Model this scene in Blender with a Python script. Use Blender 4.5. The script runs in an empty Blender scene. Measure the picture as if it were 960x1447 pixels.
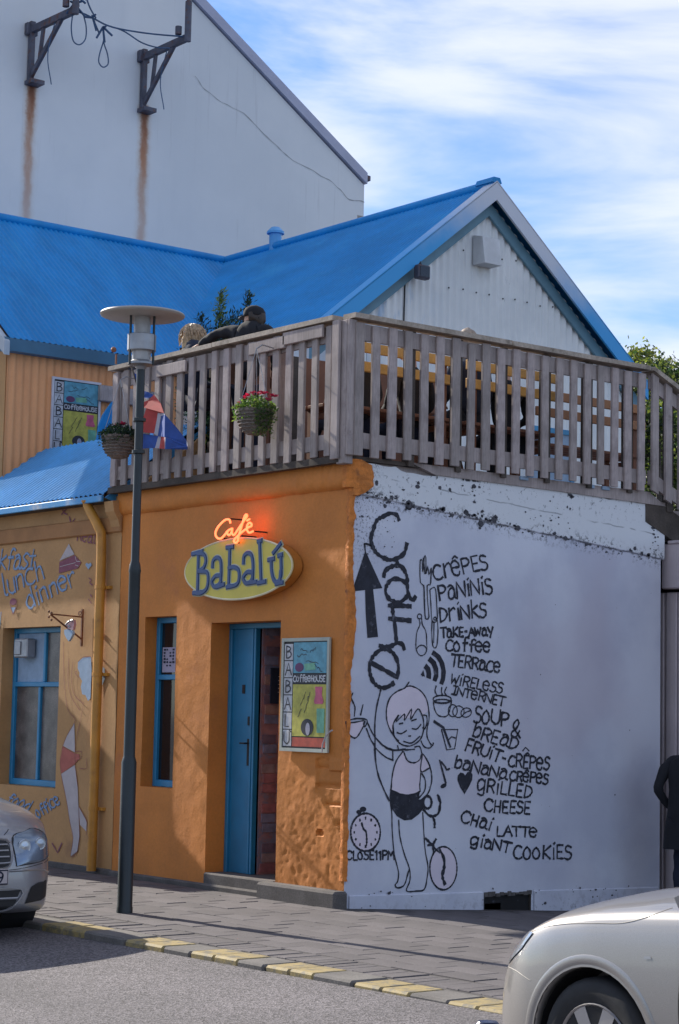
import bpy, bmesh, math, random
from math import sin, cos, pi, radians, sqrt, atan, tan
from mathutils import Vector, Matrix, noise
from mathutils.bvhtree import BVHTree
random.seed(7)
SC = bpy.context.scene
COL = SC.collection
# ---------------------------------------------------------------- camera
FPX = 2800.0                      # focal length in photograph pixels (960 x 1447)
def _cam_axes():
    a = radians(38.5); p = atan(282 / 2800); r = 0.02
    fw = Vector((-cos(a) * cos(p), sin(a) * cos(p), sin(p)))
    rt = Vector((sin(a), cos(a), 0)); up = rt.cross(fw)
    return rt * cos(r) + up * sin(r), up * cos(r) - rt * sin(r), fw
CR, CU, CF = _cam_axes()
CC = Vector((12.84, -10.34, 1.6))
cam_d = bpy.data.cameras.new('camera'); cam = bpy.data.objects.new('camera', cam_d); COL.objects.link(cam)
cam.matrix_world = Matrix(((CR.x, CU.x, -CF.x, CC.x), (CR.y, CU.y, -CF.y, CC.y), (CR.z, CU.z, -CF.z, CC.z), (0, 0, 0, 1)))
cam_d.sensor_fit = 'VERTICAL'; cam_d.sensor_height = 36; cam_d.lens = FPX / 1447 * 36
cam_d.clip_start = 0.05; cam_d.clip_end = 3000
SC.camera = cam
# ---------------------------------------------------------------- light
SUN_EL = radians(30.0)
SUN_AZ = radians(5.5)             # sun stands this far on the street side of the facade line
sun_d = bpy.data.lights.new('sun', 'SUN'); sun = bpy.data.objects.new('sun', sun_d); COL.objects.link(sun)
sun_d.energy = 5.0; sun_d.angle = radians(0.5); sun_d.color = (1.0, 0.93, 0.82)
_trav = Vector((cos(SUN_AZ) * cos(SUN_EL), sin(SUN_AZ) * cos(SUN_EL), -sin(SUN_EL)))
sun.rotation_euler = _trav.to_track_quat('-Z', 'Y').to_euler()
sun.location = (-20, -4, 20)
W = bpy.data.worlds.new('World'); SC.world = W; W.use_nodes = True
def world():
    nt = W.node_tree; N = nt.nodes; L = nt.links; N.clear()
    out = N.new('ShaderNodeOutputWorld'); bg = N.new('ShaderNodeBackground'); bg.inputs[1].default_value = 0.086
    sky = N.new('ShaderNodeTexSky'); sky.sky_type = 'NISHITA'; sky.sun_disc = False
    sky.sun_elevation = SUN_EL; sky.sun_rotation = radians(270 - 5.5)
    sky.air_density = 1.0; sky.dust_density = 0.25; sky.ozone_density = 2.2
    tc = N.new('ShaderNodeTexCoord')
    # thin streaky cloud, the same over the whole dome
    sep = N.new('ShaderNodeSeparateXYZ'); L.new(tc.outputs['Generated'], sep.inputs[0])
    mp = N.new('ShaderNodeMapping'); mp.inputs['Rotation'].default_value = (0.12, -0.1, 0.55); mp.inputs['Scale'].default_value = (1.6, 2.2, 8.5)
    mp.inputs['Location'].default_value = (0.35, 0.2, 0.12)
    L.new(tc.outputs['Generated'], mp.inputs[0])
    n1 = N.new('ShaderNodeTexNoise'); n1.inputs['Scale'].default_value = 1.7; n1.inputs['Detail'].default_value = 9; n1.inputs['Roughness'].default_value = 0.52; n1.inputs['Distortion'].default_value = 0.55
    L.new(mp.outputs[0], n1.inputs[0])
    r1 = N.new('ShaderNodeMapRange'); r1.interpolation_type = 'SMOOTHSTEP'
    r1.inputs[1].default_value = 0.38; r1.inputs[2].default_value = 0.63; r1.inputs[3].default_value = 0.0; r1.inputs[4].default_value = 0.78
    L.new(n1.outputs[0], r1.inputs[0])
    tint = N.new('ShaderNodeMix'); tint.data_type = 'RGBA'; tint.blend_type = 'MULTIPLY'; tint.inputs[0].default_value = 1.0
    tint.inputs[7].default_value = (0.73, 0.93, 1.27, 1)
    L.new(sky.outputs[0], tint.inputs[6])
    mx = N.new('ShaderNodeMix'); mx.data_type = 'RGBA'; mx.inputs[7].default_value = (7.5, 7.65, 7.9, 1)
    L.new(r1.outputs[0], mx.inputs[0]); L.new(tint.outputs[2], mx.inputs[6])
    L.new(mx.outputs[2], bg.inputs[0]); L.new(bg.outputs[0], out.inputs[0])
world()
SC.view_settings.view_transform = 'Standard'; SC.view_settings.look = 'None'
SC.view_settings.exposure = 0.7; SC.view_settings.gamma = 1.0; SC.view_settings.use_curve_mapping = False
SC.render.engine = 'CYCLES'
SC.render.resolution_x = 679; SC.render.resolution_y = 1024

# ---------------------------------------------------------------- measuring: a photograph pixel -> a point on a real plane
def _ray(x, y): return CF * FPX + CR * (x - 480) + CU * (723.5 - y)
def PX(x, y, v=0.0): d = _ray(x, y); return CC + d * ((v - CC.x) / d.x)
def PY(x, y, v=0.0): d = _ray(x, y); return CC + d * ((v - CC.y) / d.y)
def PZ(x, y, v=0.0): d = _ray(x, y); return CC + d * ((v - CC.z) / d.z)

# ---------------------------------------------------------------- materials
MATS = {}
def _nt(name):
    m = bpy.data.materials.new(name); m.use_nodes = True; nt = m.node_tree
    return m, nt, nt.nodes['Principled BSDF']
def _noise(nt, scale, detail=4, rough=0.6, stretch=None, coord='Object', dist=0.0):
    tc = nt.nodes.new('ShaderNodeTexCoord'); n = nt.nodes.new('ShaderNodeTexNoise')
    n.inputs['Scale'].default_value = scale; n.inputs['Detail'].default_value = detail; n.inputs['Roughness'].default_value = rough
    n.inputs['Distortion'].default_value = dist
    src = tc.outputs[coord]
    if stretch:
        mp = nt.nodes.new('ShaderNodeMapping'); mp.inputs['Scale'].default_value = stretch
        nt.links.new(src, mp.inputs[0]); src = mp.outputs[0]
    nt.links.new(src, n.inputs[0]); return n.outputs[0]
def _range(nt, src, a, b, c=0.0, d=1.0, smooth=True):
    r = nt.nodes.new('ShaderNodeMapRange'); r.inputs[1].default_value = a; r.inputs[2].default_value = b; r.inputs[3].default_value = c; r.inputs[4].default_value = d
    if smooth: r.interpolation_type = 'SMOOTHSTEP'
    nt.links.new(src, r.inputs[0]); return r.outputs[0]
def _mix(nt, fac, a, b, mode='MIX'):
    m = nt.nodes.new('ShaderNodeMix'); m.data_type = 'RGBA'; m.blend_type = mode
    for sock, v in ((0, fac), (6, a), (7, b)):
        if isinstance(v, (int, float)): m.inputs[sock].default_value = v
        elif isinstance(v, tuple): m.inputs[sock].default_value = (*v, 1) if len(v) == 3 else v
        else: nt.links.new(v, m.inputs[sock])
    return m.outputs[2]
def _math(nt, op, a, b=None, c=None):
    m = nt.nodes.new('ShaderNodeMath'); m.operation = op
    for i, v in enumerate((a, b, c)):
        if v is None: continue
        if isinstance(v, (int, float)): m.inputs[i].default_value = v
        else: nt.links.new(v, m.inputs[i])
    return m.outputs[0]
def _bump(nt, bs, src, strength, dist=0.01):
    b = nt.nodes.new('ShaderNodeBump'); b.inputs['Strength'].default_value = strength; b.inputs['Distance'].default_value = dist
    nt.links.new(src, b.inputs['Height'])
    prev = bs.inputs['Normal'].links
    if prev: nt.links.new(prev[0].from_socket, b.inputs['Normal'])
    nt.links.new(b.outputs[0], bs.inputs['Normal'])
def mat(name, col, rough=0.7, metal=0.0, var=0.15, vscale=3.0, fine=0.0, fscale=60.0, bump=0.0, bscale=40.0, bdist=0.004,
        dirt=None, dscale=2.0, drange=(0.55, 0.75), stretch=None, emit=None, estr=1.0, spec=0.5, coat=0.0, wstretch=None):
    """general worn-surface material: base colour with broad tone drift, fine grain, optional dirt colour and bump"""
    if name in MATS: return MATS[name]
    m, nt, bs = _nt(name)
    dark = tuple(c * (1 - var) for c in col); lite = tuple(min(1, c * (1 + var * 0.8)) for c in col)
    c = _mix(nt, _range(nt, _noise(nt, vscale, 5, 0.6, stretch), 0.3, 0.7), dark, lite)
    if fine > 0:
        f = _noise(nt, fscale, 2, 0.7, wstretch)
        g = _range(nt, f, 0.3, 0.7, 1 - fine, 1 + fine, False)
        cc = nt.nodes.new('ShaderNodeCombineColor')
        for i in range(3): nt.links.new(g, cc.inputs[i])
        c = _mix(nt, 1.0, c, cc.outputs[0], 'MULTIPLY')
    if dirt:
        c = _mix(nt, _range(nt, _noise(nt, dscale, 8, 0.68, stretch), drange[0], drange[1]), c, dirt)
    nt.links.new(c, bs.inputs['Base Color'])
    bs.inputs['Roughness'].default_value = rough; bs.inputs['Metallic'].default_value = metal
    bs.inputs['Specular IOR Level'].default_value = spec
    if coat: bs.inputs['Coat Weight'].default_value = coat; bs.inputs['Coat Roughness'].default_value = 0.05
    if bump: _bump(nt, bs, _noise(nt, bscale, 5, 0.65, wstretch), bump, bdist)
    if emit: bs.inputs['Emission Color'].default_value = (*emit, 1); bs.inputs['Emission Strength'].default_value = estr
    MATS[name] = m; return m

M = {}
M['orange'] = mat('orange plaster', (0.58, 0.200, 0.034), 0.75, var=0.14, vscale=1.3, fine=0.06, fscale=35, bump=0.45, bscale=26, bdist=0.006, dirt=(0.44, 0.145, 0.045), dscale=1.6, drange=(0.54, 0.8))
M['orange_edge'] = mat('orange plaster edge', (0.60, 0.195, 0.034), 0.8, var=0.25, vscale=9, fine=0.12, fscale=40, bump=0.8, bscale=30, bdist=0.01, dirt=(0.25, 0.09, 0.035), dscale=7, drange=(0.56, 0.7))
M['tan'] = mat('tan plaster', (0.47, 0.26, 0.105), 0.8, var=0.12, vscale=1.2, fine=0.05, fscale=30, bump=0.3, bscale=20, bdist=0.004, dirt=(0.34, 0.18, 0.085), dscale=1.4)
M['tan_sheet'] = mat('ochre corrugated sheet', (0.86, 0.375, 0.15), 0.55, var=0.12, vscale=1.5, fine=0.04, dirt=(0.70, 0.28, 0.11), dscale=2.2, stretch=(1, 1, 0.25))
M['roof'] = mat('blue roof sheet', (0.006, 0.245, 0.60), 0.5, var=0.14, vscale=0.9, fine=0.05, fscale=14, spec=0.35, dirt=(0.025, 0.30, 0.62), dscale=1.1, drange=(0.5, 0.8), stretch=(1, 2.6, .7))
M['roof_light'] = mat('light blue roof sheet', (0.075, 0.33, 0.66), 0.38, var=0.16, vscale=1.2, fine=0.06, fscale=16)
M['cyan'] = mat('sky blue trim paint', (0.045, 0.29, 0.60), 0.5, var=0.15, vscale=0.9, dirt=(0.42, 0.46, 0.52), dscale=0.8, drange=(0.52, 0.62))
M['teal'] = mat('grey blue trim paint', (0.13, 0.26, 0.34), 0.6, var=0.15, vscale=1.6, dirt=(0.08, 0.13, 0.17), dscale=3)
M['slate'] = mat('slate blue eaves paint', (0.055, 0.15, 0.235), 0.6, var=0.12, vscale=2)
M['frame'] = mat('bright blue joinery paint', (0.020, 0.215, 0.42), 0.4, var=0.12, vscale=4, bump=0.1, bscale=18)
M['frame_dark'] = mat('deep blue door paint', (0.018, 0.185, 0.35), 0.42, var=0.12, vscale=3)
M['wood'] = mat('weathered grey timber', (0.36, 0.305, 0.29), 0.85, var=0.22, vscale=2.5, fine=0.16, fscale=26, wstretch=(3, 3, 0.25), bump=0.3, bscale=30, bdist=0.003, dirt=(0.21, 0.17, 0.16), dscale=3.5, drange=(0.56, 0.74))
for _i, _k in enumerate((0.88, 1.0, 1.10)):
    M['wood%d' % _i] = mat('grey baluster timber tone %d' % _i, (0.36 * _k, 0.305 * _k * (1.01 - .01 * _i), 0.29 * _k), 0.85, var=0.24, vscale=2.5 + _i, fine=0.18, fscale=26, wstretch=(3, 3, 0.25), bump=0.3, bscale=30, bdist=0.003, dirt=(0.19, 0.15, 0.14), dscale=3.0 + _i, drange=(0.54, 0.74))
M['wood_rail'] = mat('weathered rail timber', (0.40, 0.34, 0.28), 0.85, var=0.2, vscale=3, fine=0.18, fscale=30, bump=0.3, bscale=30, dirt=(0.15, 0.12, 0.09), dscale=5, drange=(0.52, 0.7))
M['wood_dark'] = mat('dark brown timber', (0.075, 0.06, 0.05), 0.9, var=0.35, vscale=3, fine=0.2, bump=0.3)  # very dark brown tone shared by posts, joists, soffit and trunks
M['yellow_wood'] = mat('varnished yellow boards', (0.56, 0.30, 0.07), 0.6, var=0.18, vscale=4, fine=0.08)
M['brown_wood'] = mat('red brown boards', (0.20, 0.08, 0.04), 0.7, var=0.2, vscale=4)
M['lamp_metal'] = mat('dark green lamp paint', (0.011, 0.019, 0.023), 0.42, var=0.2, vscale=5, fine=0.1)
M['lamp_white'] = mat('lamp disc enamel', (0.42, 0.40, 0.37), 0.5, var=0.08, vscale=6, dirt=(0.32, 0.28, 0.24), dscale=6)
M['galv'] = mat('dull galvanised metal', (0.33, 0.34, 0.36), 0.45, 0.6, var=0.15, vscale=8)
M['paint'] = mat('black wall paint', (0.026, 0.028, 0.040), 0.85, var=0.3, vscale=9, bump=0.15, dirt=(0.13, 0.135, 0.17), dscale=14, drange=(0.56, 0.70))
M['paint_fill'] = mat('pinkish white wall paint', (0.74, 0.66, 0.74), 0.9, var=0.04)
M['mural_blue'] = mat('blue mural paint', (0.15, 0.28, 0.52), 0.85, var=0.15, vscale=12)
M['mural_pale'] = mat('pale blue mural paint', (0.28, 0.38, 0.50), 0.85, var=0.1, vscale=12)
M['mural_white'] = mat('chalk white mural paint', (0.47, 0.42, 0.42), 0.9, var=0.08, vscale=8)
M['mural_red'] = mat('red mural paint', (0.42, 0.13, 0.10), 0.9, var=0.12, vscale=8)
M['mural_plum'] = mat('plum mural paint', (0.24, 0.085, 0.12), 0.9, var=0.12, vscale=8)
M['mural_line'] = mat('brown outline paint', (0.30, 0.12, 0.09), 0.9, var=0.1)
M['mural_skin'] = mat('pale skin mural paint', (0.50, 0.37, 0.33), 0.9, var=0.06)
M['glass'] = mat('dark window glass', (0.012, 0.014, 0.018), 0.06, var=0.2, vscale=1.5, spec=0.6)
M['curtain'] = mat('mottled net curtain behind glass', (0.10, 0.085, 0.08), 0.35, var=0.5, vscale=5, fine=0.7, fscale=110, dirt=(0.30, 0.24, 0.2), dscale=9, drange=(0.6, 0.75), spec=0.6)
M['black'] = mat('matt black', (0.012, 0.012, 0.014), 0.6, var=0.2)
M['concrete'] = mat('grey concrete', (0.11, 0.10, 0.095), 0.95, var=0.2, vscale=5, fine=0.25, fscale=90, bump=0.5, bscale=60, dirt=(0.08, 0.07, 0.065), dscale=6)
M['pale_board'] = mat('pale pink board paint', (0.56, 0.48, 0.50), 0.7, var=0.07, vscale=2, fine=0.04, wstretch=(1, 1, .3))
M['steel'] = mat('weathered bracket steel', (0.10, 0.105, 0.14), 0.6, 0.3, var=0.25, vscale=6, dirt=(0.16, 0.06, 0.03), dscale=9, drange=(0.5, 0.7))
M['rope'] = mat('faded blue rope', (0.06, 0.11, 0.20), 0.9, var=0.2)
M['copper_pipe'] = mat('orange drainpipe paint', (0.52, 0.24, 0.035), 0.45, var=0.15, vscale=4, dirt=(0.32, 0.13, 0.03), dscale=5)
M['skin'] = mat('skin', (0.55, 0.33, 0.24), 0.55, var=0.08)
M['black_cloth'] = mat('black cloth', (0.012, 0.013, 0.018), 0.9, var=0.25, vscale=6, bump=0.3, bscale=25)
M['navy_cloth'] = mat('navy cloth', (0.014, 0.020, 0.040), 0.9, var=0.2, vscale=6, bump=0.3, bscale=25)
M['denim'] = mat('blue denim', (0.012, 0.016, 0.035), 0.9, var=0.2, vscale=8, fine=0.15)
M['hair_blond'] = mat('fair hair', (0.52, 0.38, 0.22), 0.6, var=0.35, vscale=20, bump=0.6, bscale=60, wstretch=(1, 1, .2))
M['hair_grey'] = mat('light brown hair', (0.34, 0.27, 0.21), 0.6, var=0.35, vscale=20, bump=0.6, bscale=60)
M['hair_dark'] = mat('dark hair', (0.03, 0.02, 0.015), 0.5, var=0.3, vscale=20)
def barge():
    m, nt, bs = _nt('bargeboard paint, bleached near the apex')
    tc = nt.nodes.new('ShaderNodeTexCoord'); s = nt.nodes.new('ShaderNodeSeparateXYZ'); nt.links.new(tc.outputs['Object'], s.inputs[0])
    h = _math(nt, 'ADD', s.outputs[2], _math(nt, 'MULTIPLY', _range(nt, s.outputs[1], 5.25, 5.35), 0.55))
    c = _mix(nt, _range(nt, _math(nt, 'ADD', h, _math(nt, 'MULTIPLY', _noise(nt, 2.5, 5), 0.6)), 7.1, 8.05), (0.035, 0.34, 0.74), (0.58, 0.62, 0.70))
    nt.links.new(c, bs.inputs['Base Color']); bs.inputs['Roughness'].default_value = 0.5
    return m
M['barge'] = barge()
def white_wall():
    """white painted side wall: blotches, cracked ledge line with flaking spots, grime at the foot"""
    m, nt, bs = _nt('white painted masonry')
    tc = nt.nodes.new('ShaderNodeTexCoord'); s = nt.nodes.new('ShaderNodeSeparateXYZ'); nt.links.new(tc.outputs['Object'], s.inputs[0])
    y, z = s.outputs[1], s.outputs[2]
    c = _mix(nt, _range(nt, _noise(nt, 0.9, 5, 0.55), 0.35, 0.65), (0.54, 0.56, 0.66), (0.68, 0.70, 0.78))
    c = _mix(nt, _range(nt, _noise(nt, 0.55, 3, 0.5, (1, 1, .7)), 0.52, 0.72, 0, .55), c, (0.52, 0.47, 0.54))
    # ledge line falls from z 3.42 at the corner to 3.11
    line = _math(nt, 'MULTIPLY_ADD', y, -0.083, 3.425)
    dist = _math(nt, 'ABSOLUTE', _math(nt, 'SUBTRACT', z, _math(nt, 'ADD', line, _math(nt, 'MULTIPLY', _math(nt, 'SUBTRACT', _noise(nt, 9, 4), 0.5), 0.07))))
    near = _range(nt, dist, 0.0, 0.13, 1, 0)
    spots = _range(nt, _noise(nt, 24, 6, 0.78), 0.52, 0.57)
    hair = _math(nt, 'MULTIPLY', _range(nt, dist, 0.0, 0.016, 1, 0), _range(nt, _noise(nt, 7, 3), 0.35, 0.55))
    f = _math(nt, 'MAXIMUM', _math(nt, 'MULTIPLY', _math(nt, 'MULTIPLY', near, spots), _range(nt, _noise(nt, 2.2, 2), 0.36, 0.5)), _math(nt, 'MULTIPLY', hair, 0.8))
    # second fine crack above it and spots under the deck
    l2 = _math(nt, 'MULTIPLY_ADD', y, -0.07, 3.60)
    d2 = _math(nt, 'ABSOLUTE', _math(nt, 'SUBTRACT', z, _math(nt, 'ADD', l2, _math(nt, 'MULTIPLY', _math(nt, 'SUBTRACT', _noise(nt, 4, 3), 0.5), 0.05))))
    f = _math(nt, 'MAXIMUM', f, _math(nt, 'MULTIPLY', _range(nt, d2, 0, 0.009, 0.7, 0), _range(nt, _noise(nt, 3, 2), 0.45, 0.55)))
    up = _math(nt, 'MULTIPLY', _range(nt, z, 3.30, 3.66), _range(nt, _noise(nt, 24, 6, 0.75), 0.575, 0.64))
    f = _math(nt, 'MAXIMUM', f, up)
    c = _mix(nt, _range(nt, _math(nt, 'SUBTRACT', z, line), 0.0, 0.02), c, (0.70, 0.72, 0.75))
    # weathering by the orange corner
    cor = _math(nt, 'MULTIPLY', _math(nt, 'MULTIPLY', _range(nt, y, 0.15, 0.42, 1, 0), _range(nt, z, 2.7, 3.1)), _range(nt, _noise(nt, 45, 5, 0.7), 0.53, 0.6))
    f = _math(nt, 'MAXIMUM', f, _math(nt, 'MULTIPLY', cor, .8))
    c = _mix(nt, _math(nt, 'MULTIPLY', f, 0.85), c, (0.04, 0.042, 0.05))
    foot = _math(nt, 'MULTIPLY', _range(nt, z, -0.22, 0.12, 1, 0), _range(nt, _noise(nt, 14, 6, 0.7), 0.48, 0.62))
    c = _mix(nt, _math(nt, 'MULTIPLY', foot, 0.6), c, (0.17, 0.155, 0.16))
    spk = _range(nt, _noise(nt, 75, 2, 0.5), 0.77, 0.80)
    c = _mix(nt, _math(nt, 'MULTIPLY', spk, 0.6), c, (0.2, 0.2, 0.24))
    nt.links.new(c, bs.inputs['Base Color']); bs.inputs['Roughness'].default_value = 0.75
    _bump(nt, bs, _noise(nt, 5, 4), 0.35, 0.012); _bump(nt, bs, _noise(nt, 60, 4), 0.25, 0.003)
    _bump(nt, bs, f, -0.5, 0.006)
    return m
M['white_wall'] = white_wall()
def tall_wall():
    """pale render of the tall building, with the rust runs below its two brackets"""
    m, nt, bs = _nt('pale rendered wall with rust runs')
    tc = nt.nodes.new('ShaderNodeTexCoord'); s = nt.nodes.new('ShaderNodeSeparateXYZ'); nt.links.new(tc.outputs['Object'], s.inputs[0])
    y, z = s.outputs[1], s.outputs[2]
    c = _mix(nt, _range(nt, _noise(nt, 0.35, 5, 0.6), 0.3, 0.7), (0.68, 0.71, 0.73), (0.78, 0.80, 0.81))
    c = _mix(nt, _range(nt, _noise(nt, 0.5, 4, 0.6, (1, 3, .3)), 0.5, 0.75, 0, .35), c, (0.62, 0.65, 0.68))
    drip = _math(nt, 'MULTIPLY', _range(nt, _noise(nt, 2.6, 5, 0.6, (1, 5, .22)), 0.56, 0.72), _range(nt, _noise(nt, .5, 3), .45, .62))
    c = _mix(nt, _math(nt, 'MULTIPLY', drip, .28), c, (0.36, 0.36, 0.37))
    wob = _math(nt, 'MULTIPLY', _math(nt, 'SUBTRACT', _noise(nt, 2.4, 7, .75), 0.5), 0.17)
    for (y0, zt, zb) in ((3.53, 10.62, 8.2), (5.49, 10.66, 7.9)):
        dy = _math(nt, 'ABSOLUTE', _math(nt, 'SUBTRACT', y, _math(nt, 'ADD', wob, y0)))
        fade = _math(nt, 'MULTIPLY', _range(nt, z, zb, zt, 0.35, 1.0), _range(nt, z, zt, zt + .06, 1, 0))
        wide = _math(nt, 'MULTIPLY', _range(nt, dy, 0.02, 0.16, 0.7, 0), fade)
        core = _math(nt, 'MULTIPLY', _range(nt, dy, 0.015, 0.095, 1, 0), _math(nt, 'MULTIPLY', fade, _range(nt, _noise(nt, 3, 6, 0.7, (1, 1, .4)), 0.25, 0.6, 0.35, 1)))
        c = _mix(nt, wide, c, (0.52, 0.36, 0.22)); c = _mix(nt, _math(nt, 'MULTIPLY', core, .9), c, (0.46, 0.17, 0.06))
        c = _mix(nt, _math(nt, 'MULTIPLY', core, _range(nt, z, zt - 1.0, zt, 0, .75)), c, (0.12, 0.045, 0.03))
    nt.links.new(c, bs.inputs['Base Color']); bs.inputs['Roughness'].default_value = 0.85
    _bump(nt, bs, _noise(nt, 1.2, 5), 0.3, 0.02); _bump(nt, bs, _noise(nt, 30, 4), 0.2, 0.004)
    return m
M['tall_wall'] = tall_wall()
def gable_mat():
    m, nt, bs = _nt('worn white corrugated sheet')
    c = _mix(nt, _range(nt, _noise(nt, 1.2, 5, 0.6), 0.3, 0.7), (0.68, 0.71, 0.72), (0.82, 0.84, 0.84))
    c = _mix(nt, _math(nt, 'MULTIPLY', _range(nt, _noise(nt, 9, 7, 0.7, (1, 1, .12)), 0.63, 0.70), _range(nt, _noise(nt, 1.3, 2), 0.45, 0.6)), c, (0.13, 0.12, 0.13))
    tc = nt.nodes.new('ShaderNodeTexCoord'); s = nt.nodes.new('ShaderNodeSeparateXYZ'); nt.links.new(tc.outputs['Object'], s.inputs[0])
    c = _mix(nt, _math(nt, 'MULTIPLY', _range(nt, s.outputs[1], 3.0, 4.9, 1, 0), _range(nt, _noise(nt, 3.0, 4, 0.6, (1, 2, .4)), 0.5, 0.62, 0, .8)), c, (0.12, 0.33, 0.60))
    nt.links.new(c, bs.inputs['Base Color']); bs.inputs['Roughness'].default_value = 0.65
    return m
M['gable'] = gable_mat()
def asphalt():
    m, nt, bs = _nt('asphalt')
    c = _mix(nt, _range(nt, _noise(nt, 1.1, 5), 0.3, 0.7), (0.094, 0.086, 0.090), (0.124, 0.112, 0.117))
    v = nt.nodes.new('ShaderNodeTexVoronoi'); v.inputs['Scale'].default_value = 85; tc = nt.nodes.new('ShaderNodeTexCoord'); nt.links.new(tc.outputs['Object'], v.inputs['Vector'])
    sp = nt.nodes.new('ShaderNodeSeparateColor'); nt.links.new(v.outputs['Color'], sp.inputs[0])
    g = _range(nt, sp.outputs[0], 0, 1, 0.35, 1.9, False)
    cc = nt.nodes.new('ShaderNodeCombineColor')
    for i in range(3): nt.links.new(g, cc.inputs[i])
    c = _mix(nt, 1.0, c, cc.outputs[0], 'MULTIPLY')
    c = _mix(nt, _range(nt, _noise(nt, 3, 6, .7), 0.6, 0.72, 0, .35), c, (0.06, 0.055, 0.055))
    c = _mix(nt, _range(nt, _noise(nt, .45, 4, .6, (.5, 2, 1)), 0.5, 0.7, 0, .28), c, (0.07, 0.065, 0.068))
    nt.links.new(c, bs.inputs['Base Color']); bs.inputs['Roughness'].default_value = 0.85
    _bump(nt, bs, v.outputs['Distance'], 0.7, 0.006); _bump(nt, bs, _noise(nt, 25, 5), 0.4, 0.01)
    return m
def leafmat(name, col, var=.4):
    """leaf with light passing through it"""
    m = mat(name, col, .55, var=var, vscale=3); nt = m.node_tree; bs = nt.nodes['Principled BSDF']; out = [n for n in nt.nodes if n.type == 'OUTPUT_MATERIAL'][0]
    tr = nt.nodes.new('ShaderNodeBsdfTranslucent'); tr.inputs[0].default_value = (col[0] * 2.2, col[1] * 2.4, col[2] * 1.2, 1); mx = nt.nodes.new('ShaderNodeMixShader'); mx.inputs[0].default_value = .42
    nt.links.new(bs.outputs[0], mx.inputs[1]); nt.links.new(tr.outputs[0], mx.inputs[2]); nt.links.new(mx.outputs[0], out.inputs[0]); return m
M['asphalt'] = asphalt()
M['joint'] = mat('sandy joint bed', (0.062, 0.056, 0.055), 0.95, var=0.3, vscale=8, fine=0.3, fscale=120, bump=0.5, bscale=80)
for i, k in enumerate((0.86, 1.0, 1.14)):
    M['paver%d' % i] = mat('concrete paver tone %d' % i, (0.100 * k, 0.089 * k, 0.093 * k), 0.9, var=0.14, vscale=2.5, fine=0.22, fscale=90, bump=0.4, bscale=70, bdist=0.004, dirt=(0.066, 0.06, 0.058), dscale=5, drange=(0.55, 0.72))
M['kerb'] = mat('grey kerb stone', (0.13, 0.12, 0.112), 0.9, var=0.2, vscale=4, fine=0.2, fscale=80, bump=0.4, bscale=50)
M['kerb_yellow'] = mat('yellow kerb paint', (0.31, 0.235, 0.098), 0.75, var=0.12, vscale=5, fine=0.12, fscale=80, dirt=(0.16, 0.14, 0.10), dscale=11, drange=(0.46, 0.62), bump=0.3)
M['tread'] = mat('tyre rubber', (0.016, 0.016, 0.018), 0.75, var=0.3, vscale=10)
M['alloy'] = mat('alloy wheel', (0.42, 0.41, 0.42), 0.35, 0.8, var=0.1)
M['lens'] = mat('headlight lens', (0.30, 0.34, 0.40), 0.08, 0.3, var=0.3, vscale=9, coat=1.0)
M['chrome'] = mat('chrome trim', (0.6, 0.6, 0.62), 0.15, 1.0, var=0.05)
def paintm(name, col, flake=0.12, dust=(0.3, 0.28, 0.26), dustf=0.25, metal=0.55, rough=0.38):
    m, nt, bs = _nt(name)
    c = _mix(nt, _range(nt, _noise(nt, 600, 1), 0.3, 0.7), tuple(x * (1 - flake) for x in col), tuple(min(1, x * (1 + flake)) for x in col))
    c = _mix(nt, _range(nt, _noise(nt, 4, 6, .7), 0.45, 0.75, 0, dustf), c, dust)
    nt.links.new(c, bs.inputs['Base Color']); bs.inputs['Metallic'].default_value = metal; bs.inputs['Roughness'].default_value = rough
    bs.inputs['Coat Weight'].default_value = 0.8; bs.inputs['Coat Roughness'].default_value = 0.06
    return m
M['car_silver'] = paintm('silver car paint', (0.30, 0.30, 0.32))
M['car_beige'] = paintm('champagne car paint', (0.30, 0.285, 0.275), metal=0.6, rough=0.36)

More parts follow.
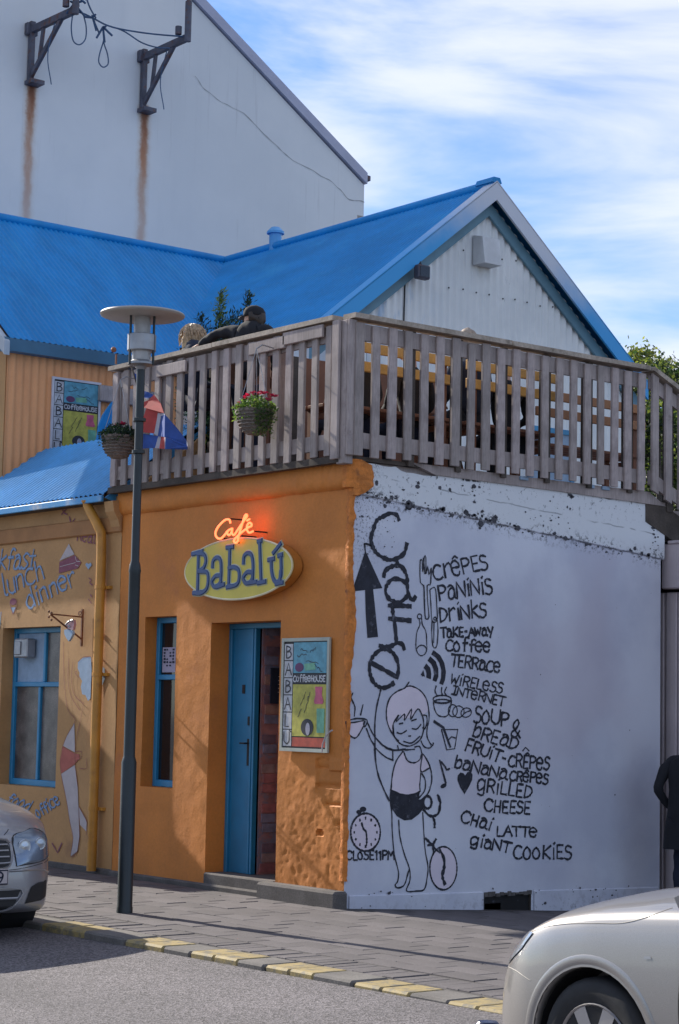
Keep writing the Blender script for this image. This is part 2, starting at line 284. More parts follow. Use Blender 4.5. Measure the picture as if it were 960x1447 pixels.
# ---------------------------------------------------------------- mesh helpers
class MB:
    """collects shapes (in world metres) and links them as ONE mesh object"""
    def __init__(s): s.v = []; s.f = []; s.m = []; s.mi = 0
    def add(s, vs, fs):
        n = len(s.v); s.v.extend([Vector(p) for p in vs]); s.f.extend([tuple(i + n for i in f) for f in fs]); s.m.extend([s.mi] * len(fs)); return s
    def box(s, x0, x1, y0, y1, z0, z1):
        return s.add([(x0, y0, z0), (x1, y0, z0), (x1, y1, z0), (x0, y1, z0), (x0, y0, z1), (x1, y0, z1), (x1, y1, z1), (x0, y1, z1)],
                     [(0, 3, 2, 1), (4, 5, 6, 7), (0, 1, 5, 4), (1, 2, 6, 5), (2, 3, 7, 6), (3, 0, 4, 7)])
    def cbox(s, x0, x1, y0, y1, z0, z1, c=0.006):
        """box with chamfered edges"""
        xs, ys, zs = (x0, x1), (y0, y1), (z0, z1); vs = []; ids = {}
        for i in (0, 1):
            for j in (0, 1):
                for k in (0, 1):
                    for a in range(3):
                        p = [xs[i], ys[j], zs[k]]
                        for b in range(3):
                            if b != a: p[b] += c * (1 if (i, j, k)[b] == 0 else -1)
                        ids[(i, j, k, a)] = len(vs); vs.append(tuple(p))
        fs = []
        for a in range(3):
            b, d = (a + 1) % 3, (a + 2) % 3
            for e in (0, 1):
                q = []
                for (u, w) in ((0, 0), (1, 0), (1, 1), (0, 1)):
                    t = [0, 0, 0]; t[a] = e; t[b] = u; t[d] = w; q.append(ids[(*t, a)])
                fs.append(tuple(q) if e else tuple(reversed(q)))
        for a in range(3):        # edge chamfers along axis a
            b, d = (a + 1) % 3, (a + 2) % 3
            for u in (0, 1):
                for w in (0, 1):
                    t0 = [0, 0, 0]; t0[b] = u; t0[d] = w; t1 = list(t0); t1[a] = 1
                    q = [ids[(*t0, b)], ids[(*t0, d)], ids[(*t1, d)], ids[(*t1, b)]]
                    fs.append(tuple(q) if (u == w) else tuple(reversed(q)))
        for i in (0, 1):
            for j in (0, 1):
                for k in (0, 1):
                    q = (ids[(i, j, k, 0)], ids[(i, j, k, 1)], ids[(i, j, k, 2)])
                    fs.append(q if (i + j + k) % 2 else tuple(reversed(q)))
        return s.add(vs, fs)
    def bar(s, a, b, w, h, up=(0, 0, 1)):
        a = Vector(a); b = Vector(b); d = (b - a).normalized(); u = Vector(up)
        r = d.cross(u)
        if r.length < 1e-4: r = d.cross(Vector((0, 1, 0)))
        r.normalize(); u = r.cross(d)
        q = [(-w / 2, -h / 2), (w / 2, -h / 2), (w / 2, h / 2), (-w / 2, h / 2)]
        vs = [a + r * x + u * y for x, y in q] + [b + r * x + u * y for x, y in q]
        return s.add(vs, [(0, 1, 2, 3), (7, 6, 5, 4), (0, 4, 5, 1), (1, 5, 6, 2), (2, 6, 7, 3), (3, 7, 4, 0)])
    def tube(s, pts, r, n=8, caps=True):
        pts = [Vector(p) for p in pts]; rs = r if isinstance(r, (list, tuple)) else [r] * len(pts); vs = []; fs = []
        ref = Vector((0, 0, 1)); prev = None
        for i, p in enumerate(pts):
            d = (pts[min(i + 1, len(pts) - 1)] - pts[max(i - 1, 0)]).normalized()
            if prev is None:
                e = d.cross(ref)
                if e.length < 1e-3: e = d.cross(Vector((0, 1, 0)))
                e.normalize()
            else:
                e = prev - d * prev.dot(d); e.normalize()
            prev = e; g = d.cross(e)
            for k in range(n): a = 2 * pi * k / n; vs.append(p + (e * cos(a) + g * sin(a)) * rs[i])
        for i in range(len(pts) - 1):
            for k in range(n): fs.append((i * n + k, i * n + (k + 1) % n, (i + 1) * n + (k + 1) % n, (i + 1) * n + k))
        if caps: fs.append(tuple(reversed(range(n)))); fs.append(tuple(range((len(pts) - 1) * n, len(pts) * n)))
        return s.add(vs, fs)
    def lathe(s, prof, o, n=24, axis='Z', sx=1.0, sy=1.0, caps=True):
        o = Vector(o); vs = []; fs = []
        for r, h in prof:
            for k in range(n):
                a = 2 * pi * k / n; x, y = r * cos(a) * sx, r * sin(a) * sy
                vs.append(o + (Vector((x, y, h)) if axis == 'Z' else Vector((x, h, y)) if axis == 'Y' else Vector((h, x, y))))
        for i in range(len(prof) - 1):
            for k in range(n): fs.append((i * n + k, i * n + (k + 1) % n, (i + 1) * n + (k + 1) % n, (i + 1) * n + k))
        if caps and prof[0][0] > 1e-5: fs.append(tuple(reversed(range(n))))
        if caps and prof[-1][0] > 1e-5: fs.append(tuple(range((len(prof) - 1) * n, len(prof) * n)))
        return s.add(vs, fs)
    def prism(s, poly, off):
        """closed prism: 3D polygon pushed along off"""
        n = len(poly); off = Vector(off); vs = [Vector(p) for p in poly] + [Vector(p) + off for p in poly]
        fs = [tuple(range(n)), tuple(reversed(range(n, 2 * n)))] + [(i, i + n, (i + 1) % n + n, (i + 1) % n) for i in range(n)]
        return s.add(vs, fs)
    def poly(s, p): return s.add(p, [tuple(range(len(p)))])
    def ribbon(s, pts, w, nrm, taper=None, jit=0.0):
        """flat brush stroke along pts on a surface with normal nrm"""
        pts = [Vector(p) for p in pts]; nrm = Vector(nrm); vs = []; n = len(pts)
        if n < 2: return s
        for i, p in enumerate(pts):
            d = pts[min(i + 1, n - 1)] - pts[max(i - 1, 0)]
            if d.length < 1e-6: d = Vector((0, 0, 1))
            sd = nrm.cross(d.normalized()); ww = w * (1 + jit * random.uniform(-1, 1)) / 2
            q = p
            if i == 0: q = p - d.normalized() * w * .3
            if i == n - 1: q = p + d.normalized() * w * .3
            if taper and (i == 0 or i == n - 1): ww *= taper
            vs += [q + sd * ww, q - sd * ww]
        return s.add(vs, [(2 * i, 2 * i + 1, 2 * i + 3, 2 * i + 2) for i in range(n - 1)])
    def build(s, name, m, parent=None, smooth=False, recalc=True):
        me = bpy.data.meshes.new(name); o = org(parent)
        me.from_pydata([tuple(p - o) for p in s.v], [], s.f)
        for mm in (m if isinstance(m, (list, tuple)) else [m]): me.materials.append(mm)
        if any(s.m): me.polygons.foreach_set('material_index', s.m)
        if recalc:
            bm = bmesh.new(); bm.from_mesh(me); bmesh.ops.recalc_face_normals(bm, faces=bm.faces); bm.to_mesh(me); bm.free()
        if smooth:
            for p in me.polygons: p.use_smooth = True
            if smooth != 'all': me.set_sharp_from_angle(angle=radians(38))
        me.update()
        ob = bpy.data.objects.new(name, me); COL.objects.link(ob)
        if parent is not None: ob.parent = parent
        return ob
def org(p):
    v = Vector((0, 0, 0))
    while p is not None: v += p.location; p = p.parent
    return v
def tag(o, label=None, cat=None, group=None, kind=None):
    if label: o['label'] = label
    if cat: o['category'] = cat
    if group: o['group'] = group
    if kind: o['kind'] = kind
    return o
def thing(name, label, cat, loc=(0, 0, 0), group=None):
    o = bpy.data.objects.new(name, None); COL.objects.link(o); o.location = loc; o.empty_display_size = 0.2
    return tag(o, label, cat, group)
def piece(name, mesh, loc, parent, rotz=0.0):
    """a small repeated part that shares mesh data; loc in world metres"""
    o = bpy.data.objects.new(name, mesh); COL.objects.link(o); o.parent = parent
    o.location = Vector(loc) - org(parent); o.rotation_euler = (0, 0, rotz); return o
def shared(mb, name, m):
    o = mb.build(name, m); me = o.data; bpy.data.objects.remove(o); return me
def smoothline(pts, n=5):
    """Catmull-Rom through 2D or 3D points"""
    pts = [Vector(p) for p in pts]
    if len(pts) < 3: return pts
    P = [2 * pts[0] - pts[1]] + pts + [2 * pts[-1] - pts[-2]]; out = []
    for i in range(1, len(P) - 2):
        a, b, c, d = P[i - 1], P[i], P[i + 1], P[i + 2]
        for k in range(n):
            t = k / n
            out.append(0.5 * ((2 * b) + (c - a) * t + (2 * a - 5 * b + 4 * c - d) * t * t + (3 * b - a - 3 * c + d) * t ** 3))
    out.append(pts[-1]); return out
# ================================================================ GROUND
def zside(x, y):                  # the side street falls gently away from the corner
    return -0.052 * max(0.0, y) if x > -0.2 else 0.0
def ground():
    mb = MB(); xs = [-400, -120, -40, -20, -12, -9, -6, -4, -2, 0, 2, 4, 5, 6, 8, 12, 16, 24, 40, 120, 400]; ys = [-400, -120, -40, -16, -10, -7, -6, -5, -4, -3.4, -2.76, 4, 9, 20, 60, 400]
    vs = []; fs = []
    for y in ys:
        for x in xs:
            t = min(1, max(0, (x + 1) / 6)); e = -0.060 + 0.040 * t
            z = e if y > -2.9 else e + (-0.13 - e) * min(1, (-2.76 - y) / 1.6)
            if y >= -2.77: z = min(z, -0.5 if y > 3 else z) if y > 3 else z
            vs.append((x, y, z))
    n = len(xs)
    for j in range(len(ys) - 1):
        for i in range(n - 1): fs.append((j * n + i, j * n + i + 1, (j + 1) * n + i + 1, (j + 1) * n + i))
    mb.add(vs, fs); o = mb.build('road', M['asphalt'], smooth='all'); tag(o, kind='structure')
    # pavement bed
    pv = MB()
    xs = [-30, -10, -3, 0, 2, 5, 9, 30]; ys = [-2.47, -1.5, -0.6, 0.0, 1, 2, 3, 4, 6, 12, 40]
    vs = [(x, y, -0.006 + (zside(x, y) if x >= 0 else 0)) for y in ys for x in xs]; n = len(xs)
    pv.add(vs, [(j * n + i, j * n + i + 1, (j + 1) * n + i + 1, (j + 1) * n + i) for j in range(len(ys) - 1) for i in range(n - 1)])
    pave = pv.build('pavement', M['joint'], smooth='all'); tag(pave, kind='structure')
    # paving slabs: running courses parallel to the facade, then a band of narrow setts by the kerb
    kinds = []
    for i in range(3):
        for w in (0.0, 0.006):
            b = MB(); b.cbox(-0.1915 + w * .4, 0.1915, -0.0985, 0.0985 - w * .4, -0.05, 0.0, 0.004); kinds.append(shared(b, 'slab', M['paver%d' % i]))
    setts = []
    for i in range(3):
        b = MB(); b.cbox(-0.0475, 0.0475, -0.148, 0.148, -0.05, 0.0, 0.004); setts.append(shared(b, 'sett', M['paver%d' % i]))
    rnd = random.Random(3); far = {0: MB(), 1: MB(), 2: MB()}; cnt = 0
    cand = []
    for j in range(-3, 30):
        y = -1.99 + (j + 3) * 0.2
        if y > 6: break
        for i in range(-24, 30):
            x = i * 0.386 + (0.193 if j % 2 else 0)
            if y > -0.07 and x < 0.22: continue
            if y > 3.8: continue
            if x > 8: continue
            q = Vector((x, y, 0)) - CC; dz = q.dot(CF); px = 480 + FPX * q.dot(CR) / dz; py = 723.5 - FPX * q.dot(CU) / dz
            vis = -10 < px < 970 and py < 1460
            cand.append((not vis, dz, x, y))
    cand.sort()
    for k, (nv, dz, x, y) in enumerate(cand):
        z = zside(x, y) + rnd.uniform(-0.003, 0.003); t = rnd.choice((0, 1, 1, 2)) 
        if not nv and cnt < 215:
            cnt += 1; piece('paving_slab', kinds[t * 2 + rnd.randint(0, 1)], (x, y, z), pave, rnd.uniform(-.006, .006))
        else: far[t].cbox(x - .19, x + .19, y - .098, y + .098, z - .05, z, 0.007)
    sc = []
    for i in range(-60, 80):
        x = i * 0.098 + 0.02; q = Vector((x, -2.27, 0)) - CC; dz = q.dot(CF); px = 480 + FPX * q.dot(CR) / dz
        sc.append((not (60 < px < 760), x))
    sc.sort()
    for k, (nv, x) in enumerate(sc):
        z = rnd.uniform(-0.005, 0.004)
        if not nv and k < 70: piece('paving_sett', setts[rnd.randint(0, 2)], (x, -2.275 + rnd.uniform(-.004, .004), z), pave, rnd.uniform(-.03, .03))
        else: far[rnd.randint(0, 2)].cbox(x - .046, x + .046, -2.42, -2.13, z - .05, z, 0.007)
    for t in far: tag(far[t].build('distant_paving', M['paver%d' % t], pave), kind='stuff')
    # kerb: grey and yellow stones in turn
    kb = MB(); kb.box(-30, 30, -2.72, -2.47, -0.3, -0.03); kerb = kb.build('kerb', M['kerb']); tag(kerb, kind='structure')
    x = -1.99
    yel = [(-0.15, 0.46), (0.99, 1.47), (1.79, 2.33), (2.62, 3.12), (3.51, 4.02), (4.36, 4.86), (5.3, 5.8)]
    spans = []
    prev = -2.9
    for a, b in yel:
        L = a - prev; n = max(1, round(L / 0.55))
        for i in range(n): spans.append((prev + L * i / n, prev + L * (i + 1) / n, False))
        spans.append((a, b, True)); prev = b
    for a, b in ((-5.3, -4.7), (-4.7, -4.1), (-4.1, -3.5), (-3.5, -2.9), (5.8, 6.4), (6.4, 7.0), (7.0, 7.6), (7.6, 8.2)): spans.append((a, b, False))
    for a, b, y in spans:
        m = MB(); dz = rnd.uniform(-.006, .004); dy = rnd.uniform(-.008, .008); x0 = a + .004; x1 = b - .004
        parts = [(x0, x1)] if not y or b - a < .45 else [(x0, (a + b) / 2 - .003), ((a + b) / 2 + .003, x1)]
        for p0, p1 in parts:
            m = MB(); z = dz + rnd.uniform(-.003, .003)
            m.cbox(p0, p1, -2.75 + dy, -2.455, -0.25, z, 0.014)
            # hollow worn arris
            m.build('kerb_stone', M['kerb_yellow'] if y else M['kerb'], kerb)
    return pave
pavement = ground()

# ================================================================ CAFE BUILDING (flat roofed corner annex)
cafe = thing('cafe_building', 'orange and white corner cafe under the timber terrace with black wall drawings', 'cafe', (0, 0, 0))
XL = -3.56
def relief(x, z):
    """hand-thrown plaster: broad waves everywhere, lumps on the pier right of the door"""
    p = Vector((x * 1.7, z * 1.7, 3.1)); d = noise.noise(p) * 0.006 + noise.noise(Vector((x * 9, z * 9, 0.7))) * 0.0022
    k = min(1, max(0, (x + 1.0) / 0.25)); lo = min(1, max(0, (2.0 - z) / 1.2))
    low = min(1, max(0, (1.05 - z) / 0.6))
    d += k * lo * (noise.noise(Vector((x * 6, z * 5, 9.2))) * 0.004 + noise.noise(Vector((x * 23, z * 23, 4.4))) * 0.0018 + noise.noise(Vector((x * 47, z * 47, 1.4))) * 0.0016)
    r = noise.noise(Vector((x * 17 + 5, z * 17, 1.2))); d -= k * (.25 + .75 * low) * 0.016 * max(0, r - .22)
    # broken-away plaster: stone exposed between z 0.75 and 1.25 at the right edge
    if x > -0.44 and 0.62 < z < 1.27:
        edge = -0.40 + 0.02 * noise.noise(Vector((z * 9, 2, 2))) if z > 0.93 else -0.40 + (0.93 - z) * 1.0
        if x > edge and z < 1.21 + 0.02 * noise.noise(Vector((x * 14, 1, 2))):
            d = -0.022 + noise.noise(Vector((x * 8, z * 8, 6.6))) * 0.004 + 0.003 * noise.noise(Vector((x * 30, z * 30, 6.6)))
            rr = (z - 0.66) % 0.155
            d += 0.008 * min(1, max(0, (rr - .02) / .03)) * (1 if rr > .02 else 0) - (0.008 if rr < .02 else 0)
            if z > 1.10 and x > -.24: d = .004
    if (x + 0.34) ** 2 * 1.3 + (z - 0.585) ** 2 * 5 < 0.0035: d -= 0.03
    return d
def wall_grid(name, x0, x1, z0, z1, holes, step, m, parent, y=0.0, fn=relief, reveal=0.3):
    """wall skin with real openings and reveals; relief is pushed out of the plane"""
    def lines(a, b, cuts):
        c = sorted(set([a, b] + [q for q in cuts if a < q < b])); out = []
        for p, q in zip(c, c[1:]):
            n = max(1, round((q - p) / step))
            out += [p + (q - p) * i / n for i in range(n)]
        return out + [b]
    xs = lines(x0, x1, [h[0] for h in holes] + [h[1] for h in holes]); zs = lines(z0, z1, [h[2] for h in holes] + [h[3] for h in holes])
    mb = MB(); n = len(xs); vs = []
    for z in zs:
        for x in xs:
            d = fn(x, z)
            vs.append((x, y - d, z))
    fs = []
    for j in range(len(zs) - 1):
        for i in range(n - 1):
            cx = (xs[i] + xs[i + 1]) / 2; cz = (zs[j] + zs[j + 1]) / 2
            if any(h[0] < cx < h[1] and h[2] < cz < h[3] for h in holes): continue
            fs.append((j * n + i, j * n + i + 1, (j + 1) * n + i + 1, (j + 1) * n + i))
    mb.add(vs, fs)
    for h in holes:                # reveals follow the rough edge
        r = reveal
        ex = [x for x in xs if h[0] - 1e-6 <= x <= h[1] + 1e-6]; ez = [z for z in zs if h[2] - 1e-6 <= z <= h[3] + 1e-6]
        for zz in (h[2], h[3]):
            a = [(x, y - fn(x, zz), zz) for x in ex]; b = [(x, y + r, zz) for x in ex]; k = len(ex)
            mb.add(a + b, [(i, i + 1, i + 1 + k, i + k) for i in range(k - 1)])
        for xx in (h[0], h[1]):
            a = [(xx, y - fn(xx, z), z) for z in ez]; b = [(xx, y + r, z) for z in ez]; k = len(ez)
            mb.add(a + b, [(i, i + 1, i + 1 + k, i + k) for i in range(k - 1)])
    return mb.build(name, m, parent, smooth=True)
DOOR = (-2.0, -0.945, 0.13, 2.38); WIN = (-3.10, -2.56, 0.86, 2.46)
front = wall_grid('front_wall', XL, 0.0, -0.3, 3.50, [DOOR, WIN], 0.016, M['orange'], cafe, reveal=0.26)
# masonry behind the skin closes the building
mb = MB(); mb.box(-0.93, -0.02, 0.05, 0.35, -0.3, 3.49)
mb.box(-2.54, -2.02, 0.27, 0.35, -0.3, 3.49); mb.box(XL, -3.12, 0.27, 0.35, -0.3, 3.49); mb.box(-3.12, -2.54, 0.27, 0.35, -0.3, 0.84); mb.box(-3.12, -2.54, 0.27, 0.35, 2.48, 3.49); mb.box(-2.02, -0.93, 0.27, 0.35, 2.4, 3.49)
mb.box(-3.6, -3.56, 0.05, 3.8, -0.3, 3.49); mb.box(-3.6, -0.02, 3.70, 3.8, -0.3, 3.6); mb.box(-3.6, -0.03, 0.35, 3.7, -0.3, 0.10)
mb.build('inner_masonry', M['black'], cafe)
# cornice band with a soft rounded under edge
mb = MB(); prof = [(0.0, 3.46), (-0.028, 3.475), (-0.045, 3.505), (-0.05, 3.55), (-0.048, 3.69), (0.02, 3.72)]
nseg = 120; vs = []; fs = []
for i in range(nseg + 1):
    x = XL - 0.02 + (0.015 - XL) * i / nseg
    for k, (dy, z) in enumerate(prof):
        w = noise.noise(Vector((x * 3, z * 6, 2))) * 0.012 + noise.noise(Vector((x * 11, z * 11, 5))) * 0.007 + (noise.noise(Vector((x * 31, z * 31, 5))) * 0.016 if x > -.7 else 0)
        if k in (0, 5): w *= .4
        vs.append((x, dy + w, z + w * 0.8))
P = len(prof)
for i in range(nseg):
    for k in range(P - 1): fs.append((i * P + k, (i + 1) * P + k, (i + 1) * P + k + 1, i * P + k + 1))
mb.add(vs, fs); mb.poly([(XL - 0.02, d, z) for d, z in prof]); mb.build('cornice', M['orange'], cafe, smooth='all')
# white side wall
mb = MB()
def zline(y): return 3.425 - 0.083 * y
top = lambda y: 3.70 - 0.02 * y
N = 40
for i in range(N):
    y0 = 0.0 + 3.80 * i / N; y1 = 0.0 + 3.80 * (i + 1) / N
    mb.add([(0, y0, -0.4), (0, y1, -0.4), (0, y1, zline(y1)), (0, y0, zline(y0))], [(0, 1, 2, 3)])
mb.add([(0, 3.8, -0.4), (-0.3, 3.8, -0.4), (-0.3, 3.8, zline(3.8)), (0, 3.8, zline(3.8))], [(0, 1, 2, 3)])
# hole for the air brick opening is a recess box set proud of nothing: cut as four faces
side = None
vy0, vy1, vz0, vz1 = 1.56, 2.13, -0.20, 0.045
mb = MB()
def quad(y0, y1, a, b): mb.add([(0, y0, a), (0, y1, a), (0, y1, b), (0, y0, b)], [(0, 1, 2, 3)])
quad(0, vy0, -0.4, 0.6); quad(vy1, 3.80, -0.4, 0.6); quad(vy0, vy1, vz1, 0.6); quad(vy0, vy1, -0.4, vz0)
mb.add([(0, 0, 0.6), (0, 3.80, 0.6), (0, 3.80, zline(3.8)), (0, 0, zline(0))], [(0, 1, 2, 3)])
mb.add([(0, 3.8, -0.4), (-0.3, 3.8, -0.4), (-0.3, 3.8, 3.2), (0, 3.8, zline(3.8))], [(0, 1, 2, 3)])
side = mb.build('side_wall', M['white_wall'], cafe)
mb = MB(); vs = []; fs = []          # thicker upper band with a ragged top
for i in range(61):
    y = 0.02 + 3.82 * i / 60; rag = 0.018 * noise.noise(Vector((y * 7, 1, 1))) - (0.03 if 0.5 < y < 0.95 else 0)
    zl = zline(y) + 0.008 * noise.noise(Vector((y * 9, 4, 1)))
    vs += [(0.0, y, zl - .004), (0.012, y, zl + .006), (0.013, y, 3.56 - .03 * y), (0.012, y, top(y) + rag - 0.01), (-0.2, y, top(y) + rag)]
for i in range(60):
    for k in range(4): fs.append((i * 5 + k, i * 5 + 5 + k, i * 5 + 6 + k, i * 5 + 1 + k))
mb.add(vs, fs); mb.poly([(0, 3.84, zline(3.84)), (0.012, 3.84, zline(3.84)), (0.012, 3.84, 3.6), (-0.3, 3.84, 3.6), (-0.3, 3.84, 3.0)])
mb.build('wall_band', M['white_wall'], cafe, smooth=True)
mb = MB(); vs = []; fs = []           # plinth, hardly proud
for i in range(31):
    y = 0.05 + 3.72 * i / 30
    if vy0 - .03 < y < vy1 + .03: pass
    vs += [(0.0, y, 0.10 - .02 * y), (0.012, y, 0.092 - .02 * y), (0.012, y, -0.4)]
for i in range(30):
    ya, yb = 0.05 + 3.72 * i / 30, 0.05 + 3.72 * (i + 1) / 30
    if yb > vy0 and ya < vy1: continue
    for k in range(2): fs.append((i * 3 + k, i * 3 + 3 + k, i * 3 + 4 + k, i * 3 + 1 + k))
mb.add(vs, fs); mb.build('plinth', M['white_wall'], cafe)
mb = MB(); mb.add([(0, vy0, vz0), (-0.25, vy0, vz0), (-0.25, vy0, vz1), (0, vy0, vz1), (0, vy1, vz0), (-0.25, vy1, vz0), (-0.25, vy1, vz1), (0, vy1, vz1)], [(0, 1, 2, 3), (4, 5, 6, 7), (1, 5, 6, 2), (0, 4, 5, 1), (3, 2, 6, 7)])
mb.build('floor_vent', M['wood_dark'], cafe)
mb = MB()
rv = random.Random(5)
for i in range(12): mb.box(0.0, 0.012, vy0 + i * .047, vy0 + i * .047 + .04 + rv.uniform(-.008, .01), vz1 - .012 - rv.uniform(0, .014), vz1 + rv.uniform(.002, .022))
mb.cbox(-0.2, -0.03, vy0 + 0.03, vy0 + 0.24, vz0, vz0 + 0.17, .01); mb.build('broken_lintel', M['concrete'], cafe)
# flaked paint along the ledge line and under the deck
mb = MB(); rv = random.Random(12)
def flake(y, z, s, x=.0145):
    n = rv.randint(5, 8); a0 = rv.random() * 6; el_ = rv.uniform(.5, 1.0)
    mb.poly([(x, y + s * (.6 + .6 * rv.random()) * cos(a0 + 2 * pi * k / n), z + s * el_ * (.5 + .7 * rv.random()) * sin(a0 + 2 * pi * k / n)) for k in range(n)])
cl = [(.13, .02, 26, .10), (.35, .0, 12, .08), (.50, .02, 14, .10), (.72, -.01, 10, .10), (.95, .0, 12, .12), (1.15, .0, 10, .1), (1.48, .03, 34, .12), (1.66, .0, 14, .10), (1.85, .0, 14, .14), (2.25, -.01, 12, .2), (2.8, .0, 14, .25), (3.3, .0, 12, .2), (3.65, 0, 8, .1), (2.3, .12, 16, .12), (1.35, .30, 22, .05), (.6, .13, 10, .2), (3.72, .28, 16, .04), (3.7, .12, 8, .04), (2.5, .30, 8, .15), (.95, .22, 6, .15)]
for y0, dz, n, sp in cl:
    for i in range(n):
        y = max(.03, y0 + rv.gauss(0, sp)); z = zline(y) + dz + rv.gauss(0, .018 + .25 * abs(dz))
        if y > 3.78: continue
        flake(y, min(z, top(y) - .03), abs(rv.gauss(0, .013)) + .003, .0145 if z > zline(y) else .003)
for i in range(60): flake(rv.uniform(.06, .5), rv.uniform(2.9, 3.35), abs(rv.gauss(0, .005)) + .002, .003)
for i in range(26): flake(rv.uniform(.1, 3.7), rv.uniform(.4, 3.2), abs(rv.gauss(0, .004)) + .002, .003)
for i in range(50): y = rv.uniform(.06, 3.7); flake(y, rv.uniform(-.05, .16) - .03 * y, abs(rv.gauss(0, .008)) + .002, .0145)
tag(mb.build('flaked_paint', mat('old dark render', (.075, .075, .09), .95, var=.4, vscale=30), cafe), kind='stuff')
# orange plaster wrapped raggedly round the corner onto the white side
edge_px = [(497, 652), (512, 650), (526, 658), (529, 674), (527, 688), (515, 697), (503, 702), (500, 716), (505, 728), (502, 741), (493, 752), (498, 764), (494, 780), (499, 800), (501, 822), (504, 850), (505, 875), (503, 900), (500, 930), (497, 950), (491, 962), (489, 985), (490, 1010), (491, 1035), (490, 1060), (491, 1090), (492, 1110), (489, 1135), (487, 1165), (487, 1195), (486, 1225), (486, 1250)]
mb = MB(); vs = []; fs = []; fine = []
for a, b in zip(edge_px, edge_px[1:]):
    for k in range(6):
        t = k / 6; fine.append((a[0] + (b[0] - a[0]) * t, a[1] + (b[1] - a[1]) * t))
for i, (x, y) in enumerate(fine):
    p = PX(x, y, 0.02); yy = max(0.022, p.y + 0.010 * noise.noise(Vector((p.z * 19, 3, 0)))); z = p.z; th = 0.024 + 0.018 * noise.noise(Vector((z * 9, 8, 1))) + 0.012 * noise.noise(Vector((z * 27, 8, 1))) + (0.016 if z > 3.4 else 0)
    vs += [(0.0, yy + .004, z), (th * .75, yy - 0.006, z), (th, yy * 0.55, z), (th * .7 + 0.014 * noise.noise(Vector((z * 14, 1, 1))), -0.006 + 0.008 * noise.noise(Vector((z * 20, 7, 1))), z), (th * .2 - 0.012 + 0.016 * noise.noise(Vector((z * 9, 3, 1))), -0.014 - 0.010 * abs(noise.noise(Vector((z * 16, 9, 1)))) - (0.04 if z > 3.46 else 0), z), (-0.06 + 0.02 * noise.noise(Vector((z * 12, 5, 1))), -0.004 - (0.05 if z > 3.46 else 0), z)]
for i in range(len(fine) - 1):
    for k in range(5): fs.append((i * 6 + k, i * 6 + 6 + k, i * 6 + 7 + k, i * 6 + 1 + k))
mb.add(vs, fs); mb.poly([vs[k] for k in range(6)]); mb.build('ragged_corner_plaster', M['orange_edge'], cafe, smooth=True)
# step and foot of the wall
mb = MB(); mb.cbox(-1.05, 0.035, -0.13, 0.02, -0.2, 0.135, 0.02); mb.build('door_step', M['concrete'], cafe)
mb = MB(); mb.cbox(-2.0, -0.95, -0.02, 0.6, -0.2, 0.140, 0.012); mb.build('threshold', M['concrete'], cafe)
mb = MB(); mb.cbox(XL, -1.06, -0.045, 0.0, -0.2, 0.045, 0.015); mb.build('footing', M['concrete'], cafe)
# window by the door
def window(parent, x0, x1, z0, z1, y, th, zt, xm=None, glassm='glass', sill=True, panel=False):
    mb = MB(); w = 0.055
    mb.cbox(x0, x0 + w, y, y + th, z0, z1); mb.cbox(x1 - w, x1, y, y + th, z0, z1); mb.cbox(x0 + w, x1 - w, y + .001, y + th, z1 - w, z1); mb.cbox(x0 + w, x1 - w, y + .001, y + th, z0, z0 + w + .01)
    f = mb.build('window', M['frame'], parent)
    mb = MB(); mb.cbox(x0 + w, x1 - w, y - .006, y + th, zt - 0.025, zt + 0.025); mb.build('transom', M['frame'], f)
    if xm is not None:
        mb = MB(); mb.cbox(xm - 0.022, xm + 0.022, y + .004, y + th, z0 + w + .01, zt - .026); mb.build('mullion', M['frame'], f)
        mb = MB(); mb.cbox(xm + .08 - 0.022, xm + .08 + 0.022, y + .004, y + th, zt + .026, z1 - w); mb.build('mullion', M['frame'], f)
        xs = [(x0 + w, xm - .022, z0 + w + .01, zt - .025), (xm + .022, x1 - w, z0 + w + .01, zt - .025), (x0 + w, xm + .058, zt + .025, z1 - w), (xm + .102, x1 - w, zt + .025, z1 - w)]
    else: xs = [(x0 + w, x1 - w, z0 + w + .01, zt - .025), (x0 + w, x1 - w, zt + .025, z1 - w)]
    for i, (a, b, c, d) in enumerate(xs):
        mb = MB(); mb.box(a, b, y + th * .55, y + th * .55 + .006, c, d)
        mb.build('pane', M['mural_pale'] if (panel and i == 2) else M[glassm], f)
    return f
w2 = window(cafe, WIN[0] + .0, WIN[1] - .0, WIN[2], WIN[3], 0.13, 0.06, PY(232, 957, .13).z)
a = PY(231, 915, .155); b = PY(248, 950, .155)
mb = MB(); mb.box(a.x, a.x + .22, 0.150, 0.1535, b.z, a.z); note = mb.build('notice_sheet', mat('notice paper', (.38, .34, .44), .7), w2)
mb = MB(); rv = random.Random(8)
for k in range(6):
    for j in range(4):
        if rv.random() < .8: mb.box(a.x + .02 + j * .05, a.x + .05 + j * .05 + rv.uniform(-.01, .012), .148, .1495, a.z - .03 - k * .03, a.z - .015 - k * .03 + rv.uniform(0, .006))
mb.build('notice_print', M['navy_cloth'], note)
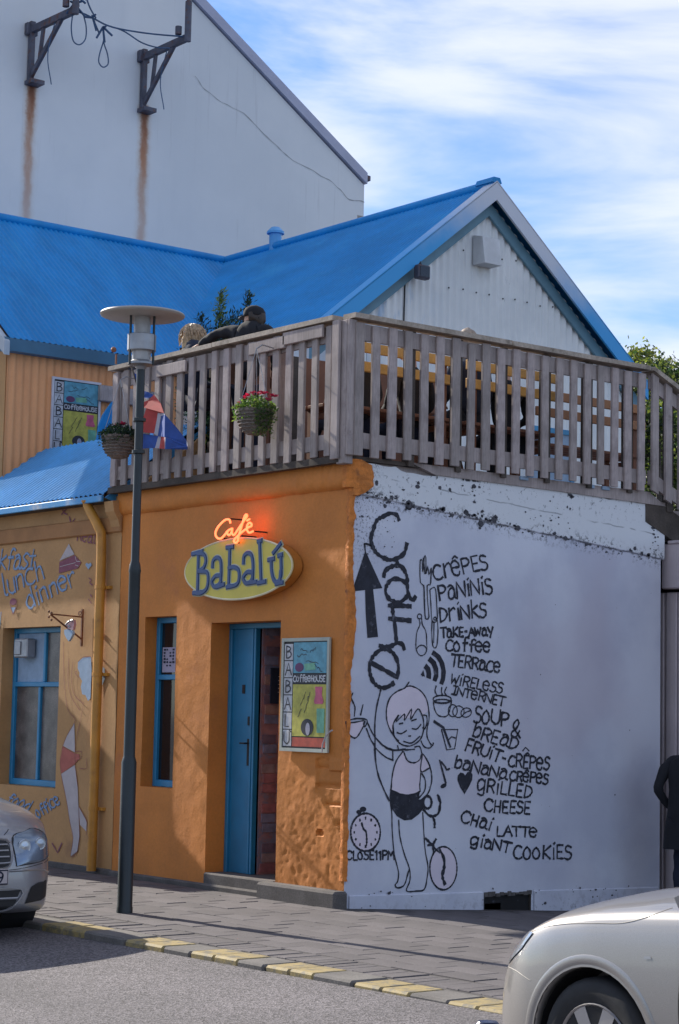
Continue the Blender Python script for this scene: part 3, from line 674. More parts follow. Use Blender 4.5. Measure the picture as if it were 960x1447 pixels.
def shelfflower():
    t = thing('flower_ornament', 'pale pink spiky paper flower standing inside the cafe window', 'ornament', (-2.78, 0.30, 0.9))
    m = MB(); c = Vector((-2.80, 0.30, 1.36)); r = random.Random(4)
    for i in range(40):
        d = Vector((r.uniform(-1, 1), -abs(r.uniform(0, .5)), r.uniform(-.4, 1))).normalized(); s = Vector((-d.z, 0, d.x)) * .012
        m.add([c, c + d * .09 + s, c + d * .17, c + d * .09 - s], [(0, 1, 2, 3)])
    m.build('petals', mat('pink paper', (0.5, 0.3, 0.42), 0.8), t)
    m = MB(); m.tube([(-2.80, 0.30, 0.9), (-2.80, 0.30, 1.36)], .006, 5); m.lathe([(0.05, 0), (0.06, .1), (0.03, .22)], (-2.80, .30, .9), 12); m.build('vase', M['lamp_metal'], t)
# door: blue frame, closed leaf on the left, open half showing the poster wall inside
mb = MB(); mb.cbox(-2.0, -0.95, 0.20, 0.27, 2.33, 2.38); mb.cbox(-2.0, -1.955, 0.20, 0.27, 0.13, 2.33); mb.build('door_frame', M['frame_dark'], cafe)
mb = MB(); mb.cbox(-1.955, -1.60, 0.225, 0.265, 0.14, 2.33, .004); leaf = mb.build('door', M['frame_dark'], cafe)
mb = MB()
for xa, xb in ((-1.655, -1.63), (-1.615, -1.59)): mb.cbox(xa, xb, 0.205, 0.225, 0.14, 2.33, .004)
mb.build('door_moulding', M['frame_dark'], leaf)
mb = MB(); mb.cbox(-1.70, -1.665, 0.212, 0.226, 1.10, 1.34, .004); mb.tube([(-1.683, 0.21, 1.30), (-1.683, 0.17, 1.30), (-1.74, 0.165, 1.30)], .009, 6); mb.cbox(-1.70, -1.67, 0.212, 0.226, 1.46, 1.54, .004); mb.build('handle', M['black'], leaf)
mb = MB(); mb.box(-1.6, -1.58, 0.28, 1.9, 0.13, 2.6); iw = mb.build('passage_wall', mat('collaged passage wall', (0.34, 0.16, 0.15), .8, var=.3, vscale=5, dirt=(0.18, 0.17, 0.22), dscale=6, drange=(.48, .62), stretch=(1, .6, 1)), cafe)
rp = random.Random(9)
pw = [mat('collage tone %d' % i, c, .8, var=.25, vscale=12) for i, c in enumerate(((0.34, .13, .13), (.2, .19, .26), (.30, .2, .19), (.17, .11, .14), (.34, .2, .16)))]
for i in range(26):
    for j in range(9):
        if rp.random() < .2: continue
        y0 = 0.29 + j * .17 + rp.uniform(0, .03); z0 = .16 + i * .088; m_ = MB(); m_.box(-1.58, -1.574 + rp.uniform(0, .004), y0, y0 + .15, z0, z0 + .076); m_.build('wall_tile', pw[rp.randint(0, 4)], iw)
mb = MB(); mb.box(-1.566, -1.555, 0.36, 0.72, 1.66, 1.98); sg = mb.build('passage_notice', M['navy_cloth'], iw)
mb = MB()
for k in range(5): mb.box(-1.5545, -1.553, 0.44, 0.62 - .03 * (k % 2), 1.90 - k * .035, 1.907 - k * .035)
mb.build('notice_text', M['mural_white'], sg)
mb = MB(); mb.box(-1.6, -0.93, 1.9, 1.95, 0.1, 2.6); mb.box(-1.6, -.93, .27, 1.9, 2.5, 2.55); mb.box(-.95, -.93, .35, 1.9, .1, 2.5); mb.build('passage_lining', M['brown_wood'], cafe)
shelfflower()

# ================================================================ TAN SHOP FRONT left of the cafe
shop = thing('shop_front', 'tan plastered shop front with blue sheet awning, blue window and blue lettering', 'shop', (-5.5, 0, 0))
def calm(x, z): return noise.noise(Vector((x * 1.5, z * 1.5, 7.1))) * 0.003 + noise.noise(Vector((x * 8, z * 8, 0.2))) * 0.0012 + 0.004
W1 = (-5.85, -4.66, 0.77, 2.41)
wall_grid('front_wall', -9.0, XL, -0.3, 3.66, [W1], 0.05, M['tan'], shop, fn=calm, reveal=0.26)
mb = MB(); mb.box(-9, -5.87, .28, .33, -.3, 3.6); mb.box(-4.64, XL, .28, .33, -.3, 3.6); mb.box(-5.87, -4.64, .28, .33, -.3, .75); mb.box(-5.87, -4.64, .28, .33, 2.43, 3.6); mb.build('inner_masonry', M['black'], shop)
mb = MB(); mb.cbox(-9, XL + .01, -0.03, 0.0, 3.30, 3.46, .012); mb.build('trim_board', mat('brown ochre trim', (0.36, .17, .06), .75, var=.15), shop)
mb = MB(); mb.cbox(-9, XL, -0.02, 0.0, -0.2, 0.05, .01); mb.build('footing', M['concrete'], shop)
window(shop, W1[0], W1[1] - 0.0, W1[2], W1[3], 0.13, 0.06, PY(45, 967, .13).z, PY(53, 1040, .13).x, 'curtain', panel=True)
mb = MB(); a = PY(31, 903, .13); mb.cbox(a.x, a.x + .27, 0.04, 0.15, a.z - .20, a.z, .012); mb.cbox(a.x + .03, a.x + .15, 0.025, 0.04, a.z - .17, a.z - .03, .006); mb.build('extractor_vent', M['galv'], shop)
# awning: corrugated lean-to roof, real waves
def corrugate(name, m, parent, O, U, V, s0, s1, tfun, pitch=0.076, amp=0.009, nt=1, n=6):
    """sheet with waves: runs along U (s0..s1), each column from t0 to t1 along V"""
    O = Vector(O); U = Vector(U).normalized(); V = Vector(V).normalized(); Nn = U.cross(V).normalized(); mb = MB(); vs = []; fs = []
    cols = int((s1 - s0) / pitch * n); 
    for i in range(cols + 1):
        s = s0 + (s1 - s0) * i / cols; t0, t1 = tfun(s); t1 = max(t1, t0 + 0.001); h = amp * cos(2 * pi * s / pitch)
        for k in range(nt + 1): vs.append(O + U * s + V * (t0 + (t1 - t0) * k / nt) + Nn * h)
    for i in range(cols):
        for k in range(nt): a = i * (nt + 1) + k; fs.append((a, a + nt + 1, a + nt + 2, a + 1))
    mb.add(vs, fs); return mb.build(name, m, parent, smooth='all')
AW0 = (-9.0, -0.13, 3.68); awv = Vector((0, 1.17, 0.83)).normalized()
corrugate('awning_roof', M['roof_light'], shop, AW0, (1, 0, 0), awv, 0, 5.30, lambda s: (0, 1.47), pitch=0.09, amp=0.011)
mb = MB(); mb.box(-9, -3.70, 1.09, 2.6, 4.40, 4.47); mb.build('flat_roof', M['roof'], shop)
mb = MB(); mb.cbox(-9, -3.70, -0.165, -0.135, 3.60, 3.665, .006); mb.build('gutter_board', M['cyan'], shop)
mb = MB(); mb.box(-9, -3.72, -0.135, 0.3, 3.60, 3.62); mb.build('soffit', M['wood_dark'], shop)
mb = MB(); mb.prism([(-3.70, -0.13, 3.64), (-3.70, 1.05, 4.47), (-3.70, 1.05, 4.40), (-3.70, -0.02, 3.60)], (0.02, 0, 0)); mb.build('verge_board', M['cyan'], shop)
mb = MB(); mb.prism([(-3.72, 0.0, 3.60), (-3.72, 1.0, 4.38), (-3.72, 1.0, 3.5), (-3.72, 0, 3.5)], (0.10, 0, 0)); mb.build('end_wall', M['tan'], shop)
mb = MB(); mb.prism([(-3.72, 0, 3.62), (-3.72, -.12, 3.60), (-3.72, -.10, 3.5), (-3.72, -.05, 3.42), (-3.72, 0, 3.26)], (0.16, 0, 0)); mb.build('corbel', M['tan'], shop)
# drainpipe
mb = MB(); a = [PY(122, 702, -.10), PY(125, 722, -.10), PY(138, 752, -.09), PY(140, 800, -.075), PY(136, 930, -.075), PY(130, 1130, -.075), PY(126, 1226, -.075)]
a = [Vector((-4.03, -.12, 3.64)), Vector((-4.02, -.11, 3.56)), Vector((-3.86, -.085, 3.36)), Vector((-3.815, -.075, 3.2)), Vector((-3.81, -.075, 2.4)), Vector((-3.81, -.075, 1.2)), Vector((-3.81, -.075, 0.02))]
mb.tube(smoothline(a, 4), [0.062 if i < 2 else .048 for i in range(25)], 14); pipe = mb.build('drainpipe', M['copper_pipe'], shop, smooth=True)
for z in (2.75, 1.9, .6): mb = MB(); mb.lathe([(.055, 0), (.055, .035)], (-3.81, -.075, z), 14); mb.box(-3.82, -3.70, -.04, 0.0, z, z + .03); mb.build('pipe_clip', M['copper_pipe'], pipe)

# ================================================================ BLUE ROOFED HOUSE behind the terrace
house = thing('corrugated_house', 'blue roofed corrugated house with white gable and ochre wing behind the terrace', 'house', (-7, 0, 0))
EZ = 5.84; RZ = 7.83
up = Vector((-2.5, 0, 1.99)).normalized(); ln = sqrt(2.5 ** 2 + 1.99 ** 2)
corrugate('left_roof', M['roof'], house, (-7.0 + .12, 0.50, EZ - .095), (0, 1, 0), up, 0, 4.8, lambda s: ((max(0, (s + .5 - 2.8)) / 2.5) * ln, ln + .15), amp=0.010)
upB = Vector((0, 2.5, 1.99)).normalized()
corrugate('left_roof_lap', M['roof'], house, Vector((-7.0 + .12, 0.50, EZ - .095)) + Vector((.62, 0, .78)) * .007, (0, 1, 0), up, 0, 4.2, lambda s: ((max(0, (s + .5 - 2.8)) / 2.5) * ln, max((max(0, (s + .5 - 2.8)) / 2.5) * ln, ln * .52)), amp=0.010)
corrugate('right_roof_lap', M['roof'], house, Vector((-9.5, 2.8, EZ)) + Vector((0, -.62, .78)) * .007, (1, 0, 0), upB, 1.2, 5.5, lambda s: ((max(0, 2.5 - s) / 2.5) * ln, max((max(0, 2.5 - s) / 2.5) * ln, ln * .52)), amp=0.010)
corrugate('right_roof', M['roof'], house, (-9.5, 2.8, EZ), (1, 0, 0), upB, 0, 5.5, lambda s: ((max(0, 2.5 - s) / 2.5) * ln, ln), amp=0.010)
mb = MB()
mb.add([(-9.5, .5, RZ), (-9.5, 8, RZ), (-12, 8, EZ), (-12, .5, EZ)], [(0, 1, 2, 3)]); mb.add([(-9.5, 5.3, RZ), (-4.0, 5.3, RZ), (-4, 7.8, EZ), (-9.5, 7.8, EZ)], [(0, 1, 2, 3)])
mb.build('rear_roof', M['roof'], house)
mb = MB(); mb.tube([(-9.5, 5.3, RZ + .01), (-3.98, 5.3, RZ + .01)], .06, 10); mb.tube([(-9.5, .42, RZ + .01), (-9.5, 5.3, RZ + .01)], .06, 10); mb.build('ridge_cap', M['roof'], house, smooth=True)
mb = MB(); mb.prism([(-4.26, 5.22, RZ + .02), (-4.26, 5.38, RZ + .02), (-4.26, 5.35, RZ + .085), (-4.26, 5.25, RZ + .085)], (.30, 0, 0)); mb.build('ridge_end', M['roof'], house)
mb = MB(); mb.tube([(-8.36, 5.32, 7.75), (-8.36, 5.32, 8.02)], .085, 14); mb.lathe([(.12, 0), (.12, .03), (.06, .09), (.0, .10)], (-8.36, 5.32, 8.02), 14); mb.build('roof_vent', M['roof_light'], house, smooth=True)
# ochre corrugated wall of the left wing, facing the terrace
corrugate('ochre_wall', M['tan_sheet'], house, (-7, 0.55, 3.6), (0, 1, 0), (0, 0, 1), 0, 4.6, lambda s: (0, 2.1), pitch=0.10, amp=0.011)
mb = MB(); mb.box(-12, -7.03, .56, 5.2, 0.4, 5.8); mb.box(-12, -9.5, .56, 7.6, .4, 5.8); mb.prism([(-12, .56, 5.8), (-7.05, .56, 5.8), (-9.5, .56, RZ - .08)], (0, .1, 0)); mb.build('wing_walls', M['tan'], house)
mb = MB(); mb.prism([(-6.86, .45, 5.74), (-6.86, .45, 5.60), (-7.0, .45, 5.60), (-7.0, .45, 5.80)], (0, 2.6, 0)); mb.build('eaves_box', M['slate'], house)
mb = MB(); mb.prism([(-6.83, .42, 5.70), (-9.5, .42, RZ - .02), (-9.5, .42, RZ - .20), (-6.83, .42, 5.54)], (0, .07, 0)); mb.prism([(-12.2, .42, 5.66), (-9.5, .42, RZ - .02), (-9.5, .42, RZ - .20), (-12.2, .42, 5.48)], (0, .07, 0)); mb.build('verge_board', mat('pale grey verge paint', (.5, .55, .6), .6), house)
mb = MB(); mb.cbox(-6.97, -6.90, 1.75, 2.75, 5.17, 5.36, .01); mb.build('wall_beam', M['wood'], house)
# white corrugated gable
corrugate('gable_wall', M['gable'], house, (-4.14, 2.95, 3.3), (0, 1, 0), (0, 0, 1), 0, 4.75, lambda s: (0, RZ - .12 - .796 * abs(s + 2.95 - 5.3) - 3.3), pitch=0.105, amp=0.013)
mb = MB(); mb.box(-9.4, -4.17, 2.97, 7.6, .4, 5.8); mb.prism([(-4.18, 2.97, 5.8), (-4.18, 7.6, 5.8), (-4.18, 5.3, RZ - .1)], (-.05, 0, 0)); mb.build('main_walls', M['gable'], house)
def rake(y0, z0, y1, z1, x0, x1, w, name, m, dz=0.0):
    mb = MB(); mb.prism([(x0, y0, z0 + dz), (x0, y1, z1 + dz), (x0, y1, z1 + dz - w), (x0, y0, z0 + dz - w)], (x1 - x0, 0, 0)); return mb.build(name, m, house)
for sgn in (-1, 1):
    ye = 5.3 + sgn * 2.62; ze = RZ - .796 * 2.62
    rake(5.3, RZ + .03, ye, ze + .03, -3.985, -3.955, 0.215, 'bargeboard', M['barge'])
    rake(5.3, RZ - .185, ye, ze - .185, -4.12, -4.085, 0.17, 'frieze_board', M['teal'])
    rake(5.3, RZ - .03, ye, ze - .03, -4.12, -3.99, 0.02, 'verge_soffit', M['teal'])
    # capping strip along the sheet edge
    mb = MB(); mb.bar((-4.04, 5.3, RZ + .035), (-4.04, ye, ze + .035), .17, .018, up=(0, sgn * .62, .78)); mb.build('verge_cap', M['barge'], house)
rv = random.Random(2); mb = MB()
for zz, k in ((6.55, 0), (5.98, 1), (7.02, 0)):
    for j in range(-11, 12):
        y = 5.3 + j * .21 + .05
        if RZ - .35 - .796 * abs(y - 5.3) > zz: (rv.random() < .8) and mb.lathe([(.010, 0), (.010, .008), (.0, .011)], (-4.128, y + rv.uniform(-.012, .012), zz - .03 * rv.random()), 6, axis='X')
mb.build('sheet_nails', M['black'], house)
a = PX(690, 352, -4.0)
mb = MB(); mb.prism([(-4.13, a.y - .12, a.z - .19), (-3.92, a.y - .12, a.z - .19), (-3.97, a.y - .12, a.z + .13), (-4.13, a.y - .12, a.z + .17)], (0, .27, 0)); mb.build('vent_hood', mat('white vent hood', (.6, .62, .64), .5), house)
a = PX(599, 383, -3.9)
mb = MB(); mb.cbox(-3.98, -3.88, a.y - .09, a.y + .09, a.z - .09, a.z + .07, .015); fl = mb.build('floodlight', M['steel'], house)
mb = MB(); mb.tube([(-4.12, a.y - .02, a.z + .2), (-4.0, a.y - .02, a.z + .22), (-3.95, a.y, a.z + .07)], .014, 6); mb.tube([(-4.13, a.y - .08, a.z + .1), (-4.125, a.y - .1, a.z - .9)], .010, 5); mb.build('bracket', M['black'], fl)
mb = MB(); mb.box(-3.879, -3.874, a.y - .07, a.y + .07, a.z - .07, a.z + .05); mb.build('lamp_glass', M['glass'], fl)
# door and window low on the gable, glimpsed through the balusters
for y0, y1, z0, z1 in ((6.0, 6.75, 4.35, 5.05), (3.35, 3.95, 4.2, 5.2)):
    mb = MB(); w = .06
    mb.box(-4.12, -4.08, y0, y1, z0, z0 + w); mb.box(-4.12, -4.08, y0, y1, z1 - w, z1); mb.box(-4.12, -4.081, y0, y0 + w, z0 + w, z1 - w); mb.box(-4.12, -4.081, y1 - w, y1, z0 + w, z1 - w); f = mb.build('window', M['frame'], house)
    mb = MB(); mb.box(-4.115, -4.10, y0 + w, y1 - w, z0 + w, z1 - w); mb.build('pane', M['mural_pale'], f)
# blue curved porch canopy against the ochre wall
mb = MB(); pts = [PX(x, y, -6.2) for x, y in ((172, 556), (158, 570), (147, 586), (141, 602), (138, 622), (136, 650), (172, 655))]
mb.prism(pts, (-.04, 0, 0)); mb.build('porch_canopy', M['roof'], house)

# ================================================================ TALL PALE BUILDING
tall = thing('rendered_building', 'tall pale rendered building with rust-streaked blank wall behind the blue roofs', 'building', (-12, 0, 0))
p1 = PX(270, 0, -12); p2 = PX(515, 262, -12); sl = (p1.z - p2.z) / (p2.y - p1.y)
yr = 4.6; zr = p2.z + sl * (p2.y - yr); y0 = 0.25; z0 = zr - sl * (yr - y0)
pn = PX(515, 306, -12); pn2 = PX(505, 312, -12); pn3 = PX(500, 322, -12)
mb = MB(); prof = [(y0, 0), (y0, z0), (yr, zr), (p2.y, p2.z), (p2.y, pn.z), (pn2.y, pn.z), (pn2.y, pn2.z), (pn3.y - .1, pn3.z), (pn3.y - .1, 0)]
mb.prism([(-12, y, z) for y, z in prof], (-9, 0, 0)); mb.build('walls', M['tall_wall'], tall)
mb = MB(); mb.prism([(-11.94, yr, zr + .20), (-11.94, p2.y + .02, p2.z + .20), (-11.94, p2.y + .02, p2.z + .02), (-11.94, yr, zr + .02)], (-9.1, 0, 0)); mb.prism([(-11.94, yr, zr + .20), (-11.94, y0 - .1, z0 + .20 - .05), (-11.94, y0 - .1, z0 - .03), (-11.94, yr, zr + .02)], (-9.1, 0, 0))
mb.build('roof_edge', mat('lilac grey roof flashing', (.42, .44, .56), .5, var=.06), tall)
mb = MB(); mb.cbox(-12.1, -11.95, p2.y, p2.y + .10, p2.z + .08, p2.z + .17, .01); mb.build('gutter_end', M['steel'], tall)
mb = MB(); cr = smoothline([PX(x, y, -11.995) for x, y in ((275, 108), (300, 135), (345, 162), (385, 200), (415, 226), (455, 248), (480, 268), (494, 281), (515, 286))], 6)
cr = [c + Vector((0, .02 * noise.noise(c * 4), .03 * noise.noise(c * 5))) for c in cr]; mb.ribbon(cr, .013, (1, 0, 0), jit=.7); mb.build('wall_crack', mat('grey crack line', (.40, .41, .42), .9), tall)  # crack drawn as a thin grey ribbon on the wall
mb = MB()
def wbr(px):
    """triangular line bracket: upright, arm pushed out from the wall, strut, post"""
    X0 = -11.93
    T = lambda x, y, d: PX(x + px, y, X0 + d)
    return T
for (dx, dy) in ((0, 0), (158.5, 39)):
    mb = MB(); A = lambda x, y, d: PX(x + dx, y + dy, -11.93 + d)
    up0 = A(46, 31, 0); lo0 = A(43, 116, 0); lo0.y = up0.y
    mb.bar(up0, lo0, .075, .075, up=(1, 0, 0))
    arm = Vector((up0.x, up0.y, up0.z - .12)); tip = A(107, 14, 1.0)
    mb.bar(arm, tip, .07, .10); mb.bar(lo0 + Vector((0, 0, .06)), arm.lerp(tip, .72), .05, .06)
    mb.bar(arm.lerp(tip, .28), Vector((lo0.x, lo0.y, lo0.z + .08)).lerp(arm.lerp(tip, .72), .28) + Vector((0, 0, .0)), .045, .045, up=(1, 0, 0))
    mb.box(lo0.x - .06, lo0.x + .14, lo0.y - .06, lo0.y + .16, lo0.z - .04, lo0.z + .02)
    mb.cbox(lo0.x - .07, lo0.x + .02, lo0.y - .09, lo0.y + .09, up0.z - .2, up0.z - .02, .01)
    mb.tube([tip - Vector((0, 0, .06)), tip + Vector((0, 0, .55)), tip + Vector((0, 0, .56)), tip + Vector((0, 0, 2.2))], [.05, .05, .03, .03], 8)
    mb.lathe([(.05, 0), (.05, .12)], tip + Vector((-.1, -.1, .05)), 8)
    mb.build('wall_bracket', M['steel'], tall)
    rb = MB(); rb.tube(smoothline([arm.lerp(tip, .55), arm.lerp(tip, .45) - Vector((0, .04, .5)), arm.lerp(tip, .5) - Vector((0, 0, .95))], 5), .008, 5); rb.build('loose_cord', M['rope'], tall)
mb = MB(); D = -11.0
R3 = lambda pts, d=D: smoothline([PX(x, y, d) for x, y in pts], 6)
mb.tube(R3(((107, 16), (120, 20), (136, 28), (152, 36), (175, 42), (215, 48), (262, 52))), .013, 5)
mb.tube(R3(((152, 36), (175, 44), (200, 60), (222, 67), (240, 68))), .011, 5)
mb.tube(R3(((120, -10), (127, 10), (136, 26))), .012, 5)
for lp in (((103, 20), (101, 40), (104, 58), (113, 63), (121, 55), (122, 38), (118, 20)), ((146, 40), (147, 55), (141, 76), (140, 88), (146, 95), (153, 90), (152, 76), (147, 60), (147, 45))): mb.tube(R3(lp), .010, 5)
for (x, y) in ((131, 25), (146, 38), (105, 5), (110, -5)):
    for k in range(6): q = PX(x, y, D); mb.tube([q, q + Vector((random.uniform(-.1, .1), random.uniform(-.15, .15), random.uniform(-.22, .08)))], .016, 4)
mb.build('rope', M['rope'], tall)

# ================================================================ SUN BLOCKERS added out of view on the left to shape sunlight on the fronts
nb = thing('unseen_sun_blocker', 'unseen blocks added up the street to cast shade on the cafe and shop fronts', 'house', (-12, 0, 0))
mb = MB(); mb.box(-15, -9.05, -1.1, 0.2, -.3, 4.25); mb.build('low_sun_blocker', M['tan'], nb)
mb = MB(); mb.box(-9.6, -9.05, -1.35, 0.2, 6.75, 7.95); mb.build('high_sun_blocker', M['pale_board'], nb)
mb = MB(); mb.box(-15, -9.6, 0.2, .24, 4.25, 8.6); mb.build('blocker_back_wall', M['pale_board'], nb)
# ================================================================ PALE BOARD WALL at the right end of the white wall
bw = thing('boarded_wall', 'pale pink boarded wall beyond the far end of the white cafe wall', 'wall', (1.2, 4.0, -0.2))
mb = MB(); mb.box(-.5, 4.2, 4.04, 4.3, -.4, 3.30); mb.build('backing', M['black'], bw)
mb = MB(); mb.cbox(-0.085, 4.2, 3.90, 4.04, 2.83, 3.26, .012); mb.cbox(.0, 4.2, 3.89, 4.04, 3.26, 3.29, .008); mb.build('fascia_panel', M['pale_board'], bw)
for a, b, d in ((-.42, -.27, 0), (-.255, -.115, .0), (-.085, .05, 0), (.065, .22, 0), (.235, .42, 0), (.435, .62, 0)) + tuple((.635 + i * .2, .82 + i * .2, 0) for i in range(17)):
    mb = MB(); mb.cbox(a, b, 3.97 + d, 4.04, -.4, 2.80, .008); mb.build('board', M['pale_board'], bw)

# ================================================================ TERRACE (deck and balustrade)
deck = thing('roof_terrace', 'weathered timber terrace with slatted railing running round the flat cafe roof', 'terrace', (-1.8, 1.8, 3.7))
DZ = 3.74; RT = 4.90
mb = MB()
for i in range(26): y = 0.0 + i * .142; mb.box(-3.62 , -0.02, y, y + .135, 3.715, 3.742)
mb.box(-3.6, -.03, 0.02, 3.66, 3.60, 3.712)
mb.prism([(-1.0, 3.66, 3.715), (-3.6, 3.66, 3.715), (-3.6, 5.5, 3.715), (-1.0, 5.5, 3.715)], (0, 0, .026)); tag(mb.build('deck_boards', M['wood'], deck), kind='stuff')
def rail_run(a, b, n, out, skew=0.0, first=0.0, posts=(), panel=()):
    """one straight run of railing from a to b (xy), balusters outside the rails"""
    a = Vector((*a, 0)); b = Vector((*b, 0)); d = (b - a); L = d.length; d.normalize(); o = Vector((*out, 0)); rz = math.atan2(d.y, d.x)
    bm = []
    for k in range(4):
        m = MB(); w = .044 + .003 * (k - 1.5) / 1.5; m.cbox(-w, w, -.014, .014, 0, 1.115 + .004 * k, .004); bm.append(shared(m, 'baluster', M['wood%d' % (k % 3)]))
    for i in range(n):
        p = a + d * (first + (L - first) * (i + .5) / n) + o * .045
        pc = piece('baluster', bm[random.randint(0, 3)], (p.x, p.y, 3.735 + random.uniform(-.012, .008)), deck, rz + random.uniform(-.03, .03))
        pc.rotation_euler[1] = random.uniform(-.006, .006)
    for z0, z1, nm in ((3.80, 3.93, 'bottom_rail'), (4.715, 4.855, 'top_rail')):
        m = MB(); c = (z0 + z1) / 2; m.bar(a + Vector((0, 0, c)) + o * .015, b + Vector((0, 0, c)) + o * .015, .030, z1 - z0); m.build(nm, M['wood'], deck)
    k = max(1, round(L / 1.75))
    for i in range(k):
        m = MB(); ga = a + d * (L * i / k + .003); gb = a + d * (L * (i + 1) / k - .003); dz = random.uniform(-.004, .004)
        m.bar(ga + Vector((0, 0, RT + .005 + dz)) + o * .01, gb + Vector((0, 0, RT + .005 + dz * .5)) + o * .01, .165, .042); m.build('cap_rail', M['wood_rail'], deck)
    for t in posts:
        p = a + d * (L * t); m = MB(); q0 = p - o * .03
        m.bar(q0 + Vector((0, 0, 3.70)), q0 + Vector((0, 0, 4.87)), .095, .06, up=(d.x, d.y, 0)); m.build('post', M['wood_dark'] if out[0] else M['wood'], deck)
def stair_rail():
    """the stair down from the terrace: railing falls away beyond the white wall"""
    a = PX(910, 523, .035); b = PX(958, 560, .035); sl = (b.z - a.z) / (b.y - a.y); L = 2.4
    A_ = Vector((.05, 3.56, RT)); B_ = Vector((.05, 3.56 + L, RT + sl * L)); u = (B_ - A_)
    m = MB(); m.bar(A_ + Vector((0, 0, .005)), B_ + Vector((0, 0, .005)), .165, .042); m.build('stair_cap_rail', M['wood_rail'], deck)
    for dz, nm in ((-.115, 'stair_top_rail'), (-1.03, 'stair_bottom_rail')):
        m = MB(); m.prism([(.035, 3.57, RT + dz + .065), (.035, 3.57 + L, RT + dz + .065 + sl * L), (.035, 3.57 + L, RT + dz - .065 + sl * L), (.035, 3.57, RT + dz - .065)], (.03, 0, 0)); m.build(nm, M['wood'], deck)
    for k in range(12):
        y = 3.62 + k * .187; z = RT + sl * (y - 3.57); m = MB(); m.prism([(.068, y - .043, z - .03 + .043 * -sl), (.068, y + .043, z - .03 + .043 * sl), (.068, y + .043, z - 1.15 + .043 * sl), (.068, y - .043, z - 1.15 - .043 * sl)], (.028, 0, 0)); m.build('stair_baluster', M['wood'], deck)
    for k in (1, 4, 7, 10):
        y = 3.62 + k * .187 + .09; z = RT + sl * (y - 3.57); m = MB(); m.box(-.03, .03, y - .045, y + .045, z - 1.2, z - .05); m.build('post', M['wood_dark'], deck)
    m = MB(); m.prism([(.02, 3.57, 3.73), (.02, 3.57 + L, 3.73 + sl * L), (.02, 3.57 + L, 3.45 + sl * L), (.02, 3.57, 3.45)], (-.06, 0, 0)); m.build('stair_stringer', M['wood_dark'], deck)
    for k in range(11):
        y = 3.60 + k * .23; m = MB(); m.box(-.95, .01, y, y + .26, 3.70 + sl * (k + .5) * .23 - .03, 3.70 + sl * (k + .5) * .23); m.build('stair_tread', M['wood'], deck)
rail_run((0.035, -0.10), (0.035, 3.52), 20, (1, 0), posts=[(i * 3 + 4.5 - .5) / 20 - .005 for i in range(6)] )
rail_run((-3.66, -0.07), (-0.10, -0.07), 19, (0, -1), posts=(.02, .25, .5, .75, .99))
stair_rail()
# corner posts
mb = MB(); mb.cbox(-0.115, -0.02, -0.155, -0.125, 3.70, 4.88, .005); mb.build('corner_board', M['wood'], deck)
mb = MB(); mb.cbox(-0.075, 0.045, -0.118, -0.03, 3.66, 4.878, .006); mb.build('corner_post', M['wood'], deck)
mb = MB(); mb.cbox(0.05, 0.078, -0.12, -0.035, 3.73, 4.878, .005); mb.build('corner_board', M['wood'], deck)
# edge joists under the balusters
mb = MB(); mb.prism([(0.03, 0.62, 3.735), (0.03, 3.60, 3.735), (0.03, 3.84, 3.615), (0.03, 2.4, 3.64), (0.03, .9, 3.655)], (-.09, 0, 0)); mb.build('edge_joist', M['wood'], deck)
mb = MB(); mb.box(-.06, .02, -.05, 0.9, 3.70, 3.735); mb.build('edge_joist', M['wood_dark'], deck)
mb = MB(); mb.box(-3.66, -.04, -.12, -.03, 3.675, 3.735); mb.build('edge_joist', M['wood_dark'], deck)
for (x0, y0, x1, y1) in ((222, 518, 262, 530), (352, 487, 402, 496), (400, 471, 456, 482)):
    a = PY(x0, y0, -.15); b = PY(x1, y1, -.15); mb = MB(); zc = (a.z + b.z) / 2 + .02; mb.cbox(a.x, b.x, -.155, -.128, zc - .055, zc + .055, .005); mb.build('bracket_board', M['wood'], deck)
for y in (1.9, 2.75, 2.95): mb = MB(); mb.cbox(.0, .05, y, y + .10, 3.70, 3.735, .004); mb.build('packing_block', M['mural_pale'], deck)

# ================================================================ TERRACE FURNITURE AND PEOPLE
def bench(x, y0, y1, label, m, ztop=4.83):
    t = thing('bench', label, 'bench', (x, (y0 + y1) / 2, 3.742), 'slatted benches along the terrace railing')
    for z in (ztop - .05, ztop - .22):
        mb = MB(); mb.cbox(x - .015, x + .015, y0, y1, z - .045, z + .045, .005); mb.build('back_slat', m, t)
    for dx in (-.46, -.34, -.22, -.10):
        mb = MB(); mb.cbox(x + dx, x + dx + .10, y0, y1, 4.23, 4.26, .004); mb.build('seat_slat', M['brown_wood'], t)
    for y in (y0 + .12, y1 - .12):
        mb = MB(); mb.cbox(x - .06, x - .016, y - .03, y + .03, 3.742, ztop, .004); mb.build('leg', M['brown_wood'], t)
        mb = MB(); mb.cbox(x - .46, x - .40, y - .03, y + .03, 3.742, 4.229, .004); mb.build('leg', M['brown_wood'], t)
        mb = MB(); mb.cbox(x - .40, x - .06, y - .025, y + .025, 4.15, 4.20, .004); mb.build('seat_rail', M['brown_wood'], t)
    return t
bench(-.45, .12, 1.55, 'yellow slatted bench nearest the street corner of the terrace', M['yellow_wood'])
bench(-.45, 1.68, 2.85, 'yellow slatted bench in the middle of the side railing', M['yellow_wood'])
bench(-.95, 3.05, 4.6, 'orange brown slatted bench at the far end of the side railing', mat('orange brown boards', (.33, .14, .05), .6), ztop=4.78)
scr = thing('timber_screen', 'dark brown boarded screen standing on the terrace behind the yellow benches', 'screen', (-2.3, 1.5, 3.742))
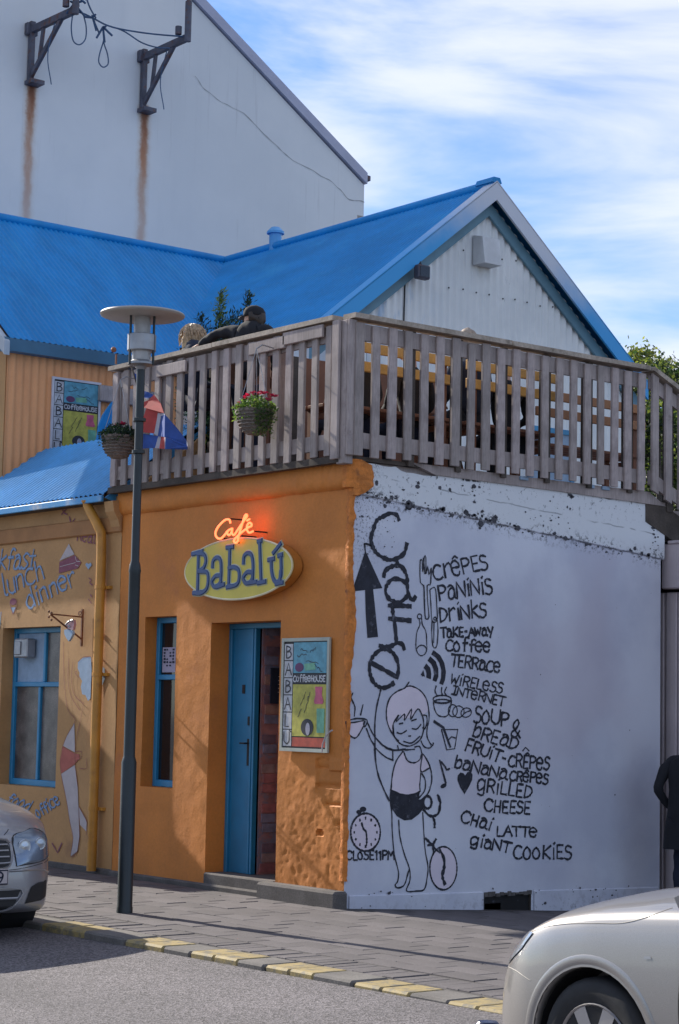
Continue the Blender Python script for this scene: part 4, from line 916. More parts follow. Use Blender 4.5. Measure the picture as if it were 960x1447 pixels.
for i in range(17):
    mb = MB(); y = .15 + i * .17; mb.cbox(-2.32, -2.295, y, y + .16, 3.75, 5.02, .004); mb.build('board', M['brown_wood'] if i % 5 else M['wood_dark'], scr)
for z in (4.0, 4.7): mb = MB(); mb.box(-2.36, -2.321, .15, 3.0, z, z + .09); mb.build('cross_rail', M['wood_dark'], scr)
def table(x, y, label):
    t = thing('picnic_table', label, 'table', (x, y, 3.742))
    for i in range(4):
        mb = MB(); mb.cbox(x - .3 + i * .155, x - .155 + i * .155, y - .75, y + .75, 4.40, 4.43, .004); mb.build('top_board', M['brown_wood'], t)
    for s in (-1, 1):
        for q in (-1, 1): mb = MB(); mb.bar((x + q * .05, y + s * .6, 4.39), (x + q * .3, y + s * .6, 3.742), .05, .08); mb.build('leg', M['brown_wood'], t)
table(-1.45, 1.7, 'red brown picnic table on the terrace behind the yellow benches')
def skinmesh(name, nodes, edges, m, parent, levels=2):
    """one continuous body grown along a skeleton (nodes: world point, radius x, radius y)"""
    me = bpy.data.meshes.new(name); o0 = org(parent)
    me.from_pydata([tuple(Vector(n[0]) - o0) for n in nodes], edges, [])
    ob = bpy.data.objects.new(name, me); COL.objects.link(ob)
    sk = ob.modifiers.new('skin', 'SKIN'); sk.use_smooth_shade = True
    for i, n in enumerate(nodes): me.skin_vertices[0].data[i].radius = (n[1], n[2] if len(n) > 2 else n[1])
    me.skin_vertices[0].data[0].use_root = True
    sb = ob.modifiers.new('sub', 'SUBSURF'); sb.levels = levels; sb.render_levels = levels
    dg = bpy.context.evaluated_depsgraph_get(); ev = ob.evaluated_get(dg); nm = bpy.data.meshes.new_from_object(ev)
    bpy.data.objects.remove(ob); nm.name = name
    for p in nm.polygons: p.use_smooth = True
    if 'cloth' in m.name or 'denim' in m.name:      # folds
        nn = [v.normal.copy() for v in nm.vertices]
        for v, q in zip(nm.vertices, nn): v.co += q * (.016 * noise.noise(v.co * 9 + Vector((0, 0, v.co.x * 6))) + .006 * noise.noise(v.co * 26))
    nm.materials.clear(); nm.materials.append(m)
    ob = bpy.data.objects.new(name, nm); COL.objects.link(ob)
    if parent: ob.parent = parent
    return ob
def blob(name, c, r, m, parent, seed=0, amp=.12, cut=None, n=20, keep=None, squash=(1, 1, 1)):
    """hair or cap: a bumpy shell round a head"""
    mb = MB(); vs = []; fs = []; c = Vector(c)
    for i in range(n + 1):
        th = pi * i / n
        for k in range(n * 2):
            a = pi * k / n; d = Vector((sin(th) * cos(a), sin(th) * sin(a), cos(th)))
            q = 1 + amp * noise.noise(d * 2.2 + Vector((seed, 0, 0))) + amp * .5 * noise.noise(d * 7 + Vector((seed, 3, 0)))
            vs.append(c + Vector((d.x * squash[0], d.y * squash[1], d.z * squash[2])) * r * q)
    w = n * 2
    for i in range(n):
        for k in range(w):
            f = (i * w + k, i * w + (k + 1) % w, (i + 1) * w + (k + 1) % w, (i + 1) * w + k)
            mid = (vs[f[0]] + vs[f[2]]) / 2 - c
            if keep is None or keep(mid): fs.append(f)
    mb.add(vs, fs); return mb.build(name, m, parent, smooth='all')
def rot(p, a): return Vector((p[0] * cos(a) - p[1] * sin(a), p[0] * sin(a) + p[1] * cos(a), p[2]))
def person(label, base, facing, seat, top, bottom, hairm, hairfn=None, lean=0.0, scale=1.0, cap=False, hoodie=False, arms='lap', group=None, headturn=0.0, seathigh=.5, sink=0.0, hairscale=1.0, strands=False):
    """continuous clothed body; head with face features and hair. base = floor point, facing = yaw of +Y"""
    t = thing('person', label, 'person', base, group); B = Vector(base); s = scale
    def P(x, y, z): return B + rot((x * s, y * s, z * s), facing)
    hz = seathigh if seat else .93
    lx = lean
    hip = (0, 0, hz); waist = (lx * .25, .02, hz + .17); chest = (lx * .7, .02, hz + .38); neckb = (lx, .03, hz + .53); neck = (lx * 1.1, .04, hz + .60 - sink * .6); head = (lx * 1.15, .06, hz + .72 - sink)
    nd = [(P(*hip), .155 * s, .12 * s), (P(*waist), .14 * s, .105 * s), (P(*chest), .165 * s, .115 * s), (P(*neckb), .10 * s, .08 * s), (P(*neck), .055 * s, .055 * s)]
    ed = [(0, 1), (1, 2), (2, 3), (3, 4)]
    def chain(start, pts):
        k = start
        for p in pts: nd.append((P(*p[0]), p[1] * s, p[1] * s)); ed.append((k, len(nd) - 1)); k = len(nd) - 1
    hands = []
    for q in (-1, 1):
        sh = (lx * .9 + q * .19, .02, hz + .49)
        if arms == 'rail' and q > 0: el = (lx * .6 + .27, .04, hz + .22); wr = (.12, .26, hz + .14)
        elif arms == 'lap': el = (lx * .6 + q * .27, .04, hz + .22); wr = (q * .12, .26, hz + .14)
        elif arms == 'rail': el = (lx - .38, .02, hz + .49); wr = (lx - .62, .06, hz + .40)
        elif arms == 'pocket': el = (q * .31, -.07, hz + .22); wr = (q * .20, .08, hz + .04)
        else: el = (lx * .6 + q * .25, 0, hz + .2); wr = (q * .27, .08, hz - .05)
        chain(2, [(sh, .070), (el, .052), (wr, .036)]); hands.append((P(*wr), P(*el)))
    ntop = len(nd)
    skinmesh('body', nd, ed, top, t)
    nd = [(P(0, 0, hz + .02), .15 * s, .12 * s)]; ed = []
    for q in (-1, 1):
        if seat: leg = [((q * .10, .08, hz), .085), ((q * .12, .44, hz + .01), .06), ((q * .12, .46, .08), .045), ((q * .12, .60, .045), .04)]
        else: leg = [((q * .10, 0, hz - .12), .09), ((q * .11, .03, .48), .062), ((q * .12, -.03, .09), .045), ((q * .13, .12, .045), .04)]
        chain(0, leg)
    skinmesh('legs', nd, ed, bottom, t)
    for wr, el in hands:          # palm with four fingers and a thumb, loosely curled
        d = (wr - el).normalized(); sd = d.cross(Vector((0, 0, 1))).normalized(); dn = Vector((0, 0, -1))
        hn = [(wr - d * .01, .024, .018), (wr + d * .045, .036, .016)]; he = [(0, 1)]
        for k in range(4):
            a = wr + d * .085 + sd * (.026 - .0175 * k); b = a + d * (.034 - .004 * abs(k - 1.3)) + dn * .012; c = b + d * .012 + dn * .026
            i = len(hn); hn += [(a, .0095, .0095), (b, .0085, .0085), (c, .0075, .0075)]; he += [(1, i), (i, i + 1), (i + 1, i + 2)]
        a = wr + d * .035 + sd * .045; i = len(hn); hn += [(a, .011, .011), (a + d * .03 + sd * .012 + dn * .01, .009, .009)]; he += [(1, i), (i, i + 1)]
        skinmesh('hand', hn, he, M['skin'], t, 1)
    hc = P(*head); f2 = facing + headturn
    def H(x, y, z): return hc + rot((x * s, y * s, z * s), f2)
    # head: one lofted surface, narrower at the chin, with nose and brow
    mb = MB(); vs = []; fs = []; n = 18; w = 28
    for i in range(n + 1):
        th = pi * i / n
        for k in range(w):
            a = 2 * pi * k / w; x = sin(th) * sin(a); y = sin(th) * cos(a); z = cos(th)
            wx = .078 * (1 - .30 * max(0, -z) ** 1.5); wy = .098 * (1 - .12 * max(0, -z)); p = [x * wx, y * wy, z * .118]
            fr = max(0, y) ** 3
            p[1] += fr * (.020 * math.exp(-((z + .12) / .16) ** 2) * math.exp(-(x / .16) ** 2) - .010 * math.exp(-((z - .12) / .10) ** 2) * math.exp(-((abs(x) - .35) / .18) ** 2) + .007 * math.exp(-((z + .42) / .09) ** 2) * math.exp(-(x / .3) ** 2))
            vs.append(H(*p))
    for i in range(n):
        for k in range(w): fs.append((i * w + k, i * w + (k + 1) % w, (i + 1) * w + (k + 1) % w, (i + 1) * w + k))
    mb.add(vs, fs); mb.tube([P(*neckb), H(0, -.015, -.06)], .052 * s, 14, False)
    for q in (-1, 1): mb.lathe([(0, -.012), (.018, -.008), (.026, 0), (.016, .008), (0, .010)], H(q * .078, -.008, -.005), 10, axis='X', sx=.8)
    hd = mb.build('head', M['skin'], t, smooth='all')
    mb = MB()
    for q in (-1, 1): mb.lathe([(0, -.004), (.010, 0), (0, .004)], H(q * .030, .086, .012), 8, axis='Y')
    mb.build('eyes', M['black'], hd)
    mb = MB(); mb.tube([H(-.024, .088, -.052), H(0, .096, -.055), H(.024, .088, -.052)], .004, 5); mb.build('mouth', M['mural_red'], hd)
    inv = lambda v: rot(v, -f2)
    if hairfn is None:
        hairfn = lambda v: (inv(v).y < .02 or v.z > .055) and v.z > -.075
    blob('hair', H(0, -.012, .018 - .04 * (hairscale > 1)), .116 * s * hairscale, hairm, t, seed=base[0], keep=hairfn, squash=(.80, .98, 1.03 if hairscale == 1 else 1.25))
    if strands:
        mb = MB(); r = random.Random(3)
        for i in range(150):
            a = r.uniform(0, 2 * pi); q = r.uniform(.2, 1.0); pts = []
            for k in range(6):
                th = .15 + k * .42 * q + .1; rr = .142 + r.uniform(-.004, .010)
                pts.append(H(rr * .82 * sin(min(th, 1.5)) * cos(a + .1 * k), -.02 + rr * sin(min(th, 1.5)) * sin(a + .1 * k), .02 + rr * cos(min(th, 1.6)) * .95 - max(0, th - 1.5) * .11))
            mb.tube(pts, [.004, .006, .006, .005, .004, .002], 4, False)
        mb.build('hair_strands', mat('streaked fair hair', (.42, .31, .20), .5, var=.5, vscale=40), t)
    if cap:
        mb = MB(); mb.lathe([(.104, .030), (.108, .045), (.106, .078), (.086, .112), (.042, .134), (0, .139)], H(0, -.01, .0), 24, sx=.86, sy=1.04)
        cp = mb.build('cap', M['black_cloth'], t, smooth='all')
        for v in cp.data.vertices: pass
        mb = MB(); pts = [H(.075 * sin(a), .08 + .085 * cos(a), .035 - .02 * cos(a)) for a in [(-pi / 2 + pi * k / 12) for k in range(13)]]; mb.prism(pts, (0, 0, .008)); mb.build('cap_peak', mat('grey cap peak', (.12, .13, .16), .7), cp)
    return t, P, H
# facing: angle that turns +Y; -x direction is +pi/2
man, PP, HH = person('man in a black cap and dark jacket leaning back on the street-side railing', (-2.10, .42, 3.742), radians(20), False, M['black_cloth'], M['denim'], M['hair_dark'], arms='rail', cap=True, hairfn=lambda v: rot(v, -radians(105)).y < -.02 and v.z > -.07, headturn=radians(85), sink=.13)
wom, PP2, HH2 = person('fair-haired person in a dark coat sitting left of the man in the cap', (-2.98, .40, 3.742), radians(-15), True, M['navy_cloth'], M['denim'], M['hair_blond'], arms='lap', strands=True, lean=-.16, headturn=radians(15), seathigh=.87, sink=.12, hairfn=lambda v: v.z > -.18, hairscale=1.08)
p3, _, _ = person('light brown haired person sitting with their head just over the side railing', (-.72, 1.98, 3.742), radians(90), True, M['navy_cloth'], M['black_cloth'], M['hair_grey'], seathigh=.60, hairfn=lambda v: v.z > -.09)
p4, _, _ = person('dark-haired person sitting behind the first balusters by the terrace corner', (-.72, .62, 3.742), radians(90), True, M['black_cloth'], M['denim'], M['hair_dark'], seathigh=.42)
p5, _, _ = person('person in black sitting on the second yellow bench behind the balusters', (-.72, 2.45, 3.742), radians(80), True, M['black_cloth'], M['black_cloth'], M['hair_dark'], seathigh=.44)
p6, _, _ = person('person in black sitting at the right end of the first yellow bench', (-.72, 1.28, 3.742), radians(95), True, M['black_cloth'], M['denim'], M['hair_dark'], seathigh=.42)
# walker at the right edge
wk, PW, HW = person('person in a long black jacket and jeans standing by the pale boards', (.72, 3.42, -.18), radians(25), False, M['black_cloth'], M['denim'], M['hair_dark'], arms='pocket', scale=.985)
mb = MB(); vs = []; fs = []; prof = [(.62, .255, .20), (.75, .245, .19), (.95, .215, .165), (1.15, .20, .15), (1.32, .215, .15), (1.42, .19, .13), (1.47, .10, .09)]
for j, (z, a, b) in enumerate(prof):
    for k in range(28):
        t_ = 2 * pi * k / 28; f = 1 + .05 * sin(5 * t_ + z * 3) * (1.5 - z) + .03 * noise.noise(Vector((cos(t_) * 2, sin(t_) * 2, z * 4)))
        vs.append(PW(a * cos(t_) * f, b * sin(t_) * f, z))
for j in range(len(prof) - 1):
    for k in range(28): fs.append((j * 28 + k, j * 28 + (k + 1) % 28, (j + 1) * 28 + (k + 1) % 28, (j + 1) * 28 + k))
mb.add(vs, fs); mb.build('jacket', M['black_cloth'], wk, smooth='all')

# shrub in a tub on the terrace
def leafy(name, label, cat, base, stems, m1, m2, leaf=(.05, .012), per=120, tub=None, seed=1, group=None):
    t = thing(name, label, cat, base, group); r = random.Random(seed); B = Vector(base)
    a = MB(); b = MB(); st = MB()
    for (dx, dy, h, rad, light) in stems:
        top_ = B + Vector((dx, dy, h)); st.tube([B + Vector((0, 0, .3)), B.lerp(top_, .5) + Vector((dx * .2, dy * .2, 0)), top_], [.012, .008, .003], 5)
        for i in range(per):
            u = r.random(); p = (B + Vector((0, 0, .3))).lerp(top_, u) + Vector((dx, dy, 0)) * .2 * sin(pi * u) + Vector((r.gauss(0, rad), r.gauss(0, rad), r.gauss(0, rad * .6))) * (1.1 - u * .6)
            d = Vector((r.uniform(-1, 1) + dx, r.uniform(-1, 1) + dy, r.uniform(.1, 1.6))).normalized(); s_ = d.cross(Vector((r.random(), r.random(), r.random()))).normalized() * leaf[1]; L = leaf[0] * r.uniform(.6, 1.3)
            (b if (light and u > .55 and r.random() < .7) or r.random() < .08 else a).add([p, p + d * L * .5 + s_, p + d * L, p + d * L * .5 - s_], [(0, 1, 2, 3)])
    a.build('foliage', m1, t); b.build('leaf_tips', m2, t); st.build('stems', M['wood_dark'], t)
    if tub: mb = MB(); mb.lathe([(.0, 0), (.17, 0), (.22, .38), (.235, .38), (.235, .42), (.20, .42), (.19, .34), (0, .34)], base, 20); mb.build('tub', M['wood_dark'], t, smooth=True)
    return t
g_dark = leafmat('dark conifer and shaded leaf green', (.014, .034, .028)); g_mid = leafmat('mid leaf green', (.045, .09, .028)); g_lite = leafmat('light leaf green', (.13, .17, .05), .3)
leafy('potted_shrub', 'dark feathery evergreen shrub in a tub on the terrace behind the man in the cap', 'shrub', (-3.80, 1.15, 3.742), [(-.26, .05, 1.95, .06, 0), (-.12, 0, 1.72, .12, 0), (.1, .1, 1.75, .20, 0), (.35, .2, 1.75, .18, 0), (-.2, .1, 1.70, .18, 0), (.0, .2, 1.85, .14, 0), (.25, .1, 1.9, .12, 0), (.5, .3, 1.7, .15, 0), (.02, .1, 2.16, .045, 1), (-.05, -.1, 1.68, .1, 0), (.16, .05, 1.78, .09, 0), (.34, .22, 2.10, .05, 0), (.28, .1, 1.66, .1, 0), (.5, .3, 1.68, .08, 0), (-.2, .2, 1.6, .1, 0)], g_dark, g_lite, leaf=(.062, .0085), per=1300, tub=True, seed=4)

# hanging baskets
def basket(label, c, shade=1.0, seed=1):
    c = Vector(c); t = thing('hanging_basket', label, 'flower basket', c, 'flower baskets hanging on the terrace railing'); r = random.Random(seed)
    wov = mat('woven basket', (.20, .165, .14), .9, var=.25, vscale=14, fine=.3, fscale=70, bump=.8, bscale=55, bdist=.006)
    mb = MB(); mb.lathe([(0, -.20), (.07, -.195), (.115, -.15), (.145, -.08), (.16, 0), (.168, .0), (.168, .018), (.15, .018), (.14, -.02), (0, -.03)], c, 28); bo = mb.build('bowl', wov, t, smooth=True)
    mb = MB()
    for j in range(7):
        z = -.17 + j * .028; rr = [.10, .125, .14, .15, .155, .16, .163][j]
        mb.tube([c + Vector((rr * cos(a), rr * sin(a), z + .004 * sin(a * 9 + j * 2))) for a in [2 * pi * k / 24 for k in range(25)]], .007, 5, False)
    mb.build('woven_ribs', wov, bo, smooth='all')
    mb = MB()
    for a in (0.3, 2.4, 4.5): mb.tube([c + Vector((.16 * cos(a), .16 * sin(a), 0)), c + Vector((0, .0, .56))], .0035, 4)
    mb.tube([c + Vector((0, 0, .56)), c + Vector((0, .06, .60)), c + Vector((0, .25, .58))], .006, 5); mb.build('hanger', M['galv'], t)
    a_, b_ = MB(), MB()
    for i in range(1500):
        an = r.uniform(0, 2 * pi); rr = .19 * sqrt(r.random()); z = .03 + .09 * (1 - (rr / .19) ** 2) * r.random() * 1.3
        p = c + Vector((rr * cos(an), rr * sin(an), z))
        if r.random() < .28 and seed == 1: u = r.random(); p = c + Vector((.15 + .05 * r.random() - .03 * u, -.02 + .1 * r.uniform(-1, 1), .03 - u * .26))
        elif r.random() < .15: u = r.random(); p = c + Vector((.18 * cos(an), .18 * sin(an), .02 - u * .10))
        d = Vector((r.uniform(-1, 1), r.uniform(-1, 1), r.uniform(-.5, 1))).normalized(); s_ = d.cross(Vector((r.random(), r.random(), r.random()))).normalized() * .008
        (a_ if r.random() < .72 else b_).add([p, p + d * .012 + s_, p + d * .03, p + d * .012 - s_], [(0, 1, 2, 3)])
    a_.build('foliage', g_mid if seed == 1 else g_dark, t); b_.build('light_foliage', g_lite if seed == 1 else g_mid, t)  # the shaded basket gets darker greens, its shade is put into the leaf colour
    pk = [mat('pink petals', (.72, .07, .19), .6, var=.3, vscale=20), mat('white petals', (.8, .78, .74), .6)]
    sites = [(-.19, -.02, .09, 0), (-.17, -.05, .05, 0), (-.12, .0, .15, 0), (-.10, -.04, .13, 0), (-.02, 0, .16, 0), (.03, .02, .165, 0), (.09, .03, .15, 0), (.14, .06, .13, 0), (.17, .09, .12, 0), (.16, .02, .09, 0), (-.09, -.12, .05, 1), (-.03, -.12, .10, 1), (.13, .0, .07, 1)]
    if seed != 1: sites = [(-.05, 0, .12, 0), (.0, .03, .14, 0), (.06, .02, .13, 0)]
    for (x, y, z, w) in sites:
        f = MB(); p = c + Vector((x, y, z))
        for j in range(3 if not w else 1):
            q = p + Vector((r.uniform(-.018, .018), r.uniform(-.018, .018), r.uniform(-.012, .012)))
            for k in range(6):
                an = k * pi / 3 + r.random(); d = Vector((cos(an), sin(an), r.uniform(.1, .8))).normalized() * (.034 if not w else .02); s_ = Vector((-sin(an), cos(an), 0)) * .015
                f.add([q, q + d * .6 + s_, q + d, q + d * .6 - s_], [(0, 1, 2, 3)])
        f.build('flower', pk[w], t)
    return t
basket('woven basket of pink flowers hanging in sun near the terrace corner', (-.95, -.33, 4.17), seed=1)
basket('shaded woven basket of dull pink flowers hanging behind the street lamp', (-3.12, -.35, 4.15), seed=2)

# flag on its staff
fl = thing('flag', 'blue flag with white-edged red cross drooping behind the lamp post', 'flag', (-2.9, -.30, 4.9))
A = lambda x, y: PY(130 + x / 3.31, 500 + y / 3.31, -.32)
FLM = [mat('flag blue', (.015, .06, .27), .75, var=.2, vscale=9), mat('flag red', (.42, .045, .04), .75, var=.15, vscale=9), mat('flag white', (.40, .40, .46), .75, var=.1)]
mb = MB()
polys = [(0, [(188, 85), (206, 95), (216, 150), (212, 170)]), (1, [(208, 168), (222, 160), (226, 200), (212, 205)]), (0, [(240, 172), (262, 178), (276, 186), (285, 195), (262, 210), (240, 205)]), (0, [(222, 165), (240, 172), (240, 205), (225, 205)]),
         (1, [(285, 190), (318, 232), (345, 278), (312, 278), (252, 252), (250, 226), (270, 215)]), (2, [(312, 278), (345, 278), (352, 286), (318, 292)]), (1, [(262, 254), (300, 270), (296, 300), (288, 372), (246, 368), (250, 300)]),
         (2, [(300, 270), (318, 280), (308, 330), (298, 382), (288, 374), (296, 300)]), (0, [(318, 288), (352, 286), (392, 345), (432, 405), (430, 420), (350, 390), (298, 384), (308, 330)]),
         (0, [(232, 372), (300, 384), (292, 440), (230, 442)]), (2, [(300, 383), (310, 385), (303, 441), (292, 440)]), (1, [(310, 385), (350, 391), (346, 446), (303, 441)]), (2, [(350, 391), (358, 393), (354, 447), (346, 446)]),
         (0, [(358, 393), (430, 420), (440, 434), (432, 446), (354, 447)]), (0, [(216, 200), (250, 226), (250, 300), (246, 368), (232, 372), (222, 290)]), (2, [(432, 405), (445, 415), (452, 432), (440, 434), (430, 420)])]
for mi, pl in polys:
    mb.mi = mi; pts = [A(x, y) for x, y in pl]
    pts = [p + Vector((0, .045 * sin(p.x * 17 + p.z * 3) * (4.85 - p.z), 0)) for p in pts]; mb.prism(pts, (0, .004, 0))
mb.build('cloth', FLM, fl)
mb = MB(); mb.tube([A(186, 60), A(215, 160), A(300, 330), A(452, 440)][0:2] + [A(205, 300)], .009, 6); mb.tube([Vector((-3.02, -.1, 4.93)), A(186, 60) + Vector((0, -.02, .02))], .012, 6); mb.build('staff', M['wood_dark'], fl)
mb = MB(); a = A(35 * 1.0, -8); c = Vector((-3.58, -.12, 4.95)); mb.tube([c, c + Vector((0, 0, .10))], .010, 6); mb.lathe([(0, -.03), (.022, -.02), (.03, 0), (.022, .02), (0, .03)], c + Vector((-.05, 0, .15)), 10); mb.build('finial_knob', M['brown_wood'], deck)

# ================================================================ STREET LAMP
lamp = thing('street_lamp', 'dark street lamp with a flat pale disc on top standing on the pavement', 'street lamp', (-.49, -1.8, 0))
LX, LY = -.50, -1.80
mb = MB(); r0, r1, r2 = .060, .046, .034
mb.lathe([(r0 + .004, -.02), (r0 + .004, .04), (r0, .05), (r0, 1.17), (r1 + .002, 1.21), (r1, 1.22), (r1, 2.66), (r1 + .004, 2.68), (r1 - .002, 2.73), (r2, 2.76), (r2, 4.35)], (LX, LY, 0), 28)
mb.build('pole', M['lamp_metal'], lamp, smooth=True)
mb = MB()
for z in (3.62, 3.88): mb.lathe([(r2, 0), (.052, .005), (.052, .03), (r2, .035)], (LX, LY, z), 20); mb.box(LX - .07, LX - .04, LY - .01, LY + .01, z, z + .03)
mb.build('pole_clamp', M['lamp_metal'], lamp, smooth=True)
mb = MB(); mb.lathe([(.03, 4.30), (.05, 4.33), (.105, 4.345), (.105, 4.36), (.085, 4.375), (.05, 4.40), (.03, 4.42), (0, 4.43)], (LX, LY, 0), 28); mb.build('lamp_base', M['galv'], lamp, smooth=True)
mb = MB(); mb.lathe([(.075, 4.375), (.078, 4.47), (.07, 4.47), (.068, 4.375)], (LX, LY, 0), 28)
gl = mat('frosted lamp glass', (.42, .42, .42), .35, var=.15, vscale=8); mb.build('lamp_glass', gl, lamp, smooth=True)
mb = MB(); mb.lathe([(.112, 4.455), (.116, 4.46), (.116, 4.585), (.112, 4.59), (.05, 4.59), (.05, 4.455)], (LX, LY, 0), 28); mb.build('lamp_collar', M['galv'], lamp, smooth=True)
mb = MB(); mb.lathe([(.065, 4.59), (.07, 4.70), (.06, 4.74)], (LX, LY, 0), 24); mb.build('upper_glass', gl, lamp, smooth=True)
mb = MB()
for k in range(3):
    a = 2 * pi * k / 3 + .5; mb.tube([(LX + .108 * cos(a), LY + .108 * sin(a), 4.34), (LX + .108 * cos(a), LY + .108 * sin(a), 4.75)], .010, 6)
mb.build('lamp_rods', M['lamp_metal'], lamp)
mb = MB(); mb.lathe([(0, 4.735), (.32, 4.735), (.337, 4.742), (.343, 4.752), (.337, 4.762), (.20, 4.785), (0, 4.795)], (LX, LY, 0), 48); mb.build('lamp_disc', M['lamp_white'], lamp, smooth=True)
# ================================================================ TREES beyond the terrace
def tree(label, base, h, rad, seed, m1, m2, n=5200, crown0=.35):
    t = thing('tree', label, 'tree', base, 'trees beyond the terrace'); r = random.Random(seed); B = Vector(base); mb = MB(); limbs = []
    mb.tube([B, B + Vector((.1, .05, h * .45)), B + Vector((0, .1, h * .93))], [.16, .11, .02], 9)
    for i in range(26):
        u = r.uniform(crown0, .95); p = B + Vector((.05, .08, h * u)); an = r.uniform(0, 2 * pi); L = rad * (1.15 - .75 * (u - crown0) / (1 - crown0)) * r.uniform(.6, 1.1)
        q = p + Vector((cos(an) * L, sin(an) * L, L * r.uniform(.15, .6))); mb.tube([p, p.lerp(q, .5) + Vector((0, 0, .05)), q], [.035, .02, .006], 5); limbs.append((p, q))
    mb.build('trunk', M['wood_dark'], t)
    a, b = MB(), MB()
    clumps = [(p.lerp(q, r.uniform(.2, 1.05)), r.uniform(.2, .4) * rad * .6) for p, q in limbs for _ in range(4)] + [(B + Vector((0, .1, h * .95)), rad * .18)]
    for i in range(n):
        c, s = clumps[r.randrange(len(clumps))]; g = Vector((r.gauss(0, 1), r.gauss(0, 1), r.gauss(0, .8))); p = c + g * s * .55
        d = Vector((r.uniform(-1, 1), r.uniform(-1, 1), r.uniform(-.6, 1))).normalized(); sd = d.cross(Vector((r.random(), r.random(), r.random() + .1))).normalized() * r.uniform(.016, .034); L = r.uniform(.06, .11)
        (b if r.random() < .35 else a).add([p, p + d * L * .5 + sd, p + d * L, p + d * L * .5 - sd], [(0, 1, 2, 3)])
    a.build('crown', m1, t); b.build('crown_light_leaves', m2, t)
tm = leafmat('olive foliage', (.10, .12, .035)); tl = leafmat('yellow green foliage', (.20, .20, .05), .3); td = leafmat('deep green foliage', (.022, .04, .022))
def ground_at(px, py, dist):
    p = CC + (CF * FPX + CR * (px - 480) + CU * (723.5 - py)) * (dist / FPX); return p
p = ground_at(903, 466, 34); tree('sunlit olive green tree beside the end of the blue gable roof', (p.x, p.y, -.3), p.z + .3, 1.15, 3, tm, tl, 20000)
p = ground_at(868, 520, 36); tree('small dark tree mostly hidden by the gable roof edge', (p.x, p.y, -.3), p.z + .3, 1.3, 9, td, tm, 9000)
p = ground_at(948, 498, 33); tree('dark green tree at the right edge above the railing', (p.x, p.y, -.3), p.z + .3, 1.7, 5, td, tm, 24000)
p = ground_at(985, 505, 31); tree('dark green tree cut off by the right side of the view', (p.x, p.y, -.3), p.z + .3, 1.9, 6, td, tm, 12000)
p = ground_at(925, 560, 30); tree('low green tree in front of the taller ones right of the gable', (p.x, p.y, -.3), p.z + .3, 1.5, 8, td, tm, 20000)

